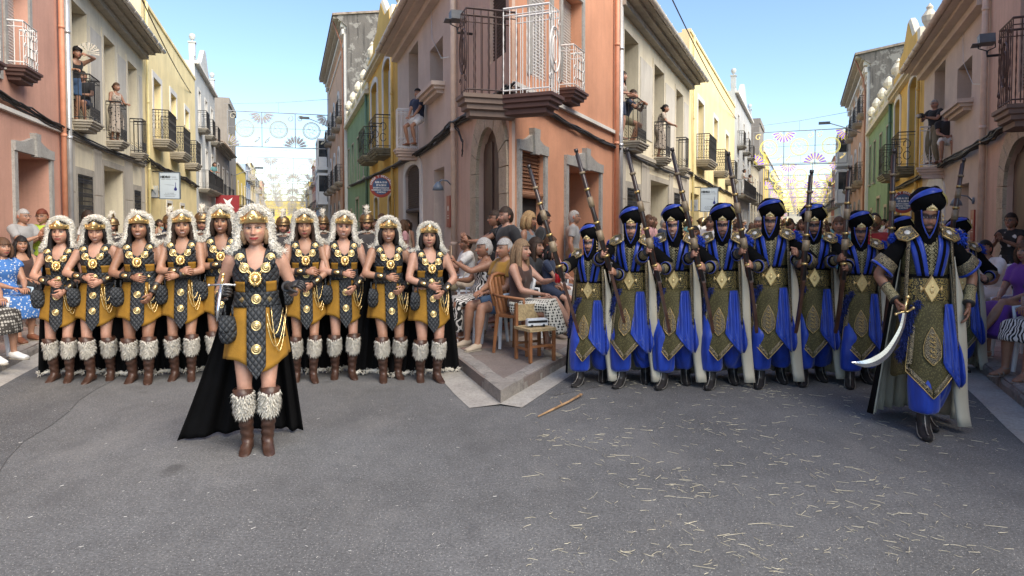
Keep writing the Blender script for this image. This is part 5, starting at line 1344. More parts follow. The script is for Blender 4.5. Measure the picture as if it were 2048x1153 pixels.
    # bracer around an arm axis of length 1 along +z
    q = MB(); q.lathe([(.036, 0), (.038, .01), (.037, .10), (.042, .112), (.040, .118), (.036, .118)], (0, 0, 0), 18); WM['bracer'] = q.data('bracer', leather, True)
    q = MB(); q.lathe([(.026, 0), (.026, .006), (.018, .009), (.012, .014), (.001, .017)], (0, 0, 0), 16); WM['bplate'] = q.data('bracer_plate', gold_m, True)
wmesh()
def align(z, y=None):
    """rotation matrix whose local z is z"""
    z = Vector(z).normalized(); y = Vector(y) if y is not None else Vector((0, 0, 1)); x = y.cross(z)
    if x.length < 1e-4: x = Vector((1, 0, 0))
    x.normalize(); y = z.cross(x); return Matrix((x, y, z)).transposed()
def put(name, me, parent, loc=(0, 0, 0), rotM=None, sc=1.0):
    o = link(name, me, parent); m = (rotM.to_4x4() if rotM is not None else Matrix.Identity(4)); m = Matrix.Translation(Vector(loc)) @ m @ (Matrix.Scale(sc, 4) if isinstance(sc, (int, float)) else Matrix.Diagonal((*sc, 1)))
    o.matrix_local = m; return o
def headM(P): return Matrix(P.HR.tolist())
def cape_sheet(wt=.17, wb=.40, zt=1.40, zb=.02, yt=.10, yb=.32, trail=(0, 0), wrap=.10, folds=9, seed=0, nu=40, nv=22):
    r = np.random.default_rng(seed); ph = r.uniform(0, 6, 3)
    def f(u, v):
        s = -1 + 2 * u; w = wt + (wb - wt) * v ** .8; x = s * w + trail[0] * v ** 2 * (1 if trail[0] == 0 else (.5 - .5 * s * np.sign(trail[0]) * -1)); y = yt + (yb - yt) * v - wrap * s * s * (1 - .3 * v) + trail[1] * v ** 2
        y += .030 * v * math.sin(u * folds * 2 * math.pi + ph[0]) + .018 * v * math.sin(u * (folds + 4) * 2 * math.pi + ph[1]); z = zt + (zb - zt) * v; return (x, y, z)
    V = []; F = []
    return grid_shell(f, nu, nv, False)
CAPES = []
for k in range(3):
    V, F = cape_sheet(seed=k, wb=.36 + .03 * k, folds=5 + k, yb=.30); me = mesh_data('cape', V, F, blackc)
    n = 41; bot = V[-n:]; r = np.random.default_rng(k); pp = []; dd = []
    for q in range(360):
        t = r.uniform(0, n - 1.01); i = int(t); p = bot[i] * (1 - t + i) + bot[i + 1] * (t - i); pp.append(p + V3(0, r.uniform(-.02, .01), r.uniform(.0, .045))); dd.append(V3(0, -.6, -.1 + r.uniform(-.4, .3)))
    base = loft_arr([p + V3(0, 0, .02) for p in bot[::3]], [.018] * len(bot[::3]), (0, 1, 0), 6)
    CAPES.append((me, mesh_data('cape_fur', *join_arr([base, tufts(pp, dd, .040, .005, r)]), fur_w)))
WGROUP = 'women marching in gold and charcoal'
def woman(u, v, label, top=None, skin='mid', hair='dark', hs='long', hands=None, head=(0, 0, 0), smile=.6, feet=None, seed=0, fat=1.0, tx=0.0, opts=None, cape=0, H=None, leader=False, yaw=0, side=0, curl=(.5, .5), eyeclosed=False, hopt=(None, None), lips=(.27, .07, .06)):
    v -= 14 if leader else 8
    g = ground(u + (1024 - u) * .012, v)
    if top is not None:
        H = (v - top) / (v - HORIZON) * CAM_H; sc = H / 1.762
    else: sc = 1.0
    root = thing('person', label, 'person', g, R(yaw + face_cam(u)), WGROUP); root.scale = (sc * (.95 + (fat - 1) * .5), sc, sc)
    P = Pose(hands=hands, head=head, feet=feet or ((-.085, .02, .09), (.095, -.02, .09)), fat=fat, elbows=((-.35, .5, -.8), (.35, .5, -.8)) if leader else ((-1.0, .25, -.25), (1.0, .25, -.25)), knees=(V3(0, -1, 0), V3(0, -1, 0)))
    face = dict(lips=lips, smile=smile, seed=seed, makeup='gold', hairc=HCOL[hair], eyeclosed=eyeclosed, brow=np.array(HCOL[hair]) * .8, q=1.25 if leader else 1.0, wide=.97 + .06 * ((seed * 37) % 10) / 10)
    put_body(root, P, SK[skin], .0135, ((curl[0], hopt[0]), (curl[1], hopt[1])), face, bare_feet=False)
    put_hair(root, P, hs, hair, seed)
    HM = headM(P); hc = P.hc
    put('crown', WM['crown'], root, hc, HM, 1.05); put('fur_hood', WM['hood_fur'], root, hc, HM @ Matrix.Rotation(R((seed * 53 % 9) - 4), 3, 'Y'), .95 + .012 * (seed * 7 % 9)); h = put('hood', WM['hood'], root, hc, HM)
    for nm in ('bodice', 'waistband', 'skirt', 'tabard', 'hip_flap', 'lion_medallion', 'pouch'):
        o = link(nm, WM[nm], root)
        if nm in ('bodice', 'waistband', 'skirt', 'tabard', 'hip_flap'): solid(o, .007 if nm != 'skirt' else .004, 0)
    for me in WM['side_panel']: solid(link('side_panel', me, root), .004, 0)
    for me in WM['stud']: link('stud', me, root)
    for me in WM['waist_stud']: link('waist_stud', me, root)
    for p in WM['discpos']: put('round_medallion', WM['disc'], root, p)
    link('necklace_links', WM['links'], root)
    for me in WM['chain']: link('chain', me, root)
    for i in range(2):
        a, k = P.an[i], P.kn[i]; M = align(k - a, (0, 1, 0)); yw = (-.16, .16)[i]
        M = Matrix.Rotation(yw, 3, 'Z') @ align(V3(*(k - a)), (0, 1, 0)) if True else M
        bt = put('boot', WM['boot'], root, a, M, (1 + (fat - 1) * .5,) * 2 + (1,)); put('boot_top', WM['boot_top'], bt); put('fur_gaiter', WM['gaiter'], bt)
        e, w = P.el[i], P.wr[i]; d = nrm(w - e); br = put('bracer', WM['bracer'], root, w - d * .125, align(d), 1.0)
        out = nrm(V3((-.35, .35)[i], -1, .25)); out = nrm(out - d * out.dot(d)); pl = put('bracer_plate', WM['bplate'], br); pl.matrix_local = Matrix.Translation(Vector((0, 0, 0))) ; pl.parent = root; pl.matrix_local = Matrix.Translation(Vector(w - d * .065 + out * .036)) @ align(out, d).to_4x4() @ Matrix.Diagonal((.8, 1.2, 1, 1))
        pl.parent = root
    if not leader:
        c = link('cape', CAPES[cape][0], root); solid(c, .004, 0); link('cape_fur', CAPES[cape][1], c)
    r = np.random.default_rng(seed); pp = []; dd = []
    for s in (-1, 1):
        for k in range(60):
            p = V3(s * r.uniform(.10, .20), r.uniform(-.03, .06), 0); p[2] = 1.455 - (abs(p[0]) - .10) * .45; pp.append(p); dd.append(V3(s * .5, -.3, .6))
    fs = tufts(pp, dd, .05, .004, r); link('shoulder_fur', mesh_data('shoulder_fur', *fs, fur_w), root)
    return root, P
# hand rests: image-left arm crosses the waist, image-right hand hangs by the chains
LH = lambda x=-.02, z=1.06, y=-.20: (x, y, z)
women = [
 (118, 768, 'woman in gold crown and charcoal quilted tunic at the far left end of the row', dict(top=433, skin='fair', hair='black', hands=((-.045, -.205, 1.07), (.105, -.20, .98)), head=(4, 0, 0), smile=.45, seed=1)),
 (190, 768, 'marching woman looking down and smiling, second from the left end of the row', dict(top=427, skin='fair', hair='black', hands=((-.07, -.19, 1.10), (.10, -.20, 1.06)), head=(8, 16, 0), smile=.7, seed=2, eyeclosed=True, cape=1)),
 (277, 770, 'marching woman with wide smile and long black hair, third from the left end', dict(top=422, skin='tan', hair='black', hands=((-.03, -.20, 1.09), (.14, -.19, .92)), head=(2, -2, 0), smile=.75, seed=3, cape=2)),
 (362, 765, 'smiling marching woman with crossed bracers left of the cape wearing leader', dict(top=418, skin='mid', hair='dark', hands=((.015, -.21, 1.13), (-.01, -.22, 1.09)), head=(10, 2, -3), smile=.8, seed=4)),
 (441, 758, 'marching woman half hidden behind the leader\'s shoulder, laughing', dict(top=411, skin='tan', hair='dark', hs='bob', hands=((.03, -.21, 1.16), (.12, -.20, 1.0)), head=(-3, 0, 0), smile=.8, seed=5, cape=1)),
 (608, 768, 'marching woman with long face and lowered eyes right of the leader', dict(top=418, skin='mid', hair='dark', hands=((.01, -.20, 1.13), (.06, -.21, 1.0)), head=(-4, 5, 0), smile=.4, seed=6, eyeclosed=True, cape=2)),
 (685, 762, 'laughing marching woman with fair skin, fourth from the right end of her row', dict(top=421, skin='fair', hair='brown', hs='bun', hands=((-.02, -.21, 1.11), (.10, -.20, .97)), head=(-4, 3, 4), smile=.95, seed=7)),
 (775, 766, 'broadly smiling marching woman with bobbed black hair, second from the right end of the row', dict(top=430, skin='mid', hair='black', hs='bob', hands=((-.05, -.21, 1.11), (.13, -.19, 1.0)), head=(-6, 4, 0), smile=.9, seed=8, eyeclosed=True, cape=1)),
 (857, 768, 'older marching woman with closed mouth at the right end of the row', dict(top=441, skin='fair', hair='black', hs='bob', hands=((-.04, -.20, 1.06), (.11, -.19, .99)), head=(-10, 0, 0), smile=.25, seed=9, fat=1.1, cape=2)),
]
for i, (u, v, lb, k) in enumerate(women):
    fx = [((-.10, .01, .09), (.075, -.05, .09)), ((-.07, -.05, .09), (.10, .03, .10)), ((-.10, .02, .09), (.07, -.06, .09))][i % 3]
    k.setdefault('fat', (1.0, 1.03, 1.08, 1.0, 1.02, .96, 1.0, 1.06, 1.1)[i]); woman(u, v, lb, feet=fx, **k)
lr, lP = woman(511, 912, 'woman leading the row in black gloves and trailing black cape, holding a silver sword hilt', top=408, skin='fair', hair='ash', hs='curly', hands=((-.215, -.155, 1.13), (.215, -.205, 1.185)), head=(-4, 2, -2), smile=.45, seed=21, leader=True, feet=((-.075, .0, .09), (.065, -.03, .09)), fat=1.04, curl=(1.05, .6), hopt=(dict(pn=(1, -.2, 0), d=(.1, -.6, .3)), dict(d=(.75, -.5, .25), pn=(0, .5, -.8))), lips=(.34, .045, .045))
put('curls', None, lr) if False else None
hv, hf = join_arr([(v @ lP.HR.T + lP.hc, f) for v, f in [ell_arr((s * .078, -.01, -.045), (.028, .04, .062), 16, 12) for s in (-1, 1)]]); hv = hv + .004 * np.sin(hv @ np.array([[210, 90, 0], [0, 210, 120], [150, 0, 210]]))
link('hair', mesh_data('side_curls', hv, hf, HAIR['ash']), lr)
# gloves over both hands
for i in range(2):
    d = (V3(.1, -.6, .3), V3(.75, -.5, .25))[i]; pn = (V3(1, -.2, 0), V3(0, .5, -.8))[i]; dn = nrm(d); pq = nrm(pn - dn * pn.dot(dn)); sg = 1.0 if np.cross(dn, pq).dot(V3(0, -1, .5)) > 0 else -1.0
    gv, gf = hand_arr(lP.wr[i] , d, pn, sg, (1.05, .6)[i], 1.06, .05, .4); cf = loft_arr([lP.wr[i] - nrm(lP.wr[i] - lP.el[i]) * .08, lP.wr[i] - nrm(lP.wr[i] - lP.el[i]) * .03, lP.wr[i] + nrm(d) * .012], [.036, .032, .028], (1, 0, 0), 12)
    gv2, gf2 = join_arr([(gv, gf), cf]); c0 = gv2.mean(0); link('glove', mesh_data('glove', gv2, gf2, leather), lr)
def fcape(u, v):                                                  # the leader's long cape, thrown out behind to the image left
    s = -1 + 2 * u; L = .15 + .42 * v ** 1.3 if s < 0 else .15 + .17 * v; x = s * L; x += -.03 * v * (s < 0)
    y = .10 + .30 * v - .08 * s * s + .035 * v * math.sin(u * 34) + .02 * v * math.sin(u * 55 + 1); z = 1.38 * (1 - v) + .012 + (.03 * (1 - abs(s)) * (v > .98))
    return (x, y, max(z, .012))
solid(link('cape', mesh_data('cape', *grid_shell(fcape, 60, 28, False), blackc), lr), .006, 0)
# silver sword held hilt up
sw = thing('sword', 'short silver ceremonial sword with cross guard gripped by the leading woman', 'sword', lr.matrix_basis @ Vector(lP.wr[0]) + Vector((.02, -.06, .03)))
q = MB(); q.tube([(0, -.01, .045), (0, -.06, -.10), (0, -.085, -.19)], [.014, .013, .004], 8); b1 = q.build('blade', steel, sw, True)
q = MB(); q.tube([(-.085, -.005, .045), (0, .0, .05), (.085, .005, .045)], .007, 8); q.ball((-.085, -.005, .045), .010, 8, 6); q.ball((.085, .005, .045), .010, 8, 6); q.build('cross_guard', steel, sw, True)
q = MB(); q.tube([(0, 0, .05), (.0, .02, .10)], .012, 8); q.ball((0, .024, .112), .016, 8, 6); q.build('grip', gold_m, sw, True)
# ------------------------------------------------------------------ the men in blue
def embroider(name, base, thread, scale=26, thr=.05, rough=.6, metal=.3):
    t = NT(name); co = t.co(); ad = t.n('VectorMath'); ad.operation = 'ADD'; nz = t.n('TexNoise'); nz.inputs['Scale'].default_value = 30; t.l(co, nz.inputs['Vector'])
    sc = t.n('VectorMath'); sc.operation = 'SCALE'; sc.inputs['Scale'].default_value = .02; t.l(nz.outputs['Color'], sc.inputs[0]); t.l(co, ad.inputs[0]); t.l(sc.outputs[0], ad.inputs[1])
    w = t.n('TexVoronoi'); w.feature = 'F1'; w.inputs['Scale'].default_value = scale; t.l(ad.outputs[0], w.inputs['Vector'])
    s = t.math('ABSOLUTE', t.math('SINE', t.math('MULTIPLY', w.outputs['Distance'], 10.0))); f = t.ramp(s, [(.66, 0.0), (.84, 1.0)])
    c = t.mix(f, base, thread); return t.done(c, rough, metal * 0, t.bump(f, .8, .004), .5)
emb = embroider('gold_embroidery_on_black', (.012, .012, .012), (.34, .27, .15), 50)
emb_o = embroider('gold_embroidery_on_olive', (.09, .075, .03), (.42, .36, .19), 50)
leaf = embroider('gold_leaf_brocade', (.022, .020, .014), (.33, .24, .07), 30)
def olivem():
    t = NT('olive_brocade'); co = t.co(); w = t.n('TexVoronoi'); w.inputs['Scale'].default_value = 85; t.l(co, w.inputs['Vector'])
    c = t.mix(t.ramp(w.outputs['Distance'], [(.25, 0.0), (.5, 1.0)]), (.135, .118, .045), (.062, .053, .020)); c = t.mix(1.0, c, t.ramp(t.noise(co, 6, 4), [(.3, .8), (.7, 1.2)]), 'MULTIPLY')
    return t.done(c, .7, 0, t.bump(w.outputs['Distance'], .5, .004), .3)
olive = olivem()
def satin(name, col):
    t = NT(name); co = t.co(scale=(1, 1, .25)); n = t.noise(co, 16, 3); c = t.mix(1.0, col, t.ramp(n, [(.3, .75), (.7, 1.2)]), 'MULTIPLY'); m = t.done(c, .38, 0, t.bump(n, .5, .02), .5, sheen=.2); return m
bluec = satin('royal_blue_satin', (.007, .040, .34)); blue_d = plain('dark_blue_feather', (.010, .022, .13), .85, var=.4, vs=30); blue_f = plain('blue_feather', (.015, .06, .46), .85, var=.3, vs=30)
creamc = plain('cream_lining', (.48, .44, .34), .6, var=.06, vs=8, sheen=.2); pearl = plain('pearl', (.70, .66, .58), .3, .2, var=.05)
gunwood = plain('rifle_wood', (.060, .026, .016), .4, var=.35, vs=9); gunmetal = plain('gun_metal', (.10, .09, .085), .35, .8); bone = plain('bone_bands', (.24, .18, .11), .45, var=.3, vs=30)
silver_t = plain('silver_piping', (.42, .40, .36), .4, .6)
def Tm(z):
    T = [(.86, .160, .118), (.92, .158, .120), (.98, .154, .116), (1.04, .150, .108), (1.10, .148, .104), (1.17, .158, .110), (1.25, .172, .120), (1.32, .182, .122), (1.37, .178, .110), (1.41, .152, .092), (1.44, .108, .074), (1.47, .075, .066)]
    zs = [q[0] for q in T]; return np.interp(z, zs, [q[1] for q in T]), np.interp(z, zs, [q[2] for q in T])
def Mpt(x, z, g=0.0):
    a, b = Tm(z); a += g; b += g; return (x, -b * math.sqrt(max(.03, 1 - min(1, (x / a) ** 2))), z)
def rob(z): zs = [.20, .45, .70, .90, 1.0]; return np.interp(z, zs, [.240, .232, .212, .190, .170]), np.interp(z, zs, [.275, .262, .225, .178, .136])
def Rpt(x, z, g=0.0):
    a, b = rob(z); a += g; b += g; return (x, -b * math.sqrt(max(.02, 1 - min(1, (x / a) ** 2))), z)
MM = {}
def mmesh():
    # coat body, dark olive brocade
    def f(u, v):
        t = u * 2 * math.pi; z = 1.00 + .46 * v; a, b = Tm(z); return ((a + .012) * math.sin(t), -(b + .012) * math.cos(t), z)
    MM['tunic'] = mesh_data('tunic', *grid_shell(f, 44, 14), olive)
    MM['chest_panel'] = mesh_data('chest_panel', *patch(lambda x, z: Mpt(x, z, .018), np.linspace(1.165, 1.44, 12), lambda z: -.052, lambda z: .052, 6), emb_o)
    q = MB()
    for s in (-1, 1):
        for k in range(8): z = 1.20 + k * .029; y = Mpt(s * .03, z, .022)[1]; q.tube([(s * .012, y, z), (s * .030, y, z + .014), (s * .044, y + .004, z), (s * .030, y, z - .014)], .0035, 4, closed=True)
    MM['chest_braid'] = q.data('chest_braid', blackc, True)
    # blue V straps with a black stripe
    MM['v'] = []
    for s in (-1, 1):
        zs = np.linspace(1.16, 1.455, 12); c = lambda z: s * np.interp(z, [1.16, 1.455], [.058, .122]); h = lambda z: np.interp(z, [1.16, 1.455], [.042, .052])
        MM['v'].append((mesh_data('vest_strap', *patch(lambda x, z: Mpt(x, z, .024), zs, lambda z: c(z) - h(z), lambda z: c(z) + h(z), 6), bluec),
                        mesh_data('vest_stripe', *patch(lambda x, z: Mpt(x, z, .030), zs, lambda z: c(z) - .012, lambda z: c(z) + .012, 2), blackc)))
    def fb(u, v):
        t = u * 2 * math.pi; z = .955 + .215 * v; a, b = Tm(z); k = .022 + .010 * math.sin(v * math.pi); return ((a + k) * math.sin(t), -(b + k) * math.cos(t), z)
    V, F = grid_shell(fb, 40, 8); mi = [1 if 1 <= (i // 40) <= 6 else 0 for i in range(len(F))]
    MM['belt'] = mesh_data('belt', V, F, [blackc, leaf], True, mi)
    q = MB(); y = -.150
    def dia(w, h, y0, y1, w2, h2):
        q.add([(-w, y0, 1.065), (0, y0 - .004, 1.065 - h), (w, y0, 1.065), (0, y0 - .004, 1.065 + h), (-w2, y1, 1.065), (0, y1, 1.065 - h2), (w2, y1, 1.065), (0, y1, 1.065 + h2)], [(0, 1, 5, 4), (1, 2, 6, 5), (2, 3, 7, 6), (3, 0, 4, 7), (4, 5, 6, 7)])
    dia(.066, .108, y + .012, y - .010, .056, .092); dia(.050, .082, y - .009, y - .003, .044, .072)
    q.ball((0, y - .010, 1.055), (.016, .008, .022), 8, 6); q.ball((0, y - .010, 1.085), (.010, .007, .014), 7, 5)
    for k in range(5): a = -1 + .5 * k; q.tube([(0, y - .012, 1.05), (.030 * math.sin(a), y - .012, 1.055 + .034 * math.cos(a))], [.005, .002], 5)
    for s in (-1, 1):
        q.ball((s * .075, y + .010, 1.065), (.012, .010, .018), 8, 6); q.tube([(s * .066, y, 1.065), (s * .080, y + .012, 1.085)], .005, 5); q.tube([(s * .066, y, 1.065), (s * .080, y + .012, 1.045)], .005, 5)
    MM['buckle'] = q.data('belt_buckle', plain('buckle_gold', (.74, .56, .26), .38, .6, var=.12, vs=60), False)
    # long olive front with a pointed hem, black border and a worked panel
    cx = -.025
    def xl(z): return cx - np.interp(z, [.30, .47, .96], [.004, .178, .125])
    def xr(z): return cx + np.interp(z, [.30, .47, .96], [.004, .165, .120])
    MM['front_panel'] = mesh_data('front_panel', *patch(lambda x, z: Rpt(x, z, .022 + .010 * math.sin(x * 40) * (1.0 - z)), np.linspace(.30, .97, 20), xl, xr, 10), olive)
    zz = [z for z in np.linspace(.30, .80, 16)]
    MM['border'] = []
    for s in (0, 1):
        e = (xl, xr)[s]; V = []; F = []
        for j, z in enumerate(zz):
            x1 = e(z); zi = z + (.055 if z < .47 else .055 * max(0, 1 - (z - .47) / .05)); x0 = (xl, xr)[s](z); inn = .034 if z > .47 else 0
            V += [Rpt(x1, z, .030), Rpt(x1 + (inn if s == 0 else -inn), zi, .030)]
            if j: F.append((2 * j - 2, 2 * j - 1, 2 * j + 1, 2 * j))
        MM['border'].append(mesh_data('hem_border', np.array(V), F, emb))
    def pw(z): return np.interp(z, [.535, .59, .66, .73, .80], [.004, .062, .066, .044, .002])
    MM['patch'] = mesh_data('embroidered_panel', *patch(lambda x, z: Rpt(x, z, .034), np.linspace(.535, .80, 14), lambda z: cx - pw(z), lambda z: cx + pw(z), 6), emb)
    q = MB(); zs2 = list(np.linspace(.535, .80, 14)); P = [Rpt(cx - pw(z), z, .036) for z in zs2] + [Rpt(cx + pw(z), z, .036) for z in zs2[::-1]]; q.tube(P, .0035, 4, closed=True)
    P = [Rpt(xl(z), z, .032) for z in np.linspace(.80, .30, 16)] + [Rpt(xr(z), z, .032) for z in np.linspace(.30, .80, 16)]; q.tube(P, .004, 4)
    for k in range(5):
        z = .60 + k * .035
        for s in (-1, 1): q.tube([Rpt(cx + s * (.006 + .020 * math.sin(t)), z + .010 * math.cos(t) * (1 + .3 * s), .040) for t in np.linspace(0, 5, 9)], .0024, 4)
    MM['braid'] = q.data('gold_braid', gold_d, True)
    # olive side skirt
    def fs(u, v):
        t = u * 2 * math.pi; dg = (t * 180 / math.pi + 180) % 360 - 180; hem = .47 + .10 * math.sin(t * 2 + 1) - .05 * math.cos(t * 3); z = .98 + (hem - .98) * v; a, b = rob(z); w = 1 + .03 * v * math.sin(t * 9); return (a * w * math.sin(t), -b * w * math.cos(t), z)
    MM['skirt'] = mesh_data('robe_skirt', *grid_shell(fs, 60, 12), olive)
    # blue drape on the image right
    def dr(x, z): p = Rpt(min(x, .215), z, .036 + .016 * math.sin(x * 95 + z * 6)); return (x, p[1] + max(0, x - .2) * .5, z)
    MM['drape'] = mesh_data('blue_drape', *patch(dr, np.linspace(.36, .96, 16), lambda z: np.interp(z, [.36, .55, .96], [.20, .045, .085]), lambda z: np.interp(z, [.36, .45, .96], [.24, .275, .16]), 16), bluec)
    # boots
    P = [loft_arr([(0, .004, -.085), (0, 0, -.03), (0, 0, .03), (0, .002, .10), (0, .004, .20)], [(.037, .042), (.044, .052), (.046, .050), (.050, .052), (.056, .056)], (1, 0, 0), 16),
         loft_arr([(0, .040, -.048), (0, .0, -.036), (0, -.045, -.040), (0, -.10, -.052), (0, -.15, -.056), (0, -.185, -.046), (0, -.20, -.026)], [(.030, .03), (.042, .048), (.045, .042), (.048, .031), (.040, .026), (.022, .018), (.008, .008)], (1, 0, 0), 14)]
    V, F = remesh(P, .010, 3); sl = loft_arr([(0, .045, -.083), (0, 0, -.084), (0, -.06, -.084), (0, -.12, -.084), (0, -.17, -.080)], [(.030, .008), (.042, .009), (.044, .009), (.046, .009), (.028, .009)], (1, 0, 0), 14); MM['boot'] = mesh_data('boot', *join_arr([(V, F), sl]), leather)
    q = MB(); q.tube([(0, -.190, -.020), (0, -.165, -.026), (0, -.12, -.016), (0, -.075, .008), (0, -.055, .04), (0, -.056, .10)], .0035, 5)
    for s in (-1, 1): q.tube([(s * .018, -.175, -.055), (s * .045, -.13, -.058), (s * .050, -.07, -.050), (s * .046, -.02, -.030), (s * .045, .01, .0)], .0035, 5)
    q.tube([(.022 * math.cos(t), -.058, .10 + .026 * math.sin(t)) for t in np.linspace(.8, 5.5, 12)], .0035, 5); MM['piping'] = q.data('boot_piping', silver_t, True)
    # epaulette, feathers
    q = MB(); poly = [(-.060, -.072), (.040, -.088), (.088, -.030), (.082, .045), (.020, .085), (-.060, .060)]; q.prism(poly, 'z', -.006, .006); MM['ep'] = q.data('epaulette', emb, False)
    q = MB(); q.tube([(x, y, .006) for x, y in poly], .006, 5, closed=True)
    for k in range(3): c = [(-.025, -.045), (.045, -.048), (.045, .035)][k]; q.tube([(c[0] + .020 * math.cos(t), c[1] + .020 * math.sin(t), .009) for t in np.linspace(0, 5, 10)], .004, 4)
    MM['ept'] = q.data('epaulette_braid', gold_d, True); q = MB(); q.ball((0, 0, .010), (.026, .026, .010), 14, 6); MM['epb'] = q.data('epaulette_boss', pearl, True)
    r = np.random.default_rng(8); n = 320; dd = r.normal(size=(n, 3)); dd /= np.linalg.norm(dd, axis=1)[:, None]; MM['ft'] = mesh_data('feather_tuft', *tufts(list(dd * V3(.035, .035, .03)), list(dd), .05, .007, r, curl=.8), blue_f)
    # feather boa hanging from the belt on the image left
    K = [V3(-.10, -.155, .97), V3(-.145, -.165, .90), V3(-.165, -.17, .80), V3(-.205, -.16, .72), V3(-.215, -.155, .62), V3(-.235, -.14, .56)]; pp = []; dd = []
    for k in range(620): t = r.uniform(0, len(K) - 1.01); i = int(t); c = K[i] + (K[i + 1] - K[i]) * (t - i); d = nrm(r.normal(size=3)); pp.append(c + d * .016); dd.append(d + V3(0, 0, -.5))
    MM['boa'] = mesh_data('feather_boa', *join_arr([loft_arr(K, [.014] * len(K), (1, 0, 0), 6), tufts(pp, dd, .045, .005, r, curl=1.0)]), blue_d)
    # cape: cream lining inside, black outside, open in front with the lining turned out at the image right
    def cp(g):
        def f(u, v):
            s = -1 + 2 * u; zt, zb = 1.44, .05; z = zt + (zb - zt) * v; w = (.165 + .175 * v ** .9) + g; an = s * R(104 - 26 * v)
            x = w * math.sin(an) * 1.0; y = .02 + .05 * v + (w * .95 + .03 * v) * math.cos(an) * (.75 + .35 * v); k = 1 + .09 * v * math.sin(u * 50) + .045 * v * math.sin(u * 83)
            return (x * k, y * k, z)
        return f
    MM['cape_in'] = mesh_data('cape_lining', *grid_shell(cp(0), 48, 18, False), creamc); MM['cape'] = mesh_data('cape', *grid_shell(cp(.012), 48, 18, False), blackc)
    def lf(u, v):                                                # turned front edge
        z = 1.30 - 1.24 * v; w = (.022 + .062 * math.sin(min(1, v * 1.1) * math.pi * .62)) * min(1, .15 + v * 4); x0 = .188 + .078 * v + .014 * math.sin(v * 7); return (x0 + (u - .3) * w * 1.4, -.10 - .02 * v + .05 * abs(u - .3) + .03 * v * math.sin(v * 9), z)
    MM['edge'] = mesh_data('cape_edge', *grid_shell(lf, 5, 18, False), creamc)
    MM['facing'] = []
    for s in (-1, 1):
        def ff(u, v): z = 1.43 - .80 * v; return (s * (.152 + .045 * v + .022 * u), -.105 - .045 * v + .02 * u, z)
        MM['facing'].append(mesh_data('coat_facing', *grid_shell(ff, 2, 12, False), emb))
    # turban in head space
    P = []
    r = np.random.default_rng(4)
    def tb(u, v):                                                  # puffed wrap, leaning back
        t = u * 2 * math.pi; p = v * math.pi; k = 1 + .035 * math.sin(p * 5 + 1.2 * math.sin(t + .6)) + .012 * math.sin(t * 9 + p * 6); rr = math.sin(p) ** .62
        return (.134 * rr * math.sin(t) * k, .014 - .136 * rr * math.cos(t) * k, .130 - .100 * math.cos(p) * k + .012 * math.cos(t) * 0)
    V, F = grid_shell(tb, 44, 26); MM['turban'] = mesh_data('turban', V, F, blackc)
    def band(a0, a1, z0, z1, w, g, name, m, bow=.02):
        V = []; F = []; n = 20; 
        for i in range(n + 1):
            f = i / n; t = R(a0 + (a1 - a0) * f); zc = z0 + (z1 - z0) * f + bow * math.sin(f * math.pi); ww = w * (.30 + .70 * math.sin(f * math.pi) ** .6)
            for j in range(6):
                z = zc + ww * (j / 5 - .5); pz = max(-1, min(1, (z - .130) / .100)); rr = max(.05, 1 - pz * pz) ** .31; gg = g + .006 * math.sin(j / 5 * math.pi); V.append(((.134 * rr + gg) * math.sin(t), .014 - (.136 * rr + gg) * math.cos(t), z))
        for i in range(n):
            for j in range(5): F.append((i * 6 + j, i * 6 + j + 1, i * 6 + j + 7, i * 6 + j + 6))
        return mesh_data(name, np.array(V), F, m)
    MM['tband'] = band(-85, 48, .100, .205, .046, .008, 'turban_band', bluec, .028); MM['tgold'] = band(38, 85, .185, .095, .040, .010, 'turban_fold', plain('olive_gold_silk', (.34, .28, .10), .5), .0)
    q = MB()
    for k in range(7):
        a = (k - 3) / 3; h = .042 * (1 - .62 * abs(a)) ; x = .032 * a; q.tube([(x * .8, -.145 + .012 * a * a, .050), (x * 1.1, -.152 + .014 * a * a, .050 + h * .6), (x, -.150 + .014 * a * a, .050 + h)], [.006, .007, .002], 6)
    q.ball((0, -.156, .070), (.010, .007, .014), 8, 6); q.tube([(-.042, -.138, .048), (0, -.150, .046), (.042, -.138, .048)], .005, 6); MM['emblem'] = q.data('turban_emblem', plain('pale_gold', (.80, .66, .36), .3, .8), True)
    # veil round the face, leaving a V of skin
    zs = np.linspace(.060, -.235, 20)
    def half(z): return np.interp(z, [-.235, -.155, -.135, -.10, -.05, .0, .06], [0, 0, .004, .026, .046, .058, .064])
    def rad(z): return (np.interp(z, [-.235, -.20, -.15, -.10, -.03, .06], [.125, .108, .088, .086, .090, .096]), np.interp(z, [-.235, -.20, -.15, -.10, -.03, .06], [.118, .112, .108, .106, .104, .104]))
    V = []; F = []; n = 34; edge = []
    for z in zs:
        a, b = rad(z); t0 = math.asin(min(.99, half(z) / a)) + .002
        for i in range(n + 1):
            t = t0 + (2 * math.pi - 2 * t0) * i / n; k = 1 + .03 * math.sin(z * 160 + t * 3) * (z < -.02); V.append((a * math.sin(t) * k, -b * math.cos(t) * k + .004, z))
    for j in range(len(zs) - 1):
        for i in range(n): F.append((j * (n + 1) + i, j * (n + 1) + i + 1, (j + 1) * (n + 1) + i + 1, (j + 1) * (n + 1) + i))
    MM['veil'] = mesh_data('veil', np.array(V), F, blackc)
    q = MB(); zz = [z for z in zs if z > -.155]; P = []
    for z in zz: a, b = rad(z); t = math.asin(min(.99, half(z) / a)) + .002; P.append((a * math.sin(t), -b * math.cos(t) + .0, z))
    q.tube([(-x, y, z) for x, y, z in P] + P[::-1], .0055, 6); MM['vedge'] = q.data('veil_edge', bluec, True)
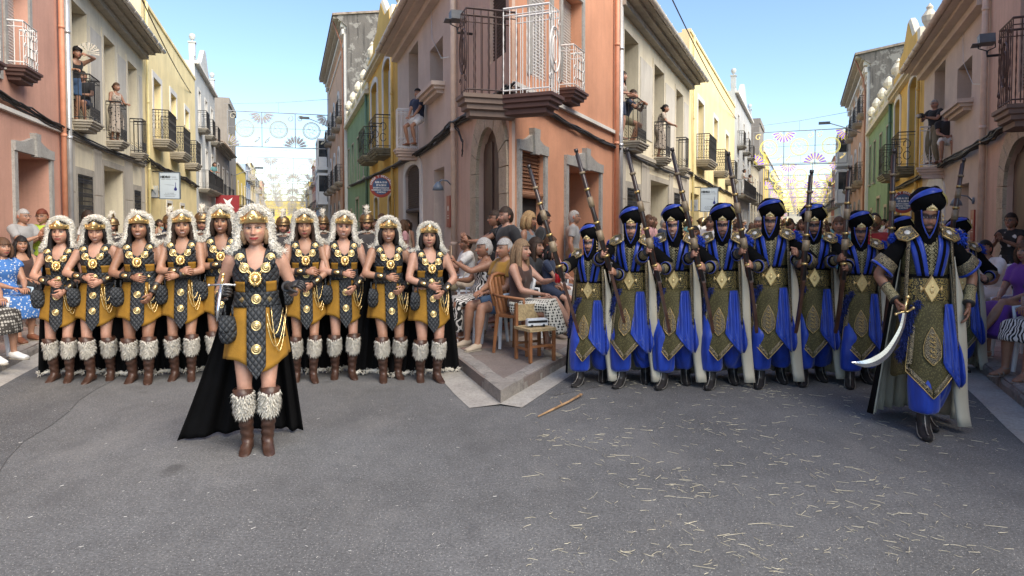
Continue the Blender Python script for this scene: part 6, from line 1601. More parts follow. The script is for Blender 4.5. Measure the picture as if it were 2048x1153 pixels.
    q = MB(); q.tube([(.098, -.06, .04), (.104, -.055, -.02), (.10, -.05, -.08)], .0022, 4)
    for z in (.02, -.01, -.04, -.08): q.ball((.103, -.057, z), .0085 if z > -.07 else .012, 8, 6)
    MM['beads'] = q.data('bead_drop', gold_m, True)
    # sleeve cuff and bracer pieces
    q = MB(); q.lathe([(.036, 0), (.040, .006), (.037, .06), (.042, .13), (.040, .14)], (0, 0, 0), 18); MM['bracer'] = q.data('bracer', emb_o, True); q = MB(); q.lathe([(.041, .126), (.0435, .130), (.041, .142)], (0, 0, 0), 18); q.lathe([(.037, -.001), (.0415, .005), (.039, .012)], (0, 0, 0), 18); MM['bring'] = q.data('bracer_ring', leather, True)
mmesh()
MGROUP = 'men marching in blue and black turbans'
def man(u, v, label, top, skin='mid', hands=((-.20, -.24, 1.30), (.20, -.24, 1.18)), head=(0, 0, 0), beard=.8, seed=0, smile=.1, feet=((-.10, -.10, .085), (.12, .12, .10)), leader=False, fat=1.0, yaw=0, curl=(1.25, 1.25), hopt=({}, {}), boa=True, elb=((-.9, .1, -.7), (.9, .1, -.7)), veil_low=0.0):
    v -= 10 if leader else 7; g = ground(u + (1024 - u) * .012, v); H = (v - top) / (v - HORIZON) * CAM_H; sc = H / 1.83
    root = thing('person', label, 'person', g, R(yaw + face_cam(u)), MGROUP); fx = .86 if leader else .91; root.scale = (sc * fx, sc, sc)
    hands = tuple(grip_at(g, R(yaw + face_cam(u)), sc, on_rifle(*h), i, fx) if len(h) == 2 else h for i, h in enumerate(hands))
    P = Pose(male=True, hands=hands, head=head, feet=feet, elbows=elb, fat=fat)
    face = dict(skin=SK[skin]); fc = dict(smile=smile, beard=beard, seed=seed, makeup='mask', lips=(.30, .13, .10), brow=(.02, .015, .012), iris=(.03, .02, .015), q=1.25 if leader else 1.0, wide=1.0)
    put_body(root, P, SK[skin], .016, ((curl[0], hopt[0]), (curl[1], hopt[1])), fc, bare_feet=False)
    for nm in ('tunic', 'belt', 'front_panel', 'skirt', 'drape'):
        o = link({'skirt': 'robe_skirt', 'drape': 'blue_drape'}.get(nm, nm), MM[nm], root); solid(o, .006 if nm != 'tunic' else .004, 0)
    solid(link('chest_panel', MM['chest_panel'], root), .004, 0); link('chest_braid', MM['chest_braid'], root); link('belt_buckle', MM['buckle'], root)
    for a, b in MM['v']: q = link('vest_strap', a, root); solid(q, .006, 0); solid(link('vest_stripe', b, q), .003, 0)
    for b in MM['border']: solid(link('hem_border', b, root), .004, 0)
    solid(link('embroidered_panel', MM['patch'], root), .004, 0); link('gold_braid', MM['braid'], root)
    for b in MM['facing']: solid(link('coat_facing', b, root), .008, 0)
    solid(link('cape_lining', MM['cape_in'], root), .003, 0); solid(link('cape', MM['cape'], root), .006, 0); solid(link('cape_edge', MM['edge'], root), .006, 0)
    if boa: link('feather_boa', MM['boa'], root)
    HM = headM(P); hc = V3(*P.hc)
    tl = HM @ Matrix.Rotation(R(-6), 3, 'X')
    q = put('turban', MM['turban'], root, hc, tl)
    for nm, me in (('turban_band', MM['tband']), ('turban_fold', MM['tgold']), ('turban_emblem', MM['emblem'])): put(nm, me, q)
    q = put('veil', MM['veil'], root, hc, HM); solid(q, .006, 1); put('veil_edge', MM['vedge'], q); put('bead_drop', MM['beads'], root, hc, HM)
    # trousers, sleeves
    for i in range(2):
        h, k, a = P.hip[i], P.kn[i], P.an[i]; b = a + (k - a) * .24
        cloth(root, 'trouser_leg', [loft_arr([h, h * .5 + k * .5, k, k * .55 + b * .45, b, b - V3(0, 0, .03)], [.11, .112, .105, .118, .112, .055], (1, 0, .01), 16)], bluec, .018, .012, seed + i, fz=3, fx=26)
        yw = (-.18, .18)[i]; bt = put('boot', MM['boot'], root, a, Matrix.Rotation(yw, 3, 'Z') @ align(V3(0, 0, 1) * .6 + nrm(k - a) * .4, (0, 1, 0)), 1.12); put('boot_piping', MM['piping'], bt)
        s, e, w = P.sh[i], P.el[i], P.wr[i]; d = nrm(e - s); t = .80 if leader else 1.0
        parts = [loft_arr([s - d * .03, s + d * .06, s + (e - s) * .45, s + (e - s) * t * .92, s + (e - s) * t], [.062, .074, .070, .080, .078], (0, 1, 0), 14)]
        if not leader: parts.append(loft_arr([e - nrm(w - e) * .03, e + (w - e) * .28, e + (w - e) * .52], [.058, .052, .046], (0, 1, 0), 12))
        cloth(root, 'sleeve', parts, blackc, .016, .006, seed)
        c0, c1 = (s + (e - s) * .52, s + (e - s) * (t + .02)) if leader else (e + (w - e) * .02, e + (w - e) * .40)
        V, F = loft_arr([c0, c0 * .5 + c1 * .5, c1], [.080, .086, .094] if leader else [.062, .058, .056], (0, 1, 0), 18, False); solid(link('embroidered_cuff', mesh_data('embroidered_cuff', V, F, emb), root), .006, 1)
        V, F = loft_arr([c1 - nrm(c1 - c0) * .012, c1 + nrm(c1 - c0) * .006], [.097, .099] if leader else [.058, .058], (0, 1, 0), 18, False); solid(link('cuff_edge', mesh_data('cuff_edge', V, F, bluec), root), .005, 1)
        dd = nrm(w - e); br = put('bracer', MM['bracer'], root, w - dd * .150, align(dd), 1.08); put('bracer_ring', MM['bring'], br)
        sg = (-1, 1)[i]; M = Matrix.Rotation(R(20 * sg), 3, 'Y') @ Matrix.Rotation(R(34), 3, 'X') @ Matrix.Diagonal((sg, 1, 1))
        ep = put('epaulette', MM['ep'], root, (sg * .158, -.045, 1.468), M, .98); put('epaulette_braid', MM['ept'], ep); put('epaulette_boss', MM['epb'], ep)
        put('feather_tuft', MM['ft'], root, (sg * .245, .02, 1.425), None, 1.15 if sg > 0 else .7)
    return root, P
# ---- rifles between neighbours: pixel of the muzzle and of the upper hand
def rifle(label, top, bot, Y, grp='long rifles held upright by the marching men'):
    a = at_depth(*bot, Y - .28); b = at_depth(*top, Y - .28 + .05); d = (b - a).normalized(); L = (b - a).length
    root = thing('rifle', label, 'rifle', a, 0, grp); M = align(d, (0, 1, 0)); root.matrix_basis = Matrix.Translation(a) @ M.to_4x4()
    q = MB(); q.tube([(0, 0, .42), (0, 0, .7), (0, 0, L - .05)], [.028, .025, .019], 10); q.build('forestock', gunwood, root, True)
    q = MB(); q.tube([(0, -.017, .38), (0, -.017, L)], [.016, .014], 10); q.tube([(0, -.017, L - .03), (0, -.017, L + .001)], .019, 10); q.build('barrel', gunmetal, root, True)
    q = MB(); q.prism([(.024, .44), (.016, .47), (-.020, .47), (-.026, .36), (-.006, .24), (.012, .06), (.050, -.10), (.072, -.14), (.082, -.12), (.060, .02), (.034, .18), (.026, .30)], 'x', -.014, .014); q.build('stock', gunwood, root)
    q = MB(); q.tube([(0, .02 * math.sin(t) + .030, .40 + .035 * math.cos(t)) for t in np.linspace(0, math.pi, 9)], .004, 5); q.box((.018, -.02, .36), (.024, .015, .47)); q.ball((.03, -.012, .45), (.010, .014, .014), 7, 5); q.build('lock', gunmetal, root)
    n = 6
    for k in range(n):
        z = .52 + (L - .60) * k / n; q = MB(); q.tube([(0, -.008, z), (0, -.008, z + (.10 if k in (1, 3) else .022))], .033 if k < 3 else .029, 10); q.build('band', bone if k % 2 else gold_d, root, True)
YR = ground(1350, 776).y
RP = [((1057, 331), (1150, 640)), ((1151, 299), (1243, 620)), ((1253, 297), (1336, 640)), ((1343, 297), (1424, 640)), ((1455, 305), (1514, 640)), ((1622, 341), (1600, 640)), ((1699, 332), (1680, 640)), ((1787, 300), (1777, 640))]
def on_rifle(k, v):
    (tu, tv), (bu, bv) = RP[k]; f = (v - bv) / (tv - bv); a = at_depth(bu, bv, YR - .28); b = at_depth(tu, tv, YR - .23); z = at_depth(bu, v, YR - .28).z
    f = (z - a.z) / (b.z - a.z); return a.lerp(b, f)
HD = (V3(.25, -.80, .35), V3(-.25, -.80, .35))
def grip_at(root_g, rz, sc, pt, i, fx=1.0, back=.062, side=.030):
    """wrist position, in the man's own space, whose fist closes on the world point pt"""
    m = Matrix.Rotation(-rz, 3, 'Z') @ (pt - root_g) / sc; m.x /= fx; d = nrm(HD[i]); pn = V3((1, -1)[i], 0, 0); pn = nrm(pn - d * pn.dot(d)); return V3(*m) - d * back - pn * side
men = [
 (1183, 773, 444, 'shortest marching man, at the left end of the blue turban row', dict(skin='mid', beard=.85, seed=1, head=(-6, 2, 0), hands=((0, 540), (1, 544)))),
 (1265, 775, 409, 'bearded marching man, second from the left in the blue turban row', dict(skin='fair', beard=.7, seed=2, head=(4, 2, 0), hands=((1, 508), (2, 536)))),
 (1352, 776, 405, 'smiling marching man with blue scarf at the chin, third from the left', dict(skin='fair', beard=.35, smile=.8, seed=3, head=(-8, 0, -4), hands=((2, 500), (3, 534)))),
 (1447, 777, 403, 'marching man with fair beard in the middle of the turban row', dict(skin='fair', beard=.6, seed=4, head=(0, 2, 0), hands=((3, 508), (4, 530)))),
 (1543, 775, 394, 'tall clean shaven marching man beneath the lit arches', dict(skin='mid', beard=.12, smile=.35, seed=5, head=(-8, 3, 3), hands=((4, 502), (.25, -.24, 1.28)))),
 (1629, 770, 404, 'frowning marching man with full dark beard and a rifle barrel before his face', dict(skin='tan', beard=.95, seed=6, head=(-4, 3, 0), hands=((5, 530), (6, 536)))),
 (1722, 775, 418, 'thin moustached marching man left of the sabre bearer', dict(skin='tan', beard=.45, seed=7, head=(-6, 2, 0), hands=((6, 516), (7, 540)))),
 (1806, 762, 428, 'marching man mostly hidden behind the sabre bearer', dict(skin='fair', beard=.4, seed=8, head=(-8, 2, 0), hands=((7, 520), (.24, -.24, 1.2)))),
 (1921, 752, 431, 'marching man with a rifle on his shoulder behind the sabre bearer\'s cape', dict(skin='fair', beard=.4, seed=9, head=(-18, 2, 0), hands=((-.06, -.24, 1.38), (.20, -.25, 1.10)))),
]
for i, (u, v, tp, lb, k) in enumerate(men):
    ft = [((-.10, -.12, .085), (.12, .16, .12)), ((-.09, -.10, .085), (.13, .18, .11)), ((-.10, -.14, .085), (.11, .14, .11))][i % 3]
    k.setdefault('hopt', (dict(d=HD[0], pn=(1, 0, 0), th=(0, 0, 1), thumb=1.0), dict(d=HD[1], pn=(-1, 0, 0), th=(0, 0, 1), thumb=1.0)))
    man(u, v, lb, tp, feet=ft, **k)
ml, mP = man(1853, 868, 'tall man leading the turban row with a curved sabre and cream lined cape', 371, skin='tan', beard=.85, seed=20, head=(-6, 2, 2), hands=((-.275, -.16, .98), (.300, -.10, .96)), feet=((-.045, -.16, .085), (.045, .08, .12)), leader=True, curl=(1.3, .35), hopt=(dict(d=(.15, -.5, -.7), pn=(.8, -.3, .2), th=(-.2, -1, .3)), dict(d=(-.10, -.12, -1), pn=(-1, .3, 0), th=(0, -1, 0))), elb=((-.8, .4, -.3), (.8, .4, -.3)))
for lb, tp, bt in (('rifle at the far left of the turban row, leaning left over the pavement', (1057, 331), (1150, 640)), ('rifle leaning left between the shortest man and his neighbour', (1151, 299), (1243, 620)),
                   ('rifle rising before the cream house balcony', (1253, 297), (1336, 640)), ('rifle pointing at the iron balcony of the cream house', (1343, 297), (1424, 640)),
                   ('rifle leaning left beside the yellow house sign', (1455, 305), (1514, 640)), ('upright rifle under the lit arch', (1622, 341), (1600, 640)),
                   ('upright rifle left of the moustached man', (1699, 332), (1680, 640)), ('upright rifle before the green house', (1787, 300), (1777, 640)),):
    rifle(lb, tp, bt, YR)
rifle('rifle leaning right before the beige house shutter', (1926, 318), (1889, 560), ground(1921, 752).y + .1)
# sabre
sp = ml.matrix_basis @ Vector(mP.wr[0]); sb = thing('sabre', 'broad curved steel sabre held low in the leading man\'s fist', 'sabre', sp + Vector((.03, -.07, -.085)))
def blade_outline():
    K = [(0, 0), (-.02, -.11), (-.07, -.22), (-.13, -.31), (-.21, -.37), (-.30, -.395), (-.40, -.385)]; Wk = [.015, .019, .025, .032, .037, .028, .002]; tt = np.linspace(0, 6, 31)
    C = []; W = []
    for t in tt:
        i = min(int(t), 5); f = t - i; p = [K[max(0, min(6, i + j))] for j in (-1, 0, 1, 2)]; q = lambda a, b, c, d: .5 * (2 * b + (c - a) * f + (2 * a - 5 * b + 4 * c - d) * f * f + (3 * b - a - 3 * c + d) * f ** 3)
        C.append((q(*[k[0] for k in p]), q(*[k[1] for k in p]))); W.append(Wk[i] + (Wk[i + 1] - Wk[i]) * f)
    L = []; Rr = []
    for i, (x, z) in enumerate(C):
        a = C[max(i - 1, 0)]; b = C[min(i + 1, len(C) - 1)]; dx, dz = b[0] - a[0], b[1] - a[1]; l = math.hypot(dx, dz); nx, nz = -dz / l, dx / l; L.append((x + nx * W[i], z + nz * W[i])); Rr.append((x - nx * W[i], z - nz * W[i]))
    return L, Rr, C
L, Rr, C = blade_outline(); V = []; F = []
for i in range(len(C)): V += [(L[i][0], 0, L[i][1]), (C[i][0], -.004, C[i][1]), (Rr[i][0], 0, Rr[i][1]), (C[i][0], .004, C[i][1])]
for i in range(len(C) - 1):
    for k in range(4): F.append((i * 4 + k, i * 4 + (k + 1) % 4, i * 4 + 4 + (k + 1) % 4, i * 4 + 4 + k))
link('blade', mesh_data('blade', np.array(V), F, steel, False), sb)
q = MB(); q.tube([(-.06, -.0, -.01), (-.02, 0, .004), (.02, 0, .004), (.06, 0, .03)], .009, 8); q.ball((-.065, 0, -.014), .013, 8, 6); q.ball((.065, 0, .034), .013, 8, 6); q.build('cross_guard', gold_m, sb, True)
q = MB(); q.tube([(0, 0, 0), (.01, .01, .05), (.03, .02, .10)], .013, 8); q.ball((.034, .022, .115), .019, 8, 6); q.build('grip', gold_m, sb, True)
# ------------------------------------------------------------------ spectators
def printm(name, base, ink, kind='zebra', scale=22, rough=.8):
    t = NT(name); co = t.co()
    if kind == 'zebra':
        n = t.n('TexNoise'); n.inputs['Scale'].default_value = 5; t.l(co, n.inputs['Vector']); w = t.n('TexWave'); w.inputs['Scale'].default_value = scale * .45; w.inputs['Distortion'].default_value = 9; w.inputs['Detail'].default_value = 1.5; w.inputs['Detail Scale'].default_value = 1.2; t.l(co, w.inputs['Vector']); f = t.ramp(w.outputs['Fac'], [(.46, 0.0), (.54, 1.0)])
    elif kind == 'floral':
        w = t.n('TexVoronoi'); w.inputs['Scale'].default_value = scale; t.l(co, w.inputs['Vector']); nn = t.noise(co, scale * 1.4, 3, .7); f = t.ramp(t.math('ADD', w.outputs['Distance'], t.math('MULTIPLY', nn, .5)), [(.50, 0.0), (.58, 1.0)])
    else:
        w = t.n('TexVoronoi'); w.inputs['Scale'].default_value = scale; w.inputs['Randomness'].default_value = .15; t.l(co, w.inputs['Vector']); f = t.ramp(w.outputs['Distance'], [(.36, 1.0), (.46, 0.0)])
    return t.done(t.mix(f, base, ink), rough, 0, t.bump(t.noise(co, 60, 3), .3, .003), .3)
CL = {n: plain('cloth_' + n, c, .88, var=.10, vs=10, bump=.004, bs=70, sheen=.15) for n, c in dict(white=(.68, .67, .64), grey=(.27, .27, .27), lime=(.34, .47, .04), black=(.016, .016, .018), brown=(.055, .028, .022), navy=(.018, .028, .06), denim=(.05, .10, .19), yellow=(.30, .16, .02), tank=(.11, .125, .14), pink=(.55, .30, .30), teal=(.10, .24, .25), purple=(.13, .035, .28), dark=(.035, .032, .034), beige=(.40, .33, .25), red=(.35, .03, .03), cream=(.55, .50, .42), sky=(.20, .33, .48), khaki=(.22, .19, .12)).items()}
CL['zebra'] = printm('zebra_print', (.62, .60, .57), (.015, .015, .015)); CL['blueflor'] = printm('blue_floral_print', (.56, .60, .64), (.05, .15, .40), 'floral', 30); CL['bwflor'] = printm('black_white_floral', (.66, .63, .57), (.02, .02, .02), 'floral', 9); CL['geo'] = printm('black_white_geometric', (.62, .60, .52), (.02, .02, .018), 'dots', 32); CL['darkflor'] = printm('dark_floral', (.03, .03, .03), (.42, .36, .30), 'floral', 15); CL['leopard'] = printm('dark_patterned', (.05, .045, .04), (.40, .38, .34), 'dots', 30)
plasticw = plain('white_plastic', (.60, .64, .68), .4, var=.04); plastb = plain('pale_blue_plastic', (.34, .44, .52), .4, var=.05); chairwood = plain('chair_wood', (.24, .10, .04), .5, var=.3, vs=6); straw_m = plain('woven_rush', (.40, .30, .16), .8, var=.3, vs=40, bump=.01)
rubber = plain('sole', (.30, .27, .22), .8); phone_m = plain('phone_case', (.40, .29, .20), .4); phone_d = plain('phone_dark', (.02, .02, .022), .3)
def chair(loc, rz, label, m=plasticw, grp='plastic chairs on the pavements', seat=.45):
    root = thing('plastic_chair', label, 'chair', loc, rz, grp)
    for sx in (-1, 1):
        for sy, y in ((-1, -.20), (1, .20)):
            q = MB(); q.tube([(sx * .22, y * 1.12, 0), (sx * .19, y * .95, seat)], [.020, .026], 6); q.build('leg', m, root)
        q = MB(); q.tube([(sx * .22, -.20, seat), (sx * .25, -.20, seat + .20), (sx * .25, .15, seat + .22), (sx * .23, .22, seat + .24)], .018, 8); q.build('armrest', m, root, True)
    q = MB(); q.prism([(-.21, -.23), (.21, -.23), (.22, .0), (.19, .21), (-.19, .21), (-.22, .0)], 'z', seat - .03, seat); q.build('seat', m, root)
    for k in range(5):
        x = -.16 + .08 * k; q = MB(); q.tube([(x, .20, seat), (x * 1.05, .26, seat + .22), (x * .95, .30, seat + .42)], [.024, .024, .02], 6); q.build('slat', m, root)
    q = MB(); q.tube([(-.22, .21, seat + .1), (-.22, .28, seat + .36), (-.12, .31, seat + .44), (0, .315, seat + .46), (.12, .31, seat + .44), (.22, .28, seat + .36), (.22, .21, seat + .1)], .022, 8); q.build('back_frame', m, root, True)
    return root
def glasses(root, P, dark=False):
    q = MB(); f = lambda v: tuple(P.HR @ (np.array(v) * HS) + P.hc)
    for s in (-1, 1):
        q.tube([f((s * .033 + .021 * math.cos(t), -.104 + .004 * abs(math.cos(t)), .008 + .016 * math.sin(t))) for t in np.linspace(0, 2 * math.pi, 13)[:-1]], .0022, 4, closed=True); q.tube([f((s * .054, -.100, .012)), f((s * .078, -.05, .012)), f((s * .079, .01, .008))], .002, 4)
        if dark: q.add([f((s * .033 + .020 * math.cos(t), -.103, .008 + .015 * math.sin(t))) for t in np.linspace(0, 2 * math.pi, 11)[:-1]], [tuple(range(10))])
    q.tube([f((-.012, -.108, .012)), f((.012, -.108, .012))], .002, 4); return q.build('glasses', phone_d, root)
def spect(loc, rz, label, sit=False, top='white', topk='tee', bot='denim', botk='short', skin='mid', male=False, hair='short', hc='dark', H=1.0, head=(0, 0, 0), hands=(None, None), feet=None, fat=1.0, seat=.46, lean=0, shoes='brown', seed=0, smile=.4, beard=0.0, glass=0, curl=(.35, .35), hopt=(None, None), elb=(None, None), knees=None, group=None, voxel=.017, pelvis=None, twist=0, grey=None, cat='person', sleeve=None, hv=1.0, shoe_kind='shoe', side_lean=0, q=.8):
    root = thing('person', label, cat, loc, R(rz), group); root.scale = (H,) * 3; mt = CL[top]
    P = Pose(sit=sit, hands=hands, head=head, feet=feet, fat=fat, seat=seat / H, lean=lean, male=male, elbows=elb, knees=knees, pelvis=pelvis, twist=twist, side_lean=side_lean)
    fc = dict(smile=smile, beard=beard, seed=seed, q=q, brow=np.array(HCOL[hc]) * .8, hairc=HCOL[hc] if hair != 'bald' else None, beardc=HCOL[hc], lips=(.34, .13, .11) if male else (.36, .09, .08), makeup=None if male else 'soft')
    put_body(root, P, SK[skin], voxel, ((curl[0], hopt[0]), (curl[1], hopt[1])), fc, bare_feet=True)
    if hair != 'bald': put_hair(root, P, hair, hc, seed, hv)
    if glass: glasses(root, P, glass == 2)
    g = .014
    sl = sleeve if sleeve is not None else {'tee': .62, 'tank': 0, 'polo': .6, 'long': 1.0, 'dress': .0, 'capsleeve': .3}[topk]
    if topk in ('tank', 'dress'):
        parts = [P.torso(g, -.06 if botk != 'dress' else -.13, .40)] + [loft_arr([P.P + P.U * .36 + P.S * s * .10 - P.Fw * .0 + P.Fw * .085, P.P + P.U * .435 + P.S * s * .105 + P.Fw * .06, P.P + P.U * .468 + P.S * s * .105, P.P + P.U * .43 + P.S * s * .105 - P.Fw * .06, P.P + P.U * .36 + P.S * s * .10 - P.Fw * .085], [.026] * 5, (1, 0, 0), 8) for s in (-1, 1)]
    else:
        parts = [P.torso(g, -.07, .485)]
        for i in range(2): parts += [P.arm_up(i, .016, min(1, sl)), ell_arr(P.sh[i], (.066, .062, .062))]
        for i in range(2): parts.append(loft_arr([P.neck - P.U * .035 + P.S * (-.03, .03)[i], P.sh[i] + P.U * .026], [.056, .052], (0, 1, 0), 10))
        if topk == 'long':
            for i in range(2): parts += [P.arm_lo(i, .013, 0, .88), ell_arr(P.el[i], (.05,) * 3)]
    if not male: parts += [ell_arr(P.P + P.U * .30 + P.S * s * .068 + P.Fw * .070, (.068 * fat, .058 * fat, .068)) for s in (-1, 1)]
    if fat > 1.12: parts.append(ell_arr(P.P + P.U * .06 + P.Fw * .035 * fat, (.158 * fat, .135 * fat, .145)))
    cloth(root, {'tee': 'shirt', 'tank': 'top', 'polo': 'shirt', 'long': 'shirt', 'dress': 'dress', 'capsleeve': 'blouse'}[topk], parts, mt, .017, .007, seed, fz=14, fx=22)
    mb_ = CL[bot]
    if botk in ('short', 'trouser'):
        t = .72 if botk == 'short' else 1.0
        parts = [P.torso(g + .002, -.13, .09)]
        for i in range(2):
            parts += [P.leg_up(i, .022, 0, t), ell_arr(P.hip[i], (.10 * fat, .10, .10))]
            if botk == 'trouser': parts += [P.leg_lo(i, .020, 0, .93), ell_arr(P.kn[i], (.072,) * 3)]
        cloth(root, 'shorts' if botk == 'short' else 'trousers', parts, mb_, .017, .007, seed + 5, fz=10)
    elif botk in ('skirt', 'dress', 'longskirt'):
        h = (P.hip[0] + P.hip[1]) / 2; k = (P.kn[0] + P.kn[1]) / 2; a = (P.an[0] + P.an[1]) / 2; hw = abs((P.kn[1] - P.kn[0])[0]) / 2; d = {'skirt': .35, 'dress': .5, 'longskirt': .85}[botk]
        if sit:
            C = [P.P + P.U * .05, h + V3(0, 0, .0), h * .5 + k * .5, k + V3(0, -.01, .01), k + (a - k) * .2, k + (a - k) * d]
            Rr = [(.17 * fat, .13 * fat), (.19 * fat, .13), (.12 + hw, .10), (.085 + hw, .085), (.085 + hw, .095), (.095 + hw, .10)]
        else: C = [P.P + P.U * .08, P.P + V3(0, 0, -.03), k + V3(0, .0, .18), k + V3(0, 0, 0), k + (a - k) * d]; Rr = [(.155 * fat, .12), (.19 * fat, .15), (.20 * fat, .165), (.21, .18), (.23, .20)]
        cloth(root, 'skirt', [loft_arr(C, Rr, (1, 0, 0), 22)], mb_, .018, .014, seed + 2, fz=5, fx=22)
    sm = {'brown': plain('shoe_brown', (.16, .06, .03), .5), 'white': CL['white'], 'black': leather, 'beige': CL['beige'], 'none': None, 'grey': plain('shoe_grey', (.20, .16, .13), .7)}[shoes]
    if sm:
        for i in range(2):
            d = None
            if shoe_kind == 'shoe': V, F = remesh([P.foot(i, .007)], .010, 2); ks = V[:, 2] < P.an[i][2] - .012; link('shoe', mesh_data('shoe', V, F, sm), root)
            a = P.an[i]; dv = nrm(V3((-.12, .12)[i], -1, 0)); sd = np.cross(dv, V3(0, 0, 1)); z0 = a[2] - .082
            C = [V3(a[0], a[1], z0) + dv * t for t in (-.052, -.02, .05, .12, .165, .192)]
            V, F = loft_arr(C, [(.026, .009), (.035, .010), (.038, .010), (.047, .010), (.042, .010), (.02, .008)], sd, 14); link('sole', mesh_data('sole', V, F, rubber if shoe_kind == 'shoe' else sm), root)
            if shoe_kind == 'sandal':
                q = MB(); 
                for t, hh in ((.11, .030), (.06, .045)): c = a + dv * t; q.tube([tuple(V3(c[0], c[1], z0 + .01) + sd * .046 * math.cos(w) + V3(0, 0, hh) * math.sin(w)) for w in np.linspace(0, math.pi, 9)], .007, 5)
                q.tube([tuple(a + V3(0, 0, -.008) + sd * .040 * math.cos(w) + dv * .040 * math.sin(w)) for w in np.linspace(0, 2 * math.pi, 11)[:-1]], .006, 5, closed=True); q.build('sandal_strap', sm, root, True)
    return root, P
def at_x(st, x, u, z=KH):
    """point on the line local-x = x of a street seen at pixel column u"""
    d = ray(u, HORIZON); lx = d.x * st.c - d.y * st.s; ls = d.x * st.s + d.y * st.c; return st.P(x, ls * x / lx, z)
CLAP = dict(hands=((-.035, -.36, 1.26), (.045, -.36, 1.28)), curl=(.12, .12), hopt=(dict(d=(.15, -.5, .9), pn=(1, 0, 0)), dict(d=(-.15, -.5, .9), pn=(-1, 0, 0))))
CLAPS = dict(hands=((-.03, -.34, .94), (.045, -.34, .96)), curl=(.12, .12), hopt=(dict(d=(.15, -.5, .9), pn=(1, 0, 0)), dict(d=(-.15, -.5, .9), pn=(-1, 0, 0))))
LAP = dict(hands=((-.06, -.33, .68), (.07, -.34, .67)), curl=(.5, .5), hopt=(dict(d=(.5, -.8, -.1), pn=(0, 0, -1)), dict(d=(-.5, -.8, -.1), pn=(0, 0, -1))))
SG = 'spectators seated along the kerb'; TG = 'spectators standing by the walls'
# --- left edge
spect(at_x(SL, -4.25, 44), 78, 'grey haired man in glasses and grey T-shirt clapping in the salmon doorway', male=True, top='grey', bot='khaki', botk='trouser', skin='mid', hair='crop', hc='grey', H=1.03, head=(0, 4, 0), glass=1, seed=31, group=TG, **CLAP)
spect(at_x(SL, -4.05, 86), 30, 'woman with short auburn hair and lime green top clapping by the doorway', top='lime', topk='capsleeve', bot='denim', botk='trouser', skin='mid', hair='short', hc='auburn', H=1.03, head=(-20, 4, 0), glass=1, fat=1.12, seed=32, group=TG, smile=.7, hands=((-.03, -.30, 1.22), (.05, -.30, 1.24)), curl=(.15, .15), hopt=CLAP['hopt'])
p = at_x(SL, -3.85, 40); chair(p, R(60), 'white plastic chair under the long haired woman in dark brown', plasticw); spect(p, 62, 'seated woman with long black hair and dark brown sleeveless top, smiling', sit=True, top='brown', topk='tank', bot='black', botk='trouser', skin='mid', hair='long', hc='black', head=(-10, 2, 0), seed=33, smile=.9, fat=1.08, group=SG, **LAP)
p = at_x(SL, -3.55, 2); chair(p, R(68), 'pale blue plastic chair under the blue floral dress', plastb); spect(p, 66, 'seated woman in blue floral dress with brown shoes at the left edge', sit=True, top='blueflor', topk='capsleeve', bot='blueflor', botk='dress', skin='mid', hair='bob', hc='brown', seed=34, fat=1.15, group=SG, feet=((-.12, -.52, .085), (.10, -.40, .085)), **LAP)
p = at_x(SL, -3.35, -58); chair(p, R(70), 'white plastic chair cut off by the left edge', plasticw); spect(p, 72, 'seated spectator in dark patterned clothes cut off by the left edge', sit=True, top='leopard', topk='tee', bot='leopard', botk='dress', skin='mid', hair='bob', hc='grey', seed=35, group=SG, shoes='white', feet=((-.12, -.50, .085), (.12, -.44, .085)), **LAP)
# --- fork, facing the left street
p = at_x(SL, 2.75, 934); chair(p, R(-70), 'white plastic chair of the man in white shirt and glasses'); spect(p, -72, 'seated man in white shirt and glasses turned towards the marching women', sit=True, male=True, top='white', topk='tee', bot='khaki', botk='trouser', skin='tan', hair='crop', hc='dark', beard=.5, glass=1, seed=41, group=SG, hands=((-.10, -.34, .70), (.05, -.38, .95)), curl=(.5, .9), hopt=(dict(d=(.3, -.9, 0), pn=(0, 0, -1)), dict(d=(-.1, -.4, .9), pn=(-.6, -.6, 0))), head=(8, 0, 0))
p = at_x(SL, 2.42, 972); chair(p, R(-72), 'white plastic chair under the zebra print dress'); zb, zP = spect(p, -68, 'seated grey haired woman in zebra print dress filming with a phone', sit=True, top='zebra', topk='tank', bot='zebra', botk='longskirt', skin='tan', hair='short', hc='grey', fat=1.22, seed=42, group=SG, shoes='white', shoe_kind='sandal', hands=((-.06, -.36, .78), (.0, -.42, 1.02)), curl=(.5, .8), hopt=(dict(d=(.6, -.7, 0), pn=(0, 0, -1)), dict(d=(0, -.5, .9), pn=(-.5, -.8, 0))), head=(0, 4, 0), feet=((-.13, -.44, .085), (.11, -.38, .085)))
ph = thing('phone', 'phone in a tan case held up by the grey haired woman', 'phone', zb.matrix_basis @ Vector(zP.wr[1] + V3(-.01, -.06, .13)), R(-60)); MB().box((-.037, -.005, -.075), (.037, .005, .075)).build('case', phone_m, ph); MB().box((-.034, .0052, -.07), (.034, .0062, .07)).build('screen', phone_d, ph)
hb = thing('handbag', 'beige bag on the lap of the man in white shirt', 'bag', at_x(SL, 2.38, 938, KH + .60), 0)
v, f = remesh([ell_arr((0, 0, .06), (.15, .11, .08)), ell_arr((.09, .02, .05), (.10, .09, .07)), ell_arr((-.1, -.02, .08), (.09, .08, .07))], .014); link('bag_body', mesh_data('bag_body', fold(v, .012, 3, 20, 30), f, CL['beige']), hb); MB().tube([(-.1, 0, .12), (-.05, 0, .22), (.05, 0, .23), (.1, 0, .12)], .009, 6).build('strap', CL['cream'], hb, True)
